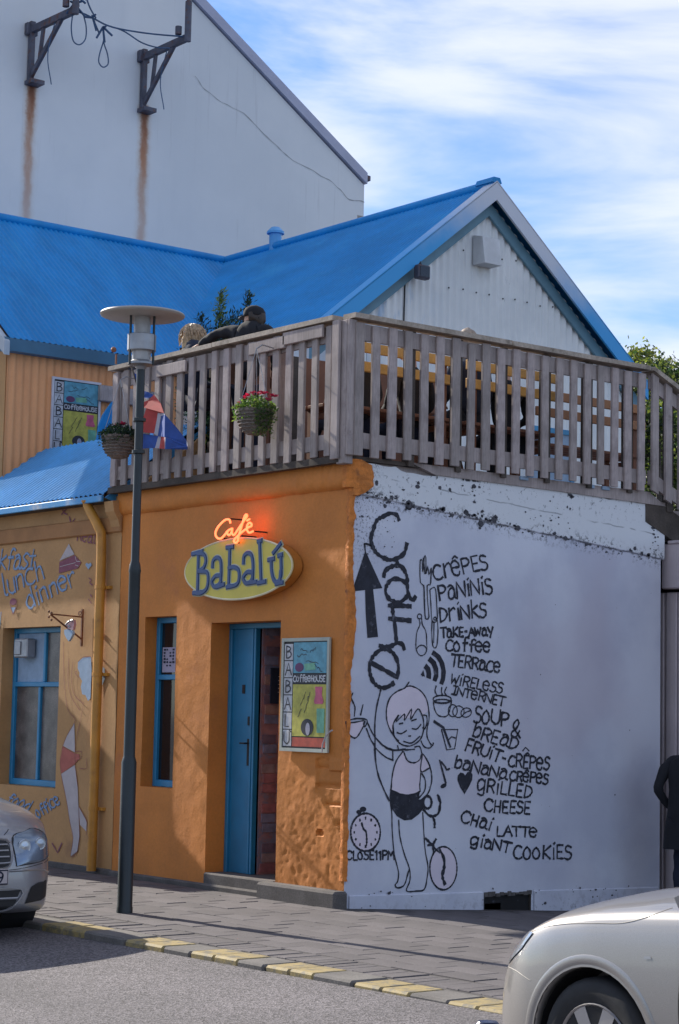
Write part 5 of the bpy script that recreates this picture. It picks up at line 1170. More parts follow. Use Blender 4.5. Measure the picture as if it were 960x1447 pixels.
# ================================================================ CARS
def section(w, b, s, h, n=22):
    """half cross-section of a car body: floor centre -> sill -> shoulder -> bonnet centre"""
    P = [(0, b), (w * .80, b), (w * .95, b + .03), (w * .985, b + .10), (w, b + (s - b) * .42), (w * .992, b + (s - b) * .72), (w * .965, s - .03), (w * .91, s + (h - s) * .28), (w * .72, s + (h - s) * .66), (w * .40, s + (h - s) * .93), (0, h)]
    return P
def interp(tab, x):
    if x <= tab[0][0]: return tab[0][1:]
    for a, b in zip(tab, tab[1:]):
        if x <= b[0]:
            t = (x - a[0]) / (b[0] - a[0]); t2 = t
            return tuple(p + (q - p) * t2 for p, q in zip(a[1:], b[1:]))
    return tab[-1][1:]
def make_car(label, front, y_c, heading, gz, paint, tab, roof, wheels, wr, arch, group=None):
    """heading +1: bonnet towards +X. tab rows: distance from nose, half width, floor, shoulder, centre height"""
    t = thing('parked_car', label, 'car', (front - heading * 2.2, y_c, gz))
    def Wd(s, y, z): return Vector((front - heading * s, y_c + y, gz + z))
    # body shell
    fine = []
    for a, b in zip(tab, tab[1:]):
        k = max(1, int((b[0] - a[0]) / .04));
        fine += [a[0] + (b[0] - a[0]) * i / k for i in range(k)]
    fine.append(tab[-1][0]); mb = MB(); vs = []; fs = []
    for s in fine:
        # smooth the tables a little
        r = [interp(tab, s + d) for d in (-.03, 0, .03)]; w, b, sh, h = [sum(q[i] for q in r) / 3 for i in range(4)]
        sec = section(w, b, sh, h); pts = smoothline([(y, z, 0) for y, z in sec], 4); row = [(p.x, p.y) for p in pts]; row = row + [(-y, z) for y, z in reversed(row[:-1])][:-1]
        vs += [Wd(s, y, z) for y, z in row]; Wn = len(row)
    for i in range(len(fine) - 1):
        for k in range(Wn): fs.append((i * Wn + k, i * Wn + (k + 1) % Wn, (i + 1) * Wn + (k + 1) % Wn, (i + 1) * Wn + k))
    fs.append(tuple(reversed(range(Wn)))); fs.append(tuple(range((len(fine) - 1) * Wn, len(fine) * Wn)))
    mb.add(vs, fs); body = mb.build('body', paint, t, smooth='all'); body.data.set_sharp_from_angle(angle=radians(55))
    # wheel arches cut out of the shell
    cut = MB()
    for ws in wheels:
        for q in (-1, 1):
            c = Wd(ws, 0, wr - .005); mid = 0.70
            vsx = []
            for yy in (mid - .09, 1.1):
                for k in range(40): a = 2 * pi * k / 40; vsx.append(Vector((c.x + arch * cos(a), y_c + q * yy, c.z + .01 + arch * .98 * sin(a))))
            cut.add(vsx, [tuple(range(40)), tuple(reversed(range(40, 80)))] + [(k, (k + 1) % 40, 40 + (k + 1) % 40, 40 + k) for k in range(40)])
    co = cut.build('cutter', paint, t); md = body.modifiers.new('arch', 'BOOLEAN'); md.operation = 'DIFFERENCE'; md.object = co; md.solver = 'EXACT'
    bpy.context.view_layer.update(); dg = bpy.context.evaluated_depsgraph_get(); nm = bpy.data.meshes.new_from_object(body.evaluated_get(dg)); body.modifiers.clear(); body.data = nm
    bpy.data.objects.remove(co); nm.set_sharp_from_angle(angle=radians(50))
    o = org(t); bm = bmesh.new(); bm.from_mesh(nm); bm.verts.ensure_lookup_table(); bvh = BVHTree.FromBMesh(bm); bm.free()
    for ws in wheels:
        for q in (-1, 1):
            c = Wd(ws, 0, wr); yo = q * (interp(tab, ws)[0] - .035)
            mb = MB(); mb.lathe([(arch - .01, -.30), (arch - .01, -.02)] if q > 0 else [(arch - .01, .02), (arch - .01, .30)], (c.x, y_c + q * .84, c.z), 32, axis='Y', caps=False); mb.build('arch_liner', M['black'], t)
            # rolled lip of the arch following the body side
            mb = MB(); lip = []
            for k in range(33):
                a = -0.15 + (pi + .30) * k / 32; px, pz = c.x + arch * cos(a), c.z + .005 + arch * .98 * sin(a)
                hit = bvh.ray_cast(Vector((px + .012 * cos(a), y_c + q * 1.5, pz + .012 * sin(a))) - o, Vector((0, -q, 0)))
                if hit[0] is not None and abs(hit[0].y + o.y - y_c) > .6: lip.append((a, hit[0].y + o.y))
            for i, (a, yy) in enumerate(lip):
                for dr, dy in ((.052, -.002), (.040, .0025), (.012, .001), (0.0, -.004), (-.004, -.03)):
                    mb.v.append(Vector((c.x + (arch + dr) * cos(a), yy + q * dy, c.z + .005 + (arch + dr) * .98 * sin(a))))
            for i in range(len(lip) - 1):
                for k in range(4): mb.f.append((i * 5 + k, i * 5 + k + 1, i * 5 + 6 + k, i * 5 + 5 + k)); mb.m.append(0)
            if lip: mb.build('arch_lip', paint, t, smooth='all')
            wx = thing_w = bpy.data.objects.new('wheel', None)
            bpy.data.objects.remove(wx)
            R = wr; mb = MB(); wdt = .19; y1 = yo; y0 = yo - q * wdt; sgn = q
            prof = [(R * .66, 0), (R * .70, .004), (R * .80, .012), (R * .93, .006), (R * .985, -.012), (R, -.035), (R, -wdt + .035), (R * .97, -wdt), (R * .6, -wdt)]
            mb.lathe([(r_, sgn * h_) for r_, h_ in prof], (c.x, y_c + y1, c.z), 44, axis='Y'); wo = mb.build('wheel', M['tread'], t, smooth=True)
            mb = MB(); mb.lathe([(R * .67, sgn * .004), (R * .655, sgn * .012), (R * .63, sgn * .004), (R * .60, sgn * -.07)], (c.x, y_c + y1, c.z), 44, axis='Y', caps=False); rim = mb.build('rim', M['alloy'], wo, smooth=True)
            mb = MB()
            for k in range(7):
                a = 2 * pi * k / 7 + .25; d = Vector((cos(a), 0, sin(a))); e = Vector((-sin(a), 0, cos(a))); cc = Vector((c.x, y_c + y1, c.z)); f = Vector((0, sgn, 0))
                pa = [cc + d * .03 + e * .03 + f * .0, cc + d * .03 - e * .03, cc + d * (R * .64) - e * .036 + f * .004, cc + d * (R * .64) + e * .036 + f * .004]
                mb.prism(pa, f * -.035)
            mb.lathe([(.055, sgn * -.04), (.052, sgn * .008), (.03, sgn * .014), (0, sgn * .014)], (c.x, y_c + y1, c.z), 20, axis='Y'); mb.build('spokes', M['alloy'], rim)
            mb = MB(); mb.lathe([(R * .62, -sgn * .065), (R * .62, -sgn * .068), (0, -sgn * .068)], (c.x, y_c + y1, c.z), 24, axis='Y'); mb.build('dark_rim_backing', M['black'], rim)  # black disc added to darken the gaps behind the spokes
    # greenhouse
    mb = MB(); vs = []; fs = []; rows = roof
    for (s, wb, zb, wt, zt) in rows: vs += [Wd(s, -wb, zb), Wd(s, -wt, zt - .03), Wd(s, -wt * .8, zt), Wd(s, 0, zt + .015), Wd(s, wt * .8, zt), Wd(s, wt, zt - .03), Wd(s, wb, zb)]
    for i in range(len(rows) - 1):
        for k in range(6): fs.append((i * 7 + k, i * 7 + k + 1, (i + 1) * 7 + k + 1, (i + 1) * 7 + k))
    mb.add(vs, fs); mb.build('windows', M['glass'], t, smooth=True)
    mb = MB(); vs = []; fs = []; rr = [r_ for r_ in rows if r_[4] > 1.30]
    for (s, wb, zb, wt, zt) in rr: vs += [Wd(s, -wt - .008, zt - .05), Wd(s, -wt * .8, zt + .008), Wd(s, 0, zt + .024), Wd(s, wt * .8, zt + .008), Wd(s, wt + .008, zt - .05)]
    for i in range(len(rr) - 1):
        for k in range(4): fs.append((i * 5 + k, i * 5 + k + 1, (i + 1) * 5 + k + 1, (i + 1) * 5 + k))
    mb.add(vs, fs); mb.build('roof', paint, t, smooth='all')
    for q in (-1, 1):
        f_ = rows[0]; g_ = rr[0]; l_ = rr[-1]; e_ = rows[-1]; md_ = rows[len(rows) // 2]
        mb = MB(); mb.bar(Wd(f_[0], q * f_[1], f_[2]), Wd(g_[0], q * (g_[3] + .004), g_[4] - .04), .06, .05); mb.build('pillar', paint, t); mb = MB(); mb.bar(Wd(l_[0], q * (l_[3] + .004), l_[4] - .04), Wd(e_[0], q * e_[1], e_[2]), .09, .05); mb.build('pillar', paint, t); mb = MB(); mb.bar(Wd(md_[0], q * (md_[1] + .003), md_[2] - .02), Wd(md_[0] + .05, q * (md_[3] + .006), md_[4] - .05), .07, .03); mb.build('pillar', paint, t)
    def proj(pts, axis, off=.004, sub=10):
        """drape a polygon (a, b) onto the shell: axis 'X' = from the front (y, z); 'Y' = from the near side (s, z)"""
        out = []
        for a, b in pts:
            if axis == 'X': o_ = Wd(-.5, a, b); d_ = Vector((-heading, 0, 0))
            else: o_ = Wd(a, axis * 1.6, b); d_ = Vector((0, -axis, 0))
            h = bvh.ray_cast(o_ - o, d_)
            if h[0] is None: out.append(None); continue
            out.append(h[0] + o + h[1] * off if h[1].dot(d_) < 0 else h[0] + o - h[1] * off)
        return out
    def patch(name, poly, axis, m, parent=t, off=.006, n=14, smooth=True):
        """polygon draped as a grid cut to the outline"""
        xs = [p[0] for p in poly]; zs = [p[1] for p in poly]; mb = MB()
        def span(z):
            c = []
            for (a, b), (c_, d_) in zip(poly, poly[1:] + poly[:1]):
                if (b - z) * (d_ - z) < 0 or b == z: c.append(a + (c_ - a) * ((z - b) / (d_ - b) if d_ != b else 0))
            return (min(c), max(c)) if c else None
        z0, z1 = min(zs) + 1e-4, max(zs) - 1e-4; rows_ = []
        for j in range(n + 1):
            z = z0 + (z1 - z0) * j / n; sp_ = span(z); rows_.append(proj([(sp_[0] + (sp_[1] - sp_[0]) * i / n, z) for i in range(n + 1)], axis, off))
        idx = {}; 
        for j, r_ in enumerate(rows_):
            for i, p_ in enumerate(r_):
                if p_ is not None: idx[(i, j)] = len(mb.v); mb.v.append(p_)
        for j in range(n):
            for i in range(n):
                q_ = [(i, j), (i + 1, j), (i + 1, j + 1), (i, j + 1)]
                if all(k in idx for k in q_): mb.f.append(tuple(idx[k] for k in q_)); mb.m.append(0)
        return mb.build(name, m, parent, smooth='all')
    def seam(name, pts, axis, w=.007, m=None, parent=t, off=.002, n=6):
        pts2 = smoothline([(a, b, 0) for a, b in pts], n); pr = proj([(p.x, p.y) for p in pts2], axis, off); pr = [p for p in pr if p is not None]
        mb = MB(); mb.tube(pr, w / 2, 5); return mb.build(name, m or M['black'], parent)
    return t, Wd, proj, patch, seam, body
XA, YA = .20, -3.50
ZS = 1.17
# silver saloon by the kerb on the left, nose towards the corner
tabA = [(0.0, .40, .26, .40, .46), (0.02, .56, .22, .52, .60), (.08, .69, .20, .60, .67), (.18, .775, .19, .66, .735), (.32, .825, .18, .71, .80), (.55, .848, .17, .755, .86), (.9, .852, .17, .79, .915), (1.25, .855, .17, .82, .955), (2.2, .855, .17, .86, .965), (3.4, .85, .17, .86, .98), (4.0, .82, .19, .84, .97), (4.25, .76, .22, .75, .90), (4.38, .60, .3, .6, .7)]
tabA = [(a, min(b, .835) * (.985 - .11 * max(0, 1 - a / .75)), c * 1.1, d * ZS, e * ZS) for a, b, c, d, e in tabA]
roofA = [(1.15, .74, 1.04, .66, 1.06), (1.5, .75, 1.04, .62, 1.2), (1.95, .76, .90, .58, 1.37), (2.3, .77, .90, .57, 1.42), (2.9, .77, .91, .57, 1.42), (3.3, .76, .92, .56, 1.36), (3.75, .74, .93, .64, 1.02), (3.95, .72, .93, .68, .95)]
car, Wd, proj, patch, seam, body = make_car('silver saloon at the kerb on the left with its headlight towards the street lamp', XA, YA, 1, -.10, M['car_silver'], tabA, roofA, (.86, 3.46), .305, .35)
_p, _s, _pj = patch, seam, proj
patch = lambda name, poly, *a, **k: _p(name, [(u * .89, v * ZS) for u, v in poly], *a, **k)
seam = lambda name, pts, *a, **k: _s(name, [(u * .89, v * ZS) for u, v in pts], *a, **k)
proj = lambda pts, *a, **k: _pj([(u * .89, v * ZS) for u, v in pts], *a, **k)
# only the kerb-side half shows, both halves are built
for q in (-1, 1):
    hl = [(q * y, z) for y, z in ((.37, .475), (.36, .60), (.385, .655), (.50, .672), (.60, .69), (.70, .665), (.765, .60), (.795, .545), (.75, .515), (.60, .49))]
    rimp = patch('headlight', [(y * 1.0 , z) for y, z in hl], 'X', mat('headlight reflector', (.22, .27, .34), .18, .6, var=.18, vscale=9), off=.008)
    mb = MB()
    for (y, z, r_) in ((.46, .585, .052), (.62, .60, .045)):
        pp = proj([(q * y, z)], 'X', .010)[0]
        if pp is not None: mb.lathe([(r_, -.002), (r_ * .95, .006), (r_ * .6, .004), (.012, .012), (0, .013)], pp, 20, axis='X')
    mb.build('lamp_bowls', mat('silvery lamp bowl', (.42, .46, .52), .25, .6, var=.2), rimp, smooth=True)
    patch('lens', hl, 'X', mat('clear headlight cover', (.55, .62, .70), .05, var=.1, spec=.8), rimp, off=.016) if False else None
    seam('headlight_gap', hl + [hl[0]], 'X', .008, parent=rimp, off=.004, n=3)
    patch('fog_recess', [(q * y, z) for y, z in ((.46, .245), (.52, .345), (.62, .37), (.72, .375), (.73, .27), (.62, .25))], 'X', M['black'], off=.005)
    seam('bonnet_gap', [(q * .30, .66), (q * .345, .68), (q * .36, .69)], 'X', .006)
gr = patch('grille', [(-.31, .49), (-.33, .56), (-.30, .625), (.30, .625), (.33, .56), (.31, .49), (.24, .465), (-.24, .465)], 'X', M['black'], off=.006)
for z in (.495, .53, .565, .60):
    w = .30; seam('grille_slat', [(-w, z), (-.15, z), (0, z), (.15, z), (w, z)], 'X', .014, M['car_silver'], gr, off=.012, n=3)
seam('grille_surround', [(-.31, .49), (-.335, .56), (-.30, .63), (0, .64), (.30, .63), (.335, .56), (.31, .49), (.24, .462), (0, .458), (-.24, .462), (-.31, .49)], 'X', .020, M['car_silver'], gr, off=.006, n=3)
patch('lower_intake', [(-.36, .24), (-.41, .33), (.41, .33), (.36, .24), (.26, .215), (-.26, .215)], 'X', M['black'], off=.005)
seam('intake_bar', [(-.38, .282), (0, .282), (.38, .282)], 'X', .018, M['car_silver'], off=.012, n=6)
seam('intake_surround', [(-.36, .24), (-.415, .335), (0, .345), (.415, .335), (.36, .24), (.26, .21), (0, .205), (-.26, .21), (-.36, .24)], 'X', .014, M['car_silver'], off=.006, n=3)
seam('bumper_crease', [(-.78, .40), (-.6, .445), (-.3, .445), (0, .445), (.3, .445), (.6, .445), (.78, .42)], 'X', .016, M['car_silver'], off=.000, n=5)
seam('bumper_gap', [(-.80, .50), (-.70, .485), (-.45, .462), (-.25, .45), (0, .45), (.25, .45), (.45, .462), (.70, .485), (.80, .50)], 'X', .005, off=.001, n=4)
mb = MB(); f = Wd(-.012, 0, .41 * ZS); mb.cbox(f.x - .01, f.x + .006, YA - .26, YA + .26, f.z - .055, f.z + .06, .004); pl = mb.build('number_plate', M['mural_white'], car)
mb = MB(); x = f.x + .0062
mb.tube([(x, YA - .25, f.z - .046), (x, YA + .25, f.z - .046), (x, YA + .25, f.z + .05), (x, YA - .25, f.z + .05), (x, YA - .25, f.z - .046)], .005, 4)
PLATE = (mb, pl, x, f.z)
# champagne hatchback at the lower right, nose to the left
tabB = [(0.0, .42, .28, .40, .46), (0.03, .60, .24, .50, .58), (.10, .72, .22, .585, .665), (.22, .80, .20, .675, .77), (.36, .845, .19, .765, .86), (.52, .862, .18, .825, .93), (.75, .872, .18, .865, .985), (1.05, .875, .18, .895, 1.03), (1.35, .878, .18, .92, 1.055), (2.3, .88, .18, .95, 1.06), (3.6, .87, .18, .95, 1.06), (4.0, .83, .22, .92, 1.0), (4.2, .74, .3, .8, .9)]
roofB = [(1.20, .76, .97, .68, 1.0), (1.6, .78, .98, .64, 1.22), (2.05, .79, .99, .60, 1.44), (2.5, .79, .99, .60, 1.49), (3.3, .79, 1.0, .60, 1.48), (3.8, .77, 1.0, .60, 1.38), (4.1, .74, .98, .66, 1.05)]
YB = -3.50
wB = PZ(838, 1492, .19)
carB, WdB, projB, patchB, seamB, bodyB = make_car('champagne hatchback at the lower right with its front wheel and wing in view', wB.x - .80, wB.y + .85, -1, -.12, M['car_beige'], tabB, roofB, (.80, 3.35), .315, .362)
s_ = -1
sm = M['black']
seamB('door_gap', [(1.36, .93), (1.335, .86), (1.31, .74), (1.30, .60), (1.31, .45), (1.34, .30), (1.36, .24)], s_, .010, sm)
seamB('bonnet_gap', [(.30, .745), (.45, .80), (.62, .835), (.80, .855), (.95, .87), (1.08, .905), (1.18, .95)], s_, .004, mat('fine panel gap', (.22, .2, .18), .6), off=0.0)
seamB('bumper_gap', [(.10, .565), (.18, .60), (.30, .60), (.42, .575)], s_, .004, mat('fine panel gap', (.22, .2, .18), .6), off=0.0)
patchB('headlight', [(.12, .60), (.20, .62), (.33, .70), (.40, .775), (.32, .775), (.20, .70), (.13, .64)], s_, M['lens'], off=.005)
patchB('side_repeater', [(1.10, .740), (1.10, .752), (1.135, .755), (1.14, .743)], s_, M['car_silver'], off=.002, n=4)
mb = MB(); mb.bar(WdB(1.22, -.6, 1.05), WdB(1.26, .1, 1.075), .02, .015); mb.build('wiper', M['black'], carB)
# bollard top at the near kerb
bo = thing('bollard', 'small dark blue rounded bollard top at the bottom edge of the view', 'bollard', (8.9, -6.7, -.1))
bp = CC + _ray(689, 1441) / FPX * 5.2
mb = MB(); mb.lathe([(.050, -.1), (.050, bp.z - .10), (.058, bp.z - .095), (.058, bp.z - .07), (.047, bp.z - .05), (.040, bp.z - .02), (.026, bp.z - .004), (0, bp.z)], (bp.x, bp.y, 0), 24); bo.location = (bp.x, bp.y, -.1)
mb.build('post', mat('blue black enamel', (.02, .025, .06), .25), bo, smooth=True)

# ================================================================ HAND LETTERING
G = {}
def _g(ch, w, spec, smooth=True):
    st = []
    for s in spec.split(','):
        sm = smooth
        if s.startswith('!'): sm = False; s = s[1:]
        st.append(([(int(p[0], 16), int(p[1:], 16) - 3) for p in s.split()], sm))
    G[ch] = (w, st)
_g('c', 8, '7b 5c 3c 1a 07 14 33 53 74'); _g('a', 8, '1b 3c 5b 69 64 83,69 4a 29 17 14 33 54 66'); _g('b', 7, '!1f 13,18 3b 5b 69 66 54 33 14')
_g('d', 7, '!6f 63,68 4b 2a 07 14 33 65'); _g('e', 8, '18 68 6a 4c 2c 0a 07 14 33 53 65'); _g('f', 7, '7e 5f 3d 33,!1a 6a'); _g('g', 8, '6c 64 61 40 11,6a 4c 2c 0a 07 14 34 67')
_g('h', 7, '!1f 13,19 3b 5a 63'); _g('i', 4, '!2b 23,2e 3f'); _g('k', 7, '!1f 13,!6b 18 73'); _g('l', 4, '2f 24 43'); _g('n', 8, '!1b 13,19 3b 5b 69 63'); _g('o', 8, '3c 1a 07 14 33 54 67 5a 3c')
_g('r', 7, '!1c 13,19 3b 5c 6b'); _g('s', 7, '6b 3c 1a 38 66 54 33 04'); _g('t', 6, '3f 34 53,!0b 6b'); _g('u', 7, '1b 16 24 43 64,!6b 63'); _g('w', 9, '!0c 23 4a 63 8c'); _g('y', 8, '!0c 36,!7c 30'); _g('p', 7, '!1c 10,1a 3c 5b 68 56 35 16')
_g('A', 8, '!03 4d 83,!27 67'); _g('B', 8, '!1d 13,1d 5c 6a 18,18 68 75 43 13'); _g('C', 9, '8b 6d 3d 1b 08 15 33 63 85'); _g('D', 8, '!1d 13,1d 5c 79 66 44 13'); _g('E', 7, '!6d 1d 13 63,!18 58'); _g('F', 7, '!6d 1d 13,!18 58')
_g('H', 8, '!1d 13,!6d 63,!18 68'); _g('I', 6, '!0d 5d,!3d 33,!03 53'); _g('L', 7, '!1d 13 63'); _g('N', 8, '!03 0d 73 7d'); _g('P', 8, '!1d 13,1d 5d 7b 69 48 18'); _g('R', 8, '!1d 13,1d 5d 7b 69 48 18,!48 73'); _g('S', 7, '6c 4d 2d 1b 29 58 66 54 33 04')
_g('T', 8, '!0d 8d,!4d 43'); _g('U', 8, '0d 06 24 43 64 76 7d'); _g('W', 9, '!0d 23 4a 63 8d'); _g('K', 8, '!1d 13,!7d 18 73'); _g('M', 9, '!03 1d 47 7d 83'); _g('O', 9, '4d 1b 08 15 43 75 88 7b 4d'); _g('&', 9, '83 29 3c 5d 6b 48 16 14 33 54 77')
_g('-', 6, '!18 48'); _g('1', 5, '!1b 3d 33'); _g('9', 8, '6a 58 38 1a 2d 4d 6b 68 44 23'); _g('^', 8, '!1d 3f 5d'); _g('ê', 8, '18 68 6a 4c 2c 0a 07 14 33 53 65,!2e 4f 6e'); _g('Ê', 7, '!6d 1d 13 63,!18 58,!2e 4f 6e'); _g(' ', 4, '!00 00'); _g('m', 9, '!0b 03,09 2b 3a 33,39 5b 6a 63'); _g('j', 5, '3b 31 10'); _g('v', 7, '!0b 33 6b'); _g('Z', 8, '!0d 7d 03 73')
G['ê'] = (8, G['e'][1] + [([(2, 10.5), (4, 12), (6, 10.5)], False)]); G['^'] = (8, [([(1, 0), (4, 3), (7, 0)], False)])
def word(txt, x0, y0, x1, y1, h0, h1=None, lean=0.0, jit=.04, seed=None):
    """strokes of a word in photograph pixels: baseline (x0,y0)-(x1,y1), letter height h0..h1"""
    h1 = h1 or h0; r = random.Random(sum(ord(c_) * (i_ + 3) for i_, c_ in enumerate(txt)) if seed is None else seed); tot = sum(G[c][0] for c in txt); out = []; u = 0
    bx, by = x1 - x0, y1 - y0; L = sqrt(bx * bx + by * by); dx, dy = bx / L, by / L; sc = L / tot; upx, upy = dy + lean * dx, -dx + lean * dy
    for c in txt:
        w, sts = G[c]; t0 = (u + .5) / tot; h = h0 + (h1 - h0) * t0; ky = h / 10.0 * r.uniform(.94, 1.06); off = r.uniform(-.05, .05) * h; ra = r.uniform(-.06, .06)
        for pts, sm in sts:
            q = []
            for gx, gy in pts:
                gx2 = gx + gy * ra * .8 * (sc and 1); s_ = (u + gx2 + .2) * sc
                q.append((x0 + dx * s_ + upx * (gy * ky + off), y0 + dy * s_ + upy * (gy * ky + off)))
            q = [(p.x, p.y) for p in smoothline([(a, b, 0) for a, b in q], 4)] if sm else [(p.x, p.y) for p in densify(q)]
            out.append(q)
        u += w
    return out
def densify(q):
    o = []
    for a, b in zip(q, q[1:]):
        for k in range(3): o.append(Vector((a[0] + (b[0] - a[0]) * k / 3, a[1] + (b[1] - a[1]) * k / 3, 0)))
    o.append(Vector((*q[-1], 0))); return o
def stroke_obj(name, strokes, wpx, plane, m, parent, label=None, lift=.004, jit=.34):
    """paint strokes on a wall. plane 'side' = white wall x=0, 'shop' = tan facade y=0"""
    mb = MB(); k = wpx / (150.0 if plane == 'side' else 165.0)
    for i, q in enumerate(strokes):
        l2 = lift + .00012 * (i % 7)
        if plane == 'side': mb.ribbon([PX(x, y, l2) for x, y in q], k, (1, 0, 0), jit=jit)
        else: mb.ribbon([PY(x, y, plane[1] - l2 if isinstance(plane, tuple) else -.0085 - l2) for x, y in q], k, (0, -1, 0), jit=jit)
    o = mb.build(name, m, parent)
    if label: o['label'] = label
    return o
def fill_obj(name, polys, plane, m, parent, lift=.003):
    mb = MB()
    for i, q in enumerate(polys):
        l2 = lift + .00013 * i; mb.poly([PX(x, y, l2) if plane == 'side' else PY(x, y, -.0085 - l2) for x, y in q])
    return mb.build(name, m, parent)
def crop(ox, oy, s, *lines, smooth=True, n=4):
    """strokes noted in an enlarged crop of the photograph"""
    out = []
    for ln_ in lines:
        q = [(ox + x / s, oy + y / s, 0) for x, y in ln_]; out.append([(p.x, p.y) for p in (smoothline(q, n) if smooth and len(q) > 2 else [Vector(a) for a in q])])
    return out
def ell(cx, cy, rx, ry, a0=0, a1=360, rotd=0, n=28):
    r = radians(rotd); return [(cx + rx * cos(t) * cos(r) - ry * sin(t) * sin(r), cy + rx * cos(t) * sin(r) + ry * sin(t) * cos(r)) for t in [radians(a0 + (a1 - a0) * k / n) for k in range(n + 1)]]
WORDS = [('cr^PES', 0, 0, 0, 0, 0, 0)]
WORDS = [('crêPES', 614, 819, 692, 804, 22, 21), ('PaNiNiS', 620, 848, 698, 838, 21, 21), ('DriNkS', 621, 878, 689, 872, 20, 20), ('TaKE-Away', 623, 901, 698, 897, 14, 12), ('coffee', 630, 920, 694, 921, 16, 15), ('TERRace', 636, 942, 708, 950, 18, 15),
         ('WiRELeSS', 636, 965, 710, 981, 13, 16), ('INTeRNET', 638, 981, 713, 998, 12, 13), ('SoUP', 669, 1021, 720, 1026, 22, 19), ('&', 721, 1041, 737, 1042, 26, 26), ('bREaD', 666, 1040, 732, 1060, 18, 19),
         ('FRUiT-', 656, 1060, 715, 1080, 17, 16), ('cRÊPeS', 718, 1083, 777, 1088, 17, 18), ('baNaNa', 641, 1084, 717, 1102, 15, 16), ('cRêPeS', 720, 1102, 775, 1108, 14, 15), ('gRiLLED', 674, 1118, 752, 1128, 18, 18),
         ('CHEESE', 684, 1146, 750, 1151, 17, 17), ('CHai', 650, 1161, 694, 1174, 17, 15), ('LATTe', 701, 1181, 760, 1183, 14, 13), ('giaNT', 664, 1194, 721, 1205, 14, 15), ('cooKiES', 726, 1213, 809, 1214, 19, 18), ('CLoSE11PM', 489, 1215, 558, 1215, 12, 13)]
for txt, x0, y0, x1, y1, h0, h1 in WORDS:
    stroke_obj('lettering', word(txt, x0, y0, x1, y1, h0, h1), 2.9 if h0 > 13 else 2.3, 'side', M['paint'], cafe, label='hand painted black word "%s" on the white wall' % txt.lower().replace('ê', 'ê'))
stroke_obj('lettering', crop(0, 0, 1, ((739, 1061), (743, 1056), (748, 1061)), smooth=False), 1.8, 'side', M['paint'], cafe)
s1 = (490, 700, 5.647); s5 = (480, 850, 6.857); s6 = (480, 1040, 4.8); s3 = (580, 910, 5.647); s2 = (580, 770, 5.647)
big = crop(*s1, ((418, 195), (402, 158), (350, 143), (290, 170), (242, 200), (215, 270), (195, 340), (205, 400), (240, 460), (300, 500), (350, 515), (410, 500), (462, 458), (482, 385)),
           ((298, 648), (308, 605), (350, 572), (410, 558), (450, 580), (480, 640), (485, 700), (490, 770), (510, 822), (535, 830), (550, 808)), ((478, 700), (430, 672), (370, 668), (325, 710), (312, 770), (340, 825), (390, 850), (440, 845), (488, 800)), ((340, 878), (430, 880), (512, 885)), ((400, 520), (410, 552)), ((430, 850), (430, 878)))
big += crop(*s5, ((480, 38), (590, 42), (690, 45)), ((512, 40), (520, 120), (540, 250), (553, 400)), ((482, 165), (590, 175), (690, 185)), ((390, 428), (440, 440), (500, 432), (560, 402), (610, 415), (628, 462)), ((400, 440), (460, 455), (490, 445)),
            ((320, 600), (440, 665), (562, 735)), ((562, 735), (573, 640), (555, 560), (510, 490), (440, 462), (380, 480), (320, 540), (292, 620), (300, 710), (330, 780), (380, 825), (440, 835), (490, 815), (525, 790)))
stroke_obj('lettering', big, 5.6, 'side', M['paint'], cafe, 'large black painted word "café" running down the white wall')
stroke_obj('mural_stem', crop(*s5, ((405, 830), (390, 900), (365, 1000), (348, 1120), (342, 1230), (345, 1330), (342, 1440))) + crop(*s6, ((240, 75), (245, 160), (262, 260), (300, 360), (338, 440))), 2.4, 'side', M['paint'], cafe)
fill_obj('mural_arrow', [[(490 + x / 5.647, 700 + y / 5.647) for x, y in ((150, 395), (158, 450), (285, 740), (212, 745))][0:0] or [(490 + x / 5.647, 700 + y / 5.647) for x, y in ((150, 440), (286, 740), (44, 767))], [(516.2, 831), (527.5, 831), (534.5, 900), (519.5, 901.5), (517, 865)]], 'side', M['paint'], cafe)
stroke_obj('mural_arrow_curl', crop(*s1, ((150, 445), (145, 400), (140, 388), (165, 388), (200, 405)),), 2.2, 'side', M['paint'], cafe)
# cutlery, bottle, wifi arcs, soup bowl, glass
stroke_obj('mural_fork', crop(*s2, ((80, 125), (78, 200), (82, 300), (108, 325), (112, 400), (118, 560), (130, 592), (150, 575), (142, 480), (135, 325), (160, 320), (165, 270), (170, 185)), ((80, 125), (95, 120), (100, 215), (112, 100), (125, 100), (128, 230), (140, 165), (150, 240), (165, 190)), ((105, 105), (118, 230)), n=2), 1.9, 'side', M['paint'], cafe)
stroke_obj('mural_knife', crop(*s2, ((160, 355), (190, 338), (205, 370), (212, 480), (215, 600), (175, 605), (165, 470), (157, 360)), ((175, 605), (172, 700), (180, 800), (200, 822), (215, 790), (222, 690), (218, 605)), ((190, 620), (188, 780)), ell(198, 588, 10, 12), n=3), 1.7, 'side', M['paint'], cafe)
stroke_obj('mural_bottle', crop(*s2, ell(75, 570, 17, 19), ((70, 590), (78, 635), (55, 690), (47, 760), (48, 830), (70, 875), (100, 882), (130, 850), (132, 780), (125, 690), (97, 635), (92, 590)), ell(92, 838, 38, 38, 200, 400)), 1.6, 'side', M['paint'], cafe)
def arc(cx, cy, r0, r1, a0, a1): return ell(cx, cy, r0, r0, a0, a1, n=10) + list(reversed(ell(cx, cy, r1, r1, a0, a1, n=10)))
ap = (83, 247)
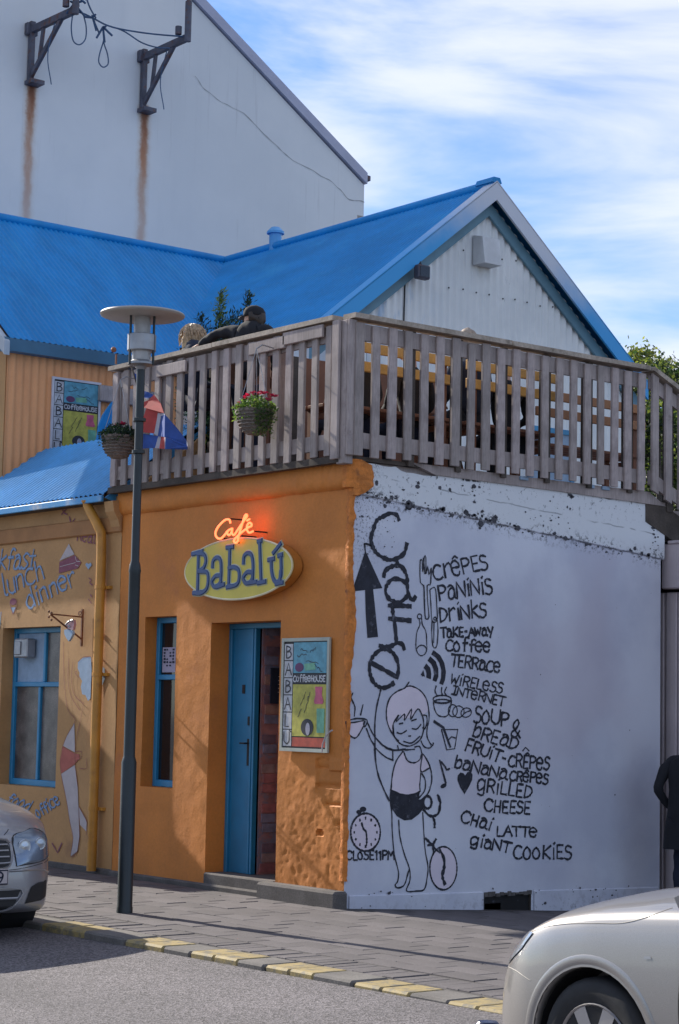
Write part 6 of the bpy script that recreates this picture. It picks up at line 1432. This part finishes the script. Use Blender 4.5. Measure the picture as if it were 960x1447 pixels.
wf = [[(580 + x / 5.647, 910 + y / 5.647) for x, y in q] for q in (((83, 247), (105, 208), (118, 262)), [(128, 155), (160, 190), (168, 235), (165, 282), (128, 268), (130, 235), (122, 208), (106, 190)], [(160, 98), (205, 140), (225, 200), (225, 262), (208, 303), (178, 290), (190, 245), (185, 200), (168, 160), (138, 132)], [(186, 48), (240, 90), (272, 150), (285, 220), (278, 285), (262, 328), (232, 315), (246, 270), (248, 210), (232, 150), (205, 110), (168, 82)])]
fill_obj('mural_wifi_sign', wf, 'side', M['paint'], cafe)
stroke_obj('mural_bowl', crop(*s3, ell(255, 440, 72, 30), ell(255, 458, 62, 16, 0, 360), ((185, 460), (195, 520), (220, 565), (260, 580), (300, 568), (322, 500), (330, 450)), ((208, 335), (198, 375), (218, 415)), ((252, 345), (250, 385), (262, 410)), ((290, 345), (275, 385), (292, 415))), 1.9, 'side', M['paint'], cafe)
stroke_obj('mural_bread', crop(*s3, ell(340, 532, 36, 48), ell(385, 540, 45, 46), ell(447, 547, 42, 36, rotd=-20), ((410, 575), (445, 545), (485, 530))), 1.5, 'side', M['paint'], cafe)
stroke_obj('mural_glass', crop(*s3, ((250, 683), (380, 682), (355, 835), (292, 845), (250, 683)), ((300, 770), (330, 740), (360, 750)), smooth=False), 1.8, 'side', M['paint'], cafe)
stroke_obj('mural_straw', crop(*s3, ((190, 617), (265, 668), (320, 822)), smooth=False), 3.0, 'side', M['paint'], cafe)
stroke_obj('mural_notes', crop(*s6, ((680, 165), (700, 240), (722, 320)), ((690, 175), (715, 205), (728, 228), (748, 222)), ((665, 400), (685, 440), (675, 490)), n=4), 2.6, 'side', M['paint'], cafe)
fill_obj('mural_note_head', [[(480 + x / 4.8, 1040 + y / 4.8) for x, y in ell(706, 338, 22, 14, rotd=-30)], [(480 + x / 4.8, 1040 + y / 4.8) for x, y in ell(676, 425, 10, 26, rotd=-12)]], 'side', M['paint'], cafe)
ht = [(848, 395), (820, 350), (800, 300), (802, 268), (820, 248), (842, 252), (852, 268), (868, 245), (890, 242), (903, 262), (900, 298), (878, 345)]
fill_obj('mural_heart', [[(480 + x / 4.8, 1040 + y / 4.8) for x, y in ht]], 'side', M['paint'], cafe)
# clock
fill_obj('mural_clock_face', [[(480 + x / 4.8, 1040 + y / 4.8) for x, y in ell(177, 653, 98, 125)]], 'side', M['paint_fill'], cafe, .0025)
fill_obj('mural_clock_knob', [[(480 + x / 4.8, 1040 + y / 4.8) for x, y in ell(160, 497, 22, 18)], [(480 + x / 4.8, 1040 + y / 4.8) for x, y in ell(132, 515, 18, 14)]], 'side', M['paint'], cafe)
ck = crop(*s6, ell(177, 653, 100, 128), ((150, 590), (163, 630), (180, 650), (185, 700), (184, 742)), ((130, 530), (150, 510)))
for k in range(12):
    a = radians(k * 30); r0 = (78, 102); ck += crop(*s6, ((177 + r0[0] * sin(a), 653 - r0[1] * cos(a)), (177 + (r0[0] - 3) * sin(a), 653 - (r0[1] - 13) * cos(a))))
stroke_obj('mural_clock', ck, 2.6, 'side', M['paint'], cafe)
# girl with cup
F6 = lambda pts, s=s6: [[(s[0] + x / s[2], s[1] + y / s[2]) for x, y in pts]]
hair = [(630, 840), (560, 870), (500, 920), (470, 980), (455, 1060), (460, 1150), (490, 1240), (520, 1290), (520, 1200), (550, 1130), (590, 1090), (620, 1140), (660, 1110), (690, 1050), (715, 1120), (760, 1040), (810, 1100), (840, 1110), (850, 1230), (850, 1340), (905, 1395), (870, 1420), (820, 1400), (790, 1350), (850, 1200), (868, 1050), (840, 940), (780, 860), (700, 820), (660, 810)]
fill_obj('mural_hair', F6(hair[:12] + [(715, 1120), (760, 1040), (810, 1100), (868, 1050), (840, 940), (780, 860), (700, 820), (660, 810)], s5), 'side', M['paint_fill'], cafe, .0022)
fill_obj('mural_vest', F6([(430, 105), (460, 160), (500, 180), (540, 160), (565, 125), (548, 240), (540, 375), (490, 395), (430, 395), (350, 365), (360, 290), (372, 210)]) + F6([(565, 125), (615, 215), (550, 250)]), 'side', M['paint_fill'], cafe, .0022)
fill_obj('mural_bean_fill', F6(ell(708, 897, 90, 145)), 'side', M['paint_fill'], cafe, .0022)
fill_obj('mural_cup_fill', F6([(62, 1170), (250, 1160), (230, 1230), (160, 1320), (90, 1290)], s5), 'side', M['paint_fill'], cafe, .0022)
fill_obj('mural_shorts', F6([(348, 362), (430, 398), (500, 395), (548, 372), (535, 430), (575, 430), (578, 480), (540, 530), (490, 568), (440, 573), (390, 545), (352, 490), (343, 430)]), 'side', M['paint'], cafe)
girl = crop(*s5, ((675, 780), (650, 815), (630, 840), (560, 870), (500, 920), (470, 980), (455, 1060), (460, 1150), (490, 1240), (540, 1320), (575, 1350)), ((640, 825), (700, 820), (780, 860), (840, 940), (865, 1050), (868, 1150), (850, 1230), (850, 1310), (880, 1375), (905, 1395), (910, 1370)),
            ((520, 1290), (518, 1200), (550, 1130), (575, 1100), (548, 1165), (630, 1090), (630, 1150), (700, 1040), (690, 1140), (760, 1040), (800, 1100), (815, 1160), (815, 1250), (780, 1340), (700, 1395), (630, 1395), (570, 1360), (530, 1290), (520, 1200)),
            ((815, 1100), (845, 1110), (848, 1180), (825, 1235), (808, 1220)), ((558, 1270), (600, 1280), (650, 1250)), ((705, 1230), (750, 1235), (790, 1190)), ((580, 1185), (615, 1178)), ((700, 1155), (745, 1140)), ((670, 1303), (690, 1303)), ((622, 1355), (700, 1370), (780, 1305)), ((790, 1350), (820, 1405), (870, 1420), (905, 1390)),
            ((60, 1165), (150, 1135), (250, 1140), (270, 1165), (245, 1215), (235, 1180), (250, 1165)), ((62, 1175), (75, 1260), (110, 1305), (160, 1320), (210, 1250), (245, 1160), (150, 1170), (62, 1180)), ((130, 885), (115, 935), (150, 1020), (145, 1110)), ((75, 1015), (95, 1060), (88, 1110)), ((228, 1000), (205, 1100)),
            ((270, 1170), (330, 1290), (420, 1390), (520, 1435), (640, 1430)), ((262, 1230), (300, 1330), (345, 1400)))
girl += crop(*s6, ((200, 0), (245, 80), (310, 140), (365, 165)), ((235, 0), (290, 60), (350, 95), (440, 95), (510, 90)), ((395, 65), (400, 90)), ((510, 75), (545, 72), (560, 120)), ((430, 105), (385, 170), (360, 260), (350, 365), (343, 430), (355, 520), (358, 640), (372, 800), (400, 920), (395, 985), (378, 1010), (395, 1030), (440, 1010), (465, 930), (475, 900)),
             ((362, 165), (362, 95)), ((435, 105), (460, 165), (505, 182), (545, 160), (562, 120), (600, 175), (622, 240), (625, 310), (600, 390), (545, 440)), ((562, 125), (552, 240), (615, 215)), ((552, 250), (545, 330), (548, 375)), ((560, 255), (582, 300), (578, 370), (535, 425)),
             ((402, 570), (410, 680), (440, 800), (475, 900), (478, 980), (455, 1050), (520, 1052), (575, 1040), (595, 960), (600, 880), (580, 760), (565, 520)), ((345, 365), (430, 398), (500, 395), (548, 375)))
stroke_obj('mural_girl', girl, 1.9, 'side', M['paint'], cafe)
stroke_obj('mural_tail', crop(*s6, ell(597, 450, 28, 42), ((570, 500), (610, 540), (650, 540), (675, 515), (685, 450)), ((630, 545), (645, 580), (645, 620)), ((585, 695), (620, 730), (655, 770), (680, 790)), ((655, 700), (635, 740), (640, 790)), ((600, 740), (640, 735))), 3.6, 'side', M['paint'], cafe)
stroke_obj('mural_coffee_bean', crop(*s6, ell(705, 897, 92, 146, rotd=0)), 2.2, 'side', M['paint'], cafe)
stroke_obj('mural_bean_split', crop(*s6, ((680, 770), (708, 830), (710, 890), (698, 950), (715, 1005))), 4.6, 'side', M['paint'], cafe)

# tan wall: script, cake, girl
for txt, a in (('akfast', (-14, 807, 48, 802, 24, 22)), ('lunch', (4, 843, 64, 817, 24, 22)), ('dinner', (40, 862, 110, 824, 22, 20))):
    st = word(txt, *a, lean=.25)
    stroke_obj('lettering', st, 4.2, 'shop', M['mural_blue'], shop, label='blue painted word "%s" above the window' % ('breakfast' if txt[0] == 'a' else txt), lift=.002); stroke_obj('lettering_highlight', st, 1.7, 'shop', M['mural_pale'], shop, lift=.0045)
for txt, a in (('food', (8, 1134, 40, 1146, 13, 13)), ('office', (54, 1158, 86, 1134, 13, 13)), ('and', (38, 1154, 52, 1160, 6, 6)), ('y', (-6, 885, 6, 880, 16, 16))):
    st = word(txt, *a, lean=.2); stroke_obj('lettering', st, 3.0, 'shop', M['mural_blue'], shop, lift=.002); stroke_obj('lettering_highlight', st, 1.1, 'shop', M['mural_pale'], shop, lift=.0045)
stroke_obj('lettering', word('Real', 108, 764, 134, 768, 15, 12), 2.4, 'shop', M['mural_plum'], shop); stroke_obj('lettering', crop(0, 0, 1, ((87, 716), (90, 724), (95, 727)), ((87, 727), (95, 718)), ((98, 730), (101, 740), (106, 742)), ((99, 742), (106, 733))), 2.4, 'shop', M['mural_plum'], shop)
stroke_obj('lettering', word('v', 74, 1204, 90, 1204, 17, 17), 2.6, 'shop', M['mural_plum'], shop)
s8 = (0, 700, 6.0)
fill_obj('cake_cream', F6([(585, 410), (632, 500), (505, 555)], s8), 'shop', M['mural_white'], shop, .003)
fill_obj('cake_sponge', F6([(505, 565), (635, 505), (690, 570), (660, 620), (500, 660)], s8) , 'shop', M['mural_plum'], shop, .0035)
fill_obj('ice_cream_cone', F6([(112, 1005), (95, 950), (135, 950)], s8), 'shop', M['mural_pale'], shop, .004)
fill_obj('ice_cream_scoop', F6(ell(112, 905, 26, 25), s8), 'shop', M['mural_plum'], shop, .0035)
stroke_obj('cake_lines', crop(*s8, ((510, 605), (640, 570)), ((540, 500), (560, 515)), ((565, 475), (590, 495)), ((595, 445), (605, 460)), ((640, 520), (650, 560), (680, 560)), ((640, 590), (665, 600)), smooth=False), 1.3, 'shop', M['mural_white'], shop, lift=.006)
fill_obj('heart_drawing', F6([(750, 628), (725, 590), (735, 570), (752, 582), (772, 570), (778, 592)], s8), 'shop', M['mural_pale'], shop, .004)
stroke_obj('ice_cream_outline', crop(*s8, ((112, 1008), (92, 945), (86, 905), (100, 880), (130, 880), (142, 905), (135, 950), (112, 1008))), 1.5, 'shop', M['mural_plum'], shop, lift=.005)
stroke_obj('lettering', crop(*s8, ((755, 700), (775, 720), (760, 740), (785, 760)), ((750, 880), (765, 900), (775, 915)), ((765, 840), (780, 860))), 1.8, 'shop', M['mural_plum'], shop)
s7 = (0, 900, 4.2556)
fill_obj('girl_drawing_hair', F6([(548, 120), (500, 125), (470, 150), (468, 190), (480, 215), (478, 235), (495, 265), (487, 300), (495, 345), (515, 350), (530, 385), (545, 370), (548, 300), (552, 200)], s7) + F6([(600, 160), (630, 190), (632, 250), (612, 300), (600, 350), (596, 250)], s7), 'shop', M['mural_pale'], shop, .003)
fill_obj('girl_drawing_vest', F6([(448, 515), (452, 695), (380, 655), (405, 590)], s7) + F6([(368, 825), (450, 770), (468, 900), (472, 1000), (478, 1200), (465, 1290), (425, 1320), (440, 1210), (420, 1110), (400, 980)], s7) + F6([(474, 1020), (522, 1110), (520, 1170), (482, 1130)], s7), 'shop', M['mural_white'], shop, .003)
fill_obj('girl_drawing_shorts', F6([(378, 658), (450, 700), (478, 705), (480, 730), (450, 765), (370, 822), (360, 760)], s7), 'shop', M['mural_red'], shop, .0035)
stroke_obj('girl_drawing_outline', crop(*s7, ((382, 30), (385, 200), (395, 350), (410, 440), (450, 490), (448, 515), (405, 590), (378, 658), (362, 740), (368, 825), (400, 980), (420, 1110), (440, 1210), (425, 1320), (465, 1290), (480, 1200), (474, 1020)), ((415, 130), (410, 260), (430, 360), (480, 440)), ((440, 150), (430, 260), (450, 350), (500, 400)), ((505, 390), (480, 520), (455, 640), (452, 760), (468, 900)), ((452, 690), (490, 690), (485, 730), (450, 745)), ((520, 730), (520, 790), (480, 790)), ((475, 1020), (522, 1110), (520, 1190)), ((470, 150), (500, 122), (545, 118)), ((465, 205), (452, 215), (475, 245))), 1.1, 'shop', M['mural_line'], shop, lift=.005)

# ================================================================ SIGNS
def relief_stroke(mb, pts, w, y0, y1):
    """raised letter stroke on the facade side: rounded bar between depths y0 (back) and y1 (front)"""
    pts = [Vector(p) for p in pts]; n = len(pts); vs = []
    for i, p in enumerate(pts):
        d = (pts[min(i + 1, n - 1)] - pts[max(i - 1, 0)]); d.y = 0; d.normalize(); sd = Vector((-d.z, 0, d.x)); q = p.copy()
        if i == 0: q -= d * w * .35
        if i == n - 1: q += d * w * .35
        for o_, yy in ((1, y0), (1, y1 + .004), (.7, y1), (-.7, y1), (-1, y1 + .004), (-1, y0)): v = q + sd * (w / 2 * o_); v.y = yy; vs.append(v)
    fs = [(i * 6 + k, i * 6 + k + 1, i * 6 + 7 + k, i * 6 + 6 + k) for i in range(n - 1) for k in range(5)] + [(0, 1, 2, 3, 4, 5), tuple(n * 6 - 6 + k for k in range(5, -1, -1))]
    mb.add(vs, fs)
YS = -.12
sign = thing('oval_sign', 'oval olive yellow cafe sign with raised blue letters above the door', 'sign', (-1.5, -.1, 2.85))
s9 = (230, 720, 4.571)
el = ell(490, 383, 348, 196, rotd=-6, n=56)
ov = [PY(230 + x / 4.571, 720 + y / 4.571, YS) for x, y in el][:-1]
mb = MB(); mb.prism(ov, (0, .02, 0)); mb.build('face_panel', mat('olive yellow sign face', (.62, .50, .055), .45, var=.08, vscale=3), sign)
mb = MB()
cx = sum((p.x for p in ov)) / len(ov); cz = sum((p.z for p in ov)) / len(ov)
mb.prism([Vector((cx + (p.x - cx) * 1.0 + .008, YS + .021, cz + (p.z - cz) * 1.0)) for p in ov], (0, .085, 0)); mb.build('side_box', mat('orange sign box', (.50, .19, .03), .6, var=.12), sign, smooth=True)
mb = MB(); mb.tube([p + Vector((0, .004, 0)) for p in ov + ov[:1]], .010, 6, False); mb.build('rim', mat('cream sign rim', (.75, .66, .42), .4), sign)
L_ = lambda *l: crop(*s9, *l, n=3)
letters = [L_(((235, 285), (228, 540)), ((198, 288), (262, 270)), ((205, 540), (250, 535)), ((235, 285), (272, 290), (285, 330), (270, 375), (238, 400)), ((238, 400), (290, 405), (300, 450), (290, 510), (255, 540), (225, 542))),
           L_(((325, 370), (330, 330), (355, 310), (378, 330), (382, 400), (380, 480), (398, 485)), ((380, 425), (345, 430), (322, 465), (335, 498), (362, 490), (380, 465)), ((358, 500), (400, 485))),
           L_(((438, 245), (430, 500)), ((420, 245), (458, 240)), ((422, 502), (452, 496)), ((434, 380), (465, 372), (495, 390), (500, 440), (488, 480), (455, 495), (432, 490))),
           L_(((525, 345), (530, 300), (555, 280), (580, 300), (588, 370), (585, 460), (605, 468)), ((585, 405), (550, 405), (525, 440), (540, 475), (568, 470), (585, 440)), ((565, 475), (608, 468))),
           L_(((630, 205), (640, 470)), ((622, 205), (642, 200)), ((622, 475), (668, 465))),
           L_(((705, 325), (708, 400), (722, 455), (745, 470), (765, 440), (770, 400), (768, 300)), ((690, 325), (722, 318)), ((755, 298), (775, 292)), ((768, 400), (762, 475)), ((740, 480), (780, 472)), ((722, 280), (768, 222)))]
for lt in letters:
    mb = MB()
    for q in lt: relief_stroke(mb, [PY(x, y, YS) for x, y in q], .040, YS + .004, YS - .014 - .0009 * lt.index(q))
    lo = mb.build('raised_letter', mat('royal blue letters', (.010, .045, .17), .35, var=.12, vscale=9), sign)
    mb = MB()
    for q in lt: relief_stroke(mb, [PY(x, y, YS) for x, y in q], .058, YS + .003, YS - .004 - .0009 * lt.index(q))
    mb.build('letter_outline', mat('letter outline', (.42, .47, .36), .4), lo)
neon = thing('neon_sign', 'glowing orange red neon script reading Café above the oval sign', 'neon sign', (-1.45, -.15, 3.1))
nm_ = mat('glowing neon tube', (.9, .15, .05), .3, emit=(1.0, .13, .045), estr=2.3)
nst = crop(*s9, ((438, 88), (430, 65), (400, 70), (360, 110), (342, 150), (350, 180), (375, 188), (400, 165), (418, 140)), ((445, 125), (425, 135), (418, 155), (432, 165), (448, 140), (450, 118), (448, 150), (460, 165), (480, 140), (520, 80), (545, 45), (540, 32), (528, 50), (510, 110), (492, 170), (485, 205), (470, 215), (462, 200), (480, 175), (520, 140), (555, 115), (572, 108), (575, 95), (562, 85), (548, 100), (545, 130), (560, 150), (585, 140)), ((545, 72), (562, 62)), n=5)
mb = MB()
for q in nst: mb.tube([PY(x, y, -.16) for x, y in q], .0095, 7)
mb.build('neon_tube', nm_, neon, smooth='all')
mb = MB()
for x, y in ((375, 186), (470, 212), (440, 60), (580, 140), (510, 170)): p = PY(230 + x / 4.571, 720 + y / 4.571, -.16); mb.tube([p, p + Vector((0, .16, 0))], .007, 5)
mb.build('tube_standoffs', M['black'], neon)
nl = bpy.data.lights.new('neon_glow', 'POINT'); nlo = bpy.data.objects.new('neon_glow', nl); COL.objects.link(nlo); nl.energy = .34; nl.color = (1, .22, .08); nl.shadow_soft_size = .12; nlo.parent = neon; p = PY(355, 735, -.14); nlo.location = p - Vector(neon.location)

def poster(label, o, u, v, n_, W_=.66, H_=.97, seed=1):
    """framed hand-drawn poster board: o = lower left, u right, v up, n_ outward"""
    t = thing('poster_board', label, 'poster', o, 'framed cafe posters'); o = Vector(o); u = Vector(u); v = Vector(v); n_ = Vector(n_)
    def pt(a, b, d=0): return o + u * (a * W_) + v * (b * H_) + n_ * d
    def rect(name, a0, b0, a1, b1, d, m, par, th=.004): mb = MB(); mb.prism([pt(a0, b0, d), pt(a1, b0, d), pt(a1, b1, d), pt(a0, b1, d)], n_ * -th); return mb.build(name, m, par)
    fr = mat('pale green poster frame', (.40, .42, .36), .5) if seed == 1 else mat('whitish poster frame', (.60, .58, .62), .5)
    for k, (a0, b0, a1, b1) in enumerate(((0, 0, 1, .03), (0, .97, 1, 1), (0, .03, .045, .97), (.955, .03, 1, .97))): rect('frame', a0, b0, a1, b1, .020, fr, t, .020)
    bd = rect('board', .045, .03, .955, .97, .012, M['black'], t, .012)
    C_ = [mat('poster ' + k, c, .5, var=.22, vscale=14) for k, c in (('white', (.50, .50, .52)), ('turquoise', (.10, .32, .42)), ('black', (.02, .02, .03)), ('yellow', (.46, .42, .07)), ('pink', (.55, .10, .18)), ('green', (.16, .42, .28)), ('red', (.42, .06, .03)), ('face', (.42, .40, .48)))]
    for i in range(6): b0 = .045 + (5 - i) * .152; rect('letter_tile', .06, b0, .235, b0 + .143, .014, C_[0], bd)
    rect('picture', .25, .69, .94, .96, .014, C_[1], bd); rect('picture', .25, .60, .94, .68, .014, C_[2], bd); rect('picture', .25, .135, .94, .59, .014, C_[3], bd); rect('picture', .25, .045, .94, .125, .014, C_[6], bd)
    def st(name, strokes, w, m, d=.0165):
        mb = MB()
        for i, q in enumerate(strokes):
            if len(q) > 1: mb.ribbon([pt(a, b, d + .0001 * i) for a, b in q], w, n_, jit=.2)
        return mb.build(name, m, bd)
    def txt(s, a0, b0, a1, h, lean=0): # word in board units
        q = word(s, a0 * 100, -b0 * 100, a1 * 100, -b0 * 100, h * 100, lean=lean); return [[(x / 100, -y / 100) for x, y in k] for k in q]
    def turned(ch, i):
        b0 = .045 + (5 - i) * .152 + .02; w, ss = G[ch]; out = []
        for pts, sm in ss: out.append([(.085 + x / 8 * .13, b0 + y / 10 * .105) for x, y in ([(p.x, p.y) for p in smoothline([(a, b, 0) for a, b in pts], 4)] if sm else pts)])
        return out
    sk = []
    for i, ch in enumerate('BABALU'): sk += turned(ch, i)
    sk += [[(.235, .17), (.20, .185)]]
    st('poster_lettering', sk, .012, C_[2]); st('poster_lettering', txt('coffeeHoUSE', .26, .615, .93, .05), .011, C_[0])
    r = random.Random(seed); sc = []
    for (a, b, L, an) in ((.40, .90, .14, -.2), (.60, .88, .12, .3), (.33, .84, .2, .15), (.52, .80, .26, -.1), (.70, .76, .18, -.5), (.42, .40, .2, 1.0), (.50, .34, .22, 1.1), (.37, .30, .14, 1.0), (.56, .46, .1, .9)):
        q = [(a + L * k / 8 * cos(an), b + L * k / 8 * sin(an) * .7 + r.uniform(-.012, .012)) for k in range(9)]; sc.append(q)
    [st('scribble', [q_], .006, C_[2], .0165 + .0001 * k_) for k_, q_ in enumerate(sc)]
    def el_(ca, cb, ra, rb): return [(ca + ra * cos(t_), cb + rb * sin(t_)) for t_ in [2 * pi * k / 18 for k in range(18)]]
    def pf(name, q, m, d): mb = MB(); mb.prism([pt(a, b, d) for a, b in q], n_ * -.001); mb.build(name, m, bd)
    pf('cup_picture', [(.72, .42), (.70, .44), (.73, .50), (.72, .57), (.87, .57), (.86, .50), (.90, .44), (.88, .42)], C_[4], .017); pf('menu_picture', [(.77, .17), (.76, .38), (.92, .38), (.92, .17)], C_[5], .0168)
    pf('dark_curls', el_(.57, .215, .13, .075), C_[2], .0170); pf('pale_face', el_(.585, .20, .045, .055), C_[7], .0185); pf('green_cup', [(.50, .71), (.48, .77), (.70, .78), (.72, .72)], C_[5], .0168); pf('plum_spot', el_(.38, .74, .09, .04), mat('poster plum', (.12, .04, .12), .6), .0166)
    return t
a = PY(402, 1062, -.04)
poster('framed hand-drawn poster on the orange wall right of the cafe door', (-.885, -.012, 1.255), (1, 0, 0), (0, 0, 1), (0, -1, 0), W_=.665, H_=.965, seed=1)
poster('framed hand-drawn poster high on the ochre corrugated wall above the awning', (-6.975, 1.13, 4.47), (0, 1, 0), (0, 0, 1), (1, 0, 0), W_=.66, H_=.92, seed=2)
# white hook hanging in front of the lower poster
mb = MB(); hk = thing('white_hook', 'thin white curved rod at the lower corner of the door poster', 'hook', (-.3, -.08, 1.3))
mb.tube([PY(x, y, -.08) for x, y in ((455, 1063), (456, 1052), (460, 1041), (466, 1034), (470, 1032))], .007, 6); mb.build('rod', M['mural_white'], hk)
# iron bracket with ice cream sign on the tan wall
hb = thing('hanging_sign', 'small ice cream shaped sign on a rusty iron bracket left of the drainpipe', 'sign', (-4.3, -.02, 2.3)); iron = mat('rusty iron', (.20, .09, .05), .6, .3, var=.3, vscale=12)
s4 = (60, 840, 12.0); YH = [(-.02), (-.55)]
def HB(x, y, d): return PY(60 + x / 12, 840 + y / 12, d)
mb = MB(); wl = HB(685, 250, -.03); wb_ = HB(680, 880, -.03); mb.bar(wl, Vector((wl.x, -.03, wb_.z)), .02, .02)
tip = HB(130, 330, -.42); mb.tube([Vector((wl.x, -.03, HB(685, 385, -.03).z)), tip + Vector((0, 0, -.0))], .008, 6); mb.tube([Vector((wl.x, -.03, HB(685, 760, -.03).z)), tip], .009, 6)
for x, y in ((112, 290), (112, 380), (155, 310), (155, 430)): p = HB(x, y, -.43); mb.lathe([(0, -.014), (.012, -.006), (.012, .006), (0, .014)], p, 8)
c_ = HB(650, 330, -.04); mb.tube([c_ + Vector((.03 * cos(k * .5) * (1 - k * .05), -.01, .03 * sin(k * .5) * (1 - k * .05))) for k in range(13)], .006, 5); mb.build('iron_bracket', iron, hb)
mb = MB(); mb.prism([HB(x, y, -.22) for x, y in ((370, 600), (420, 590), (510, 610), (515, 670), (480, 740), (445, 795), (400, 730), (372, 670))], (0, .025, 0)); mb.build('cone_board', M['mural_pale'], hb)
mb = MB(); mb.prism([HB(x, y, -.215) for x, y in ((395, 520), (420, 470), (480, 430), (530, 430), (540, 500), (520, 600), (470, 590), (420, 575))], (0, .025, 0)); mb.build('scoop_board', mat('pink scoop', (.34, .20, .24), .4), hb)
mb = MB(); mb.tube([HB(x, y, -.235) for x, y in ((400, 515), (430, 475), (490, 440), (525, 432))], .010, 6); mb.tube([HB(440, 530, -.23), HB(470, 550, -.23)], .010, 6); mb.build('scoop_edge', M['galv'], hb)
# number plate figure (only the last one is in the picture)
mb, pl, x, z = PLATE
q = G['9'][1][0][0]; pts = smoothline([(a, b, 0) for a, b in q], 4)
mb.ribbon([(x + .001, YA + .165 + p.x * .0075, z - .034 + p.y * .0070) for p in pts], .012, (1, 0, 0)); mb.build('plate_figures', M['navy_cloth'], pl)
# door number
mb = MB()
mb.box(-1.80, -1.76, .219, .2245, 1.745, 1.825); nb_ = mb.build('door_number', M['black'], leaf)
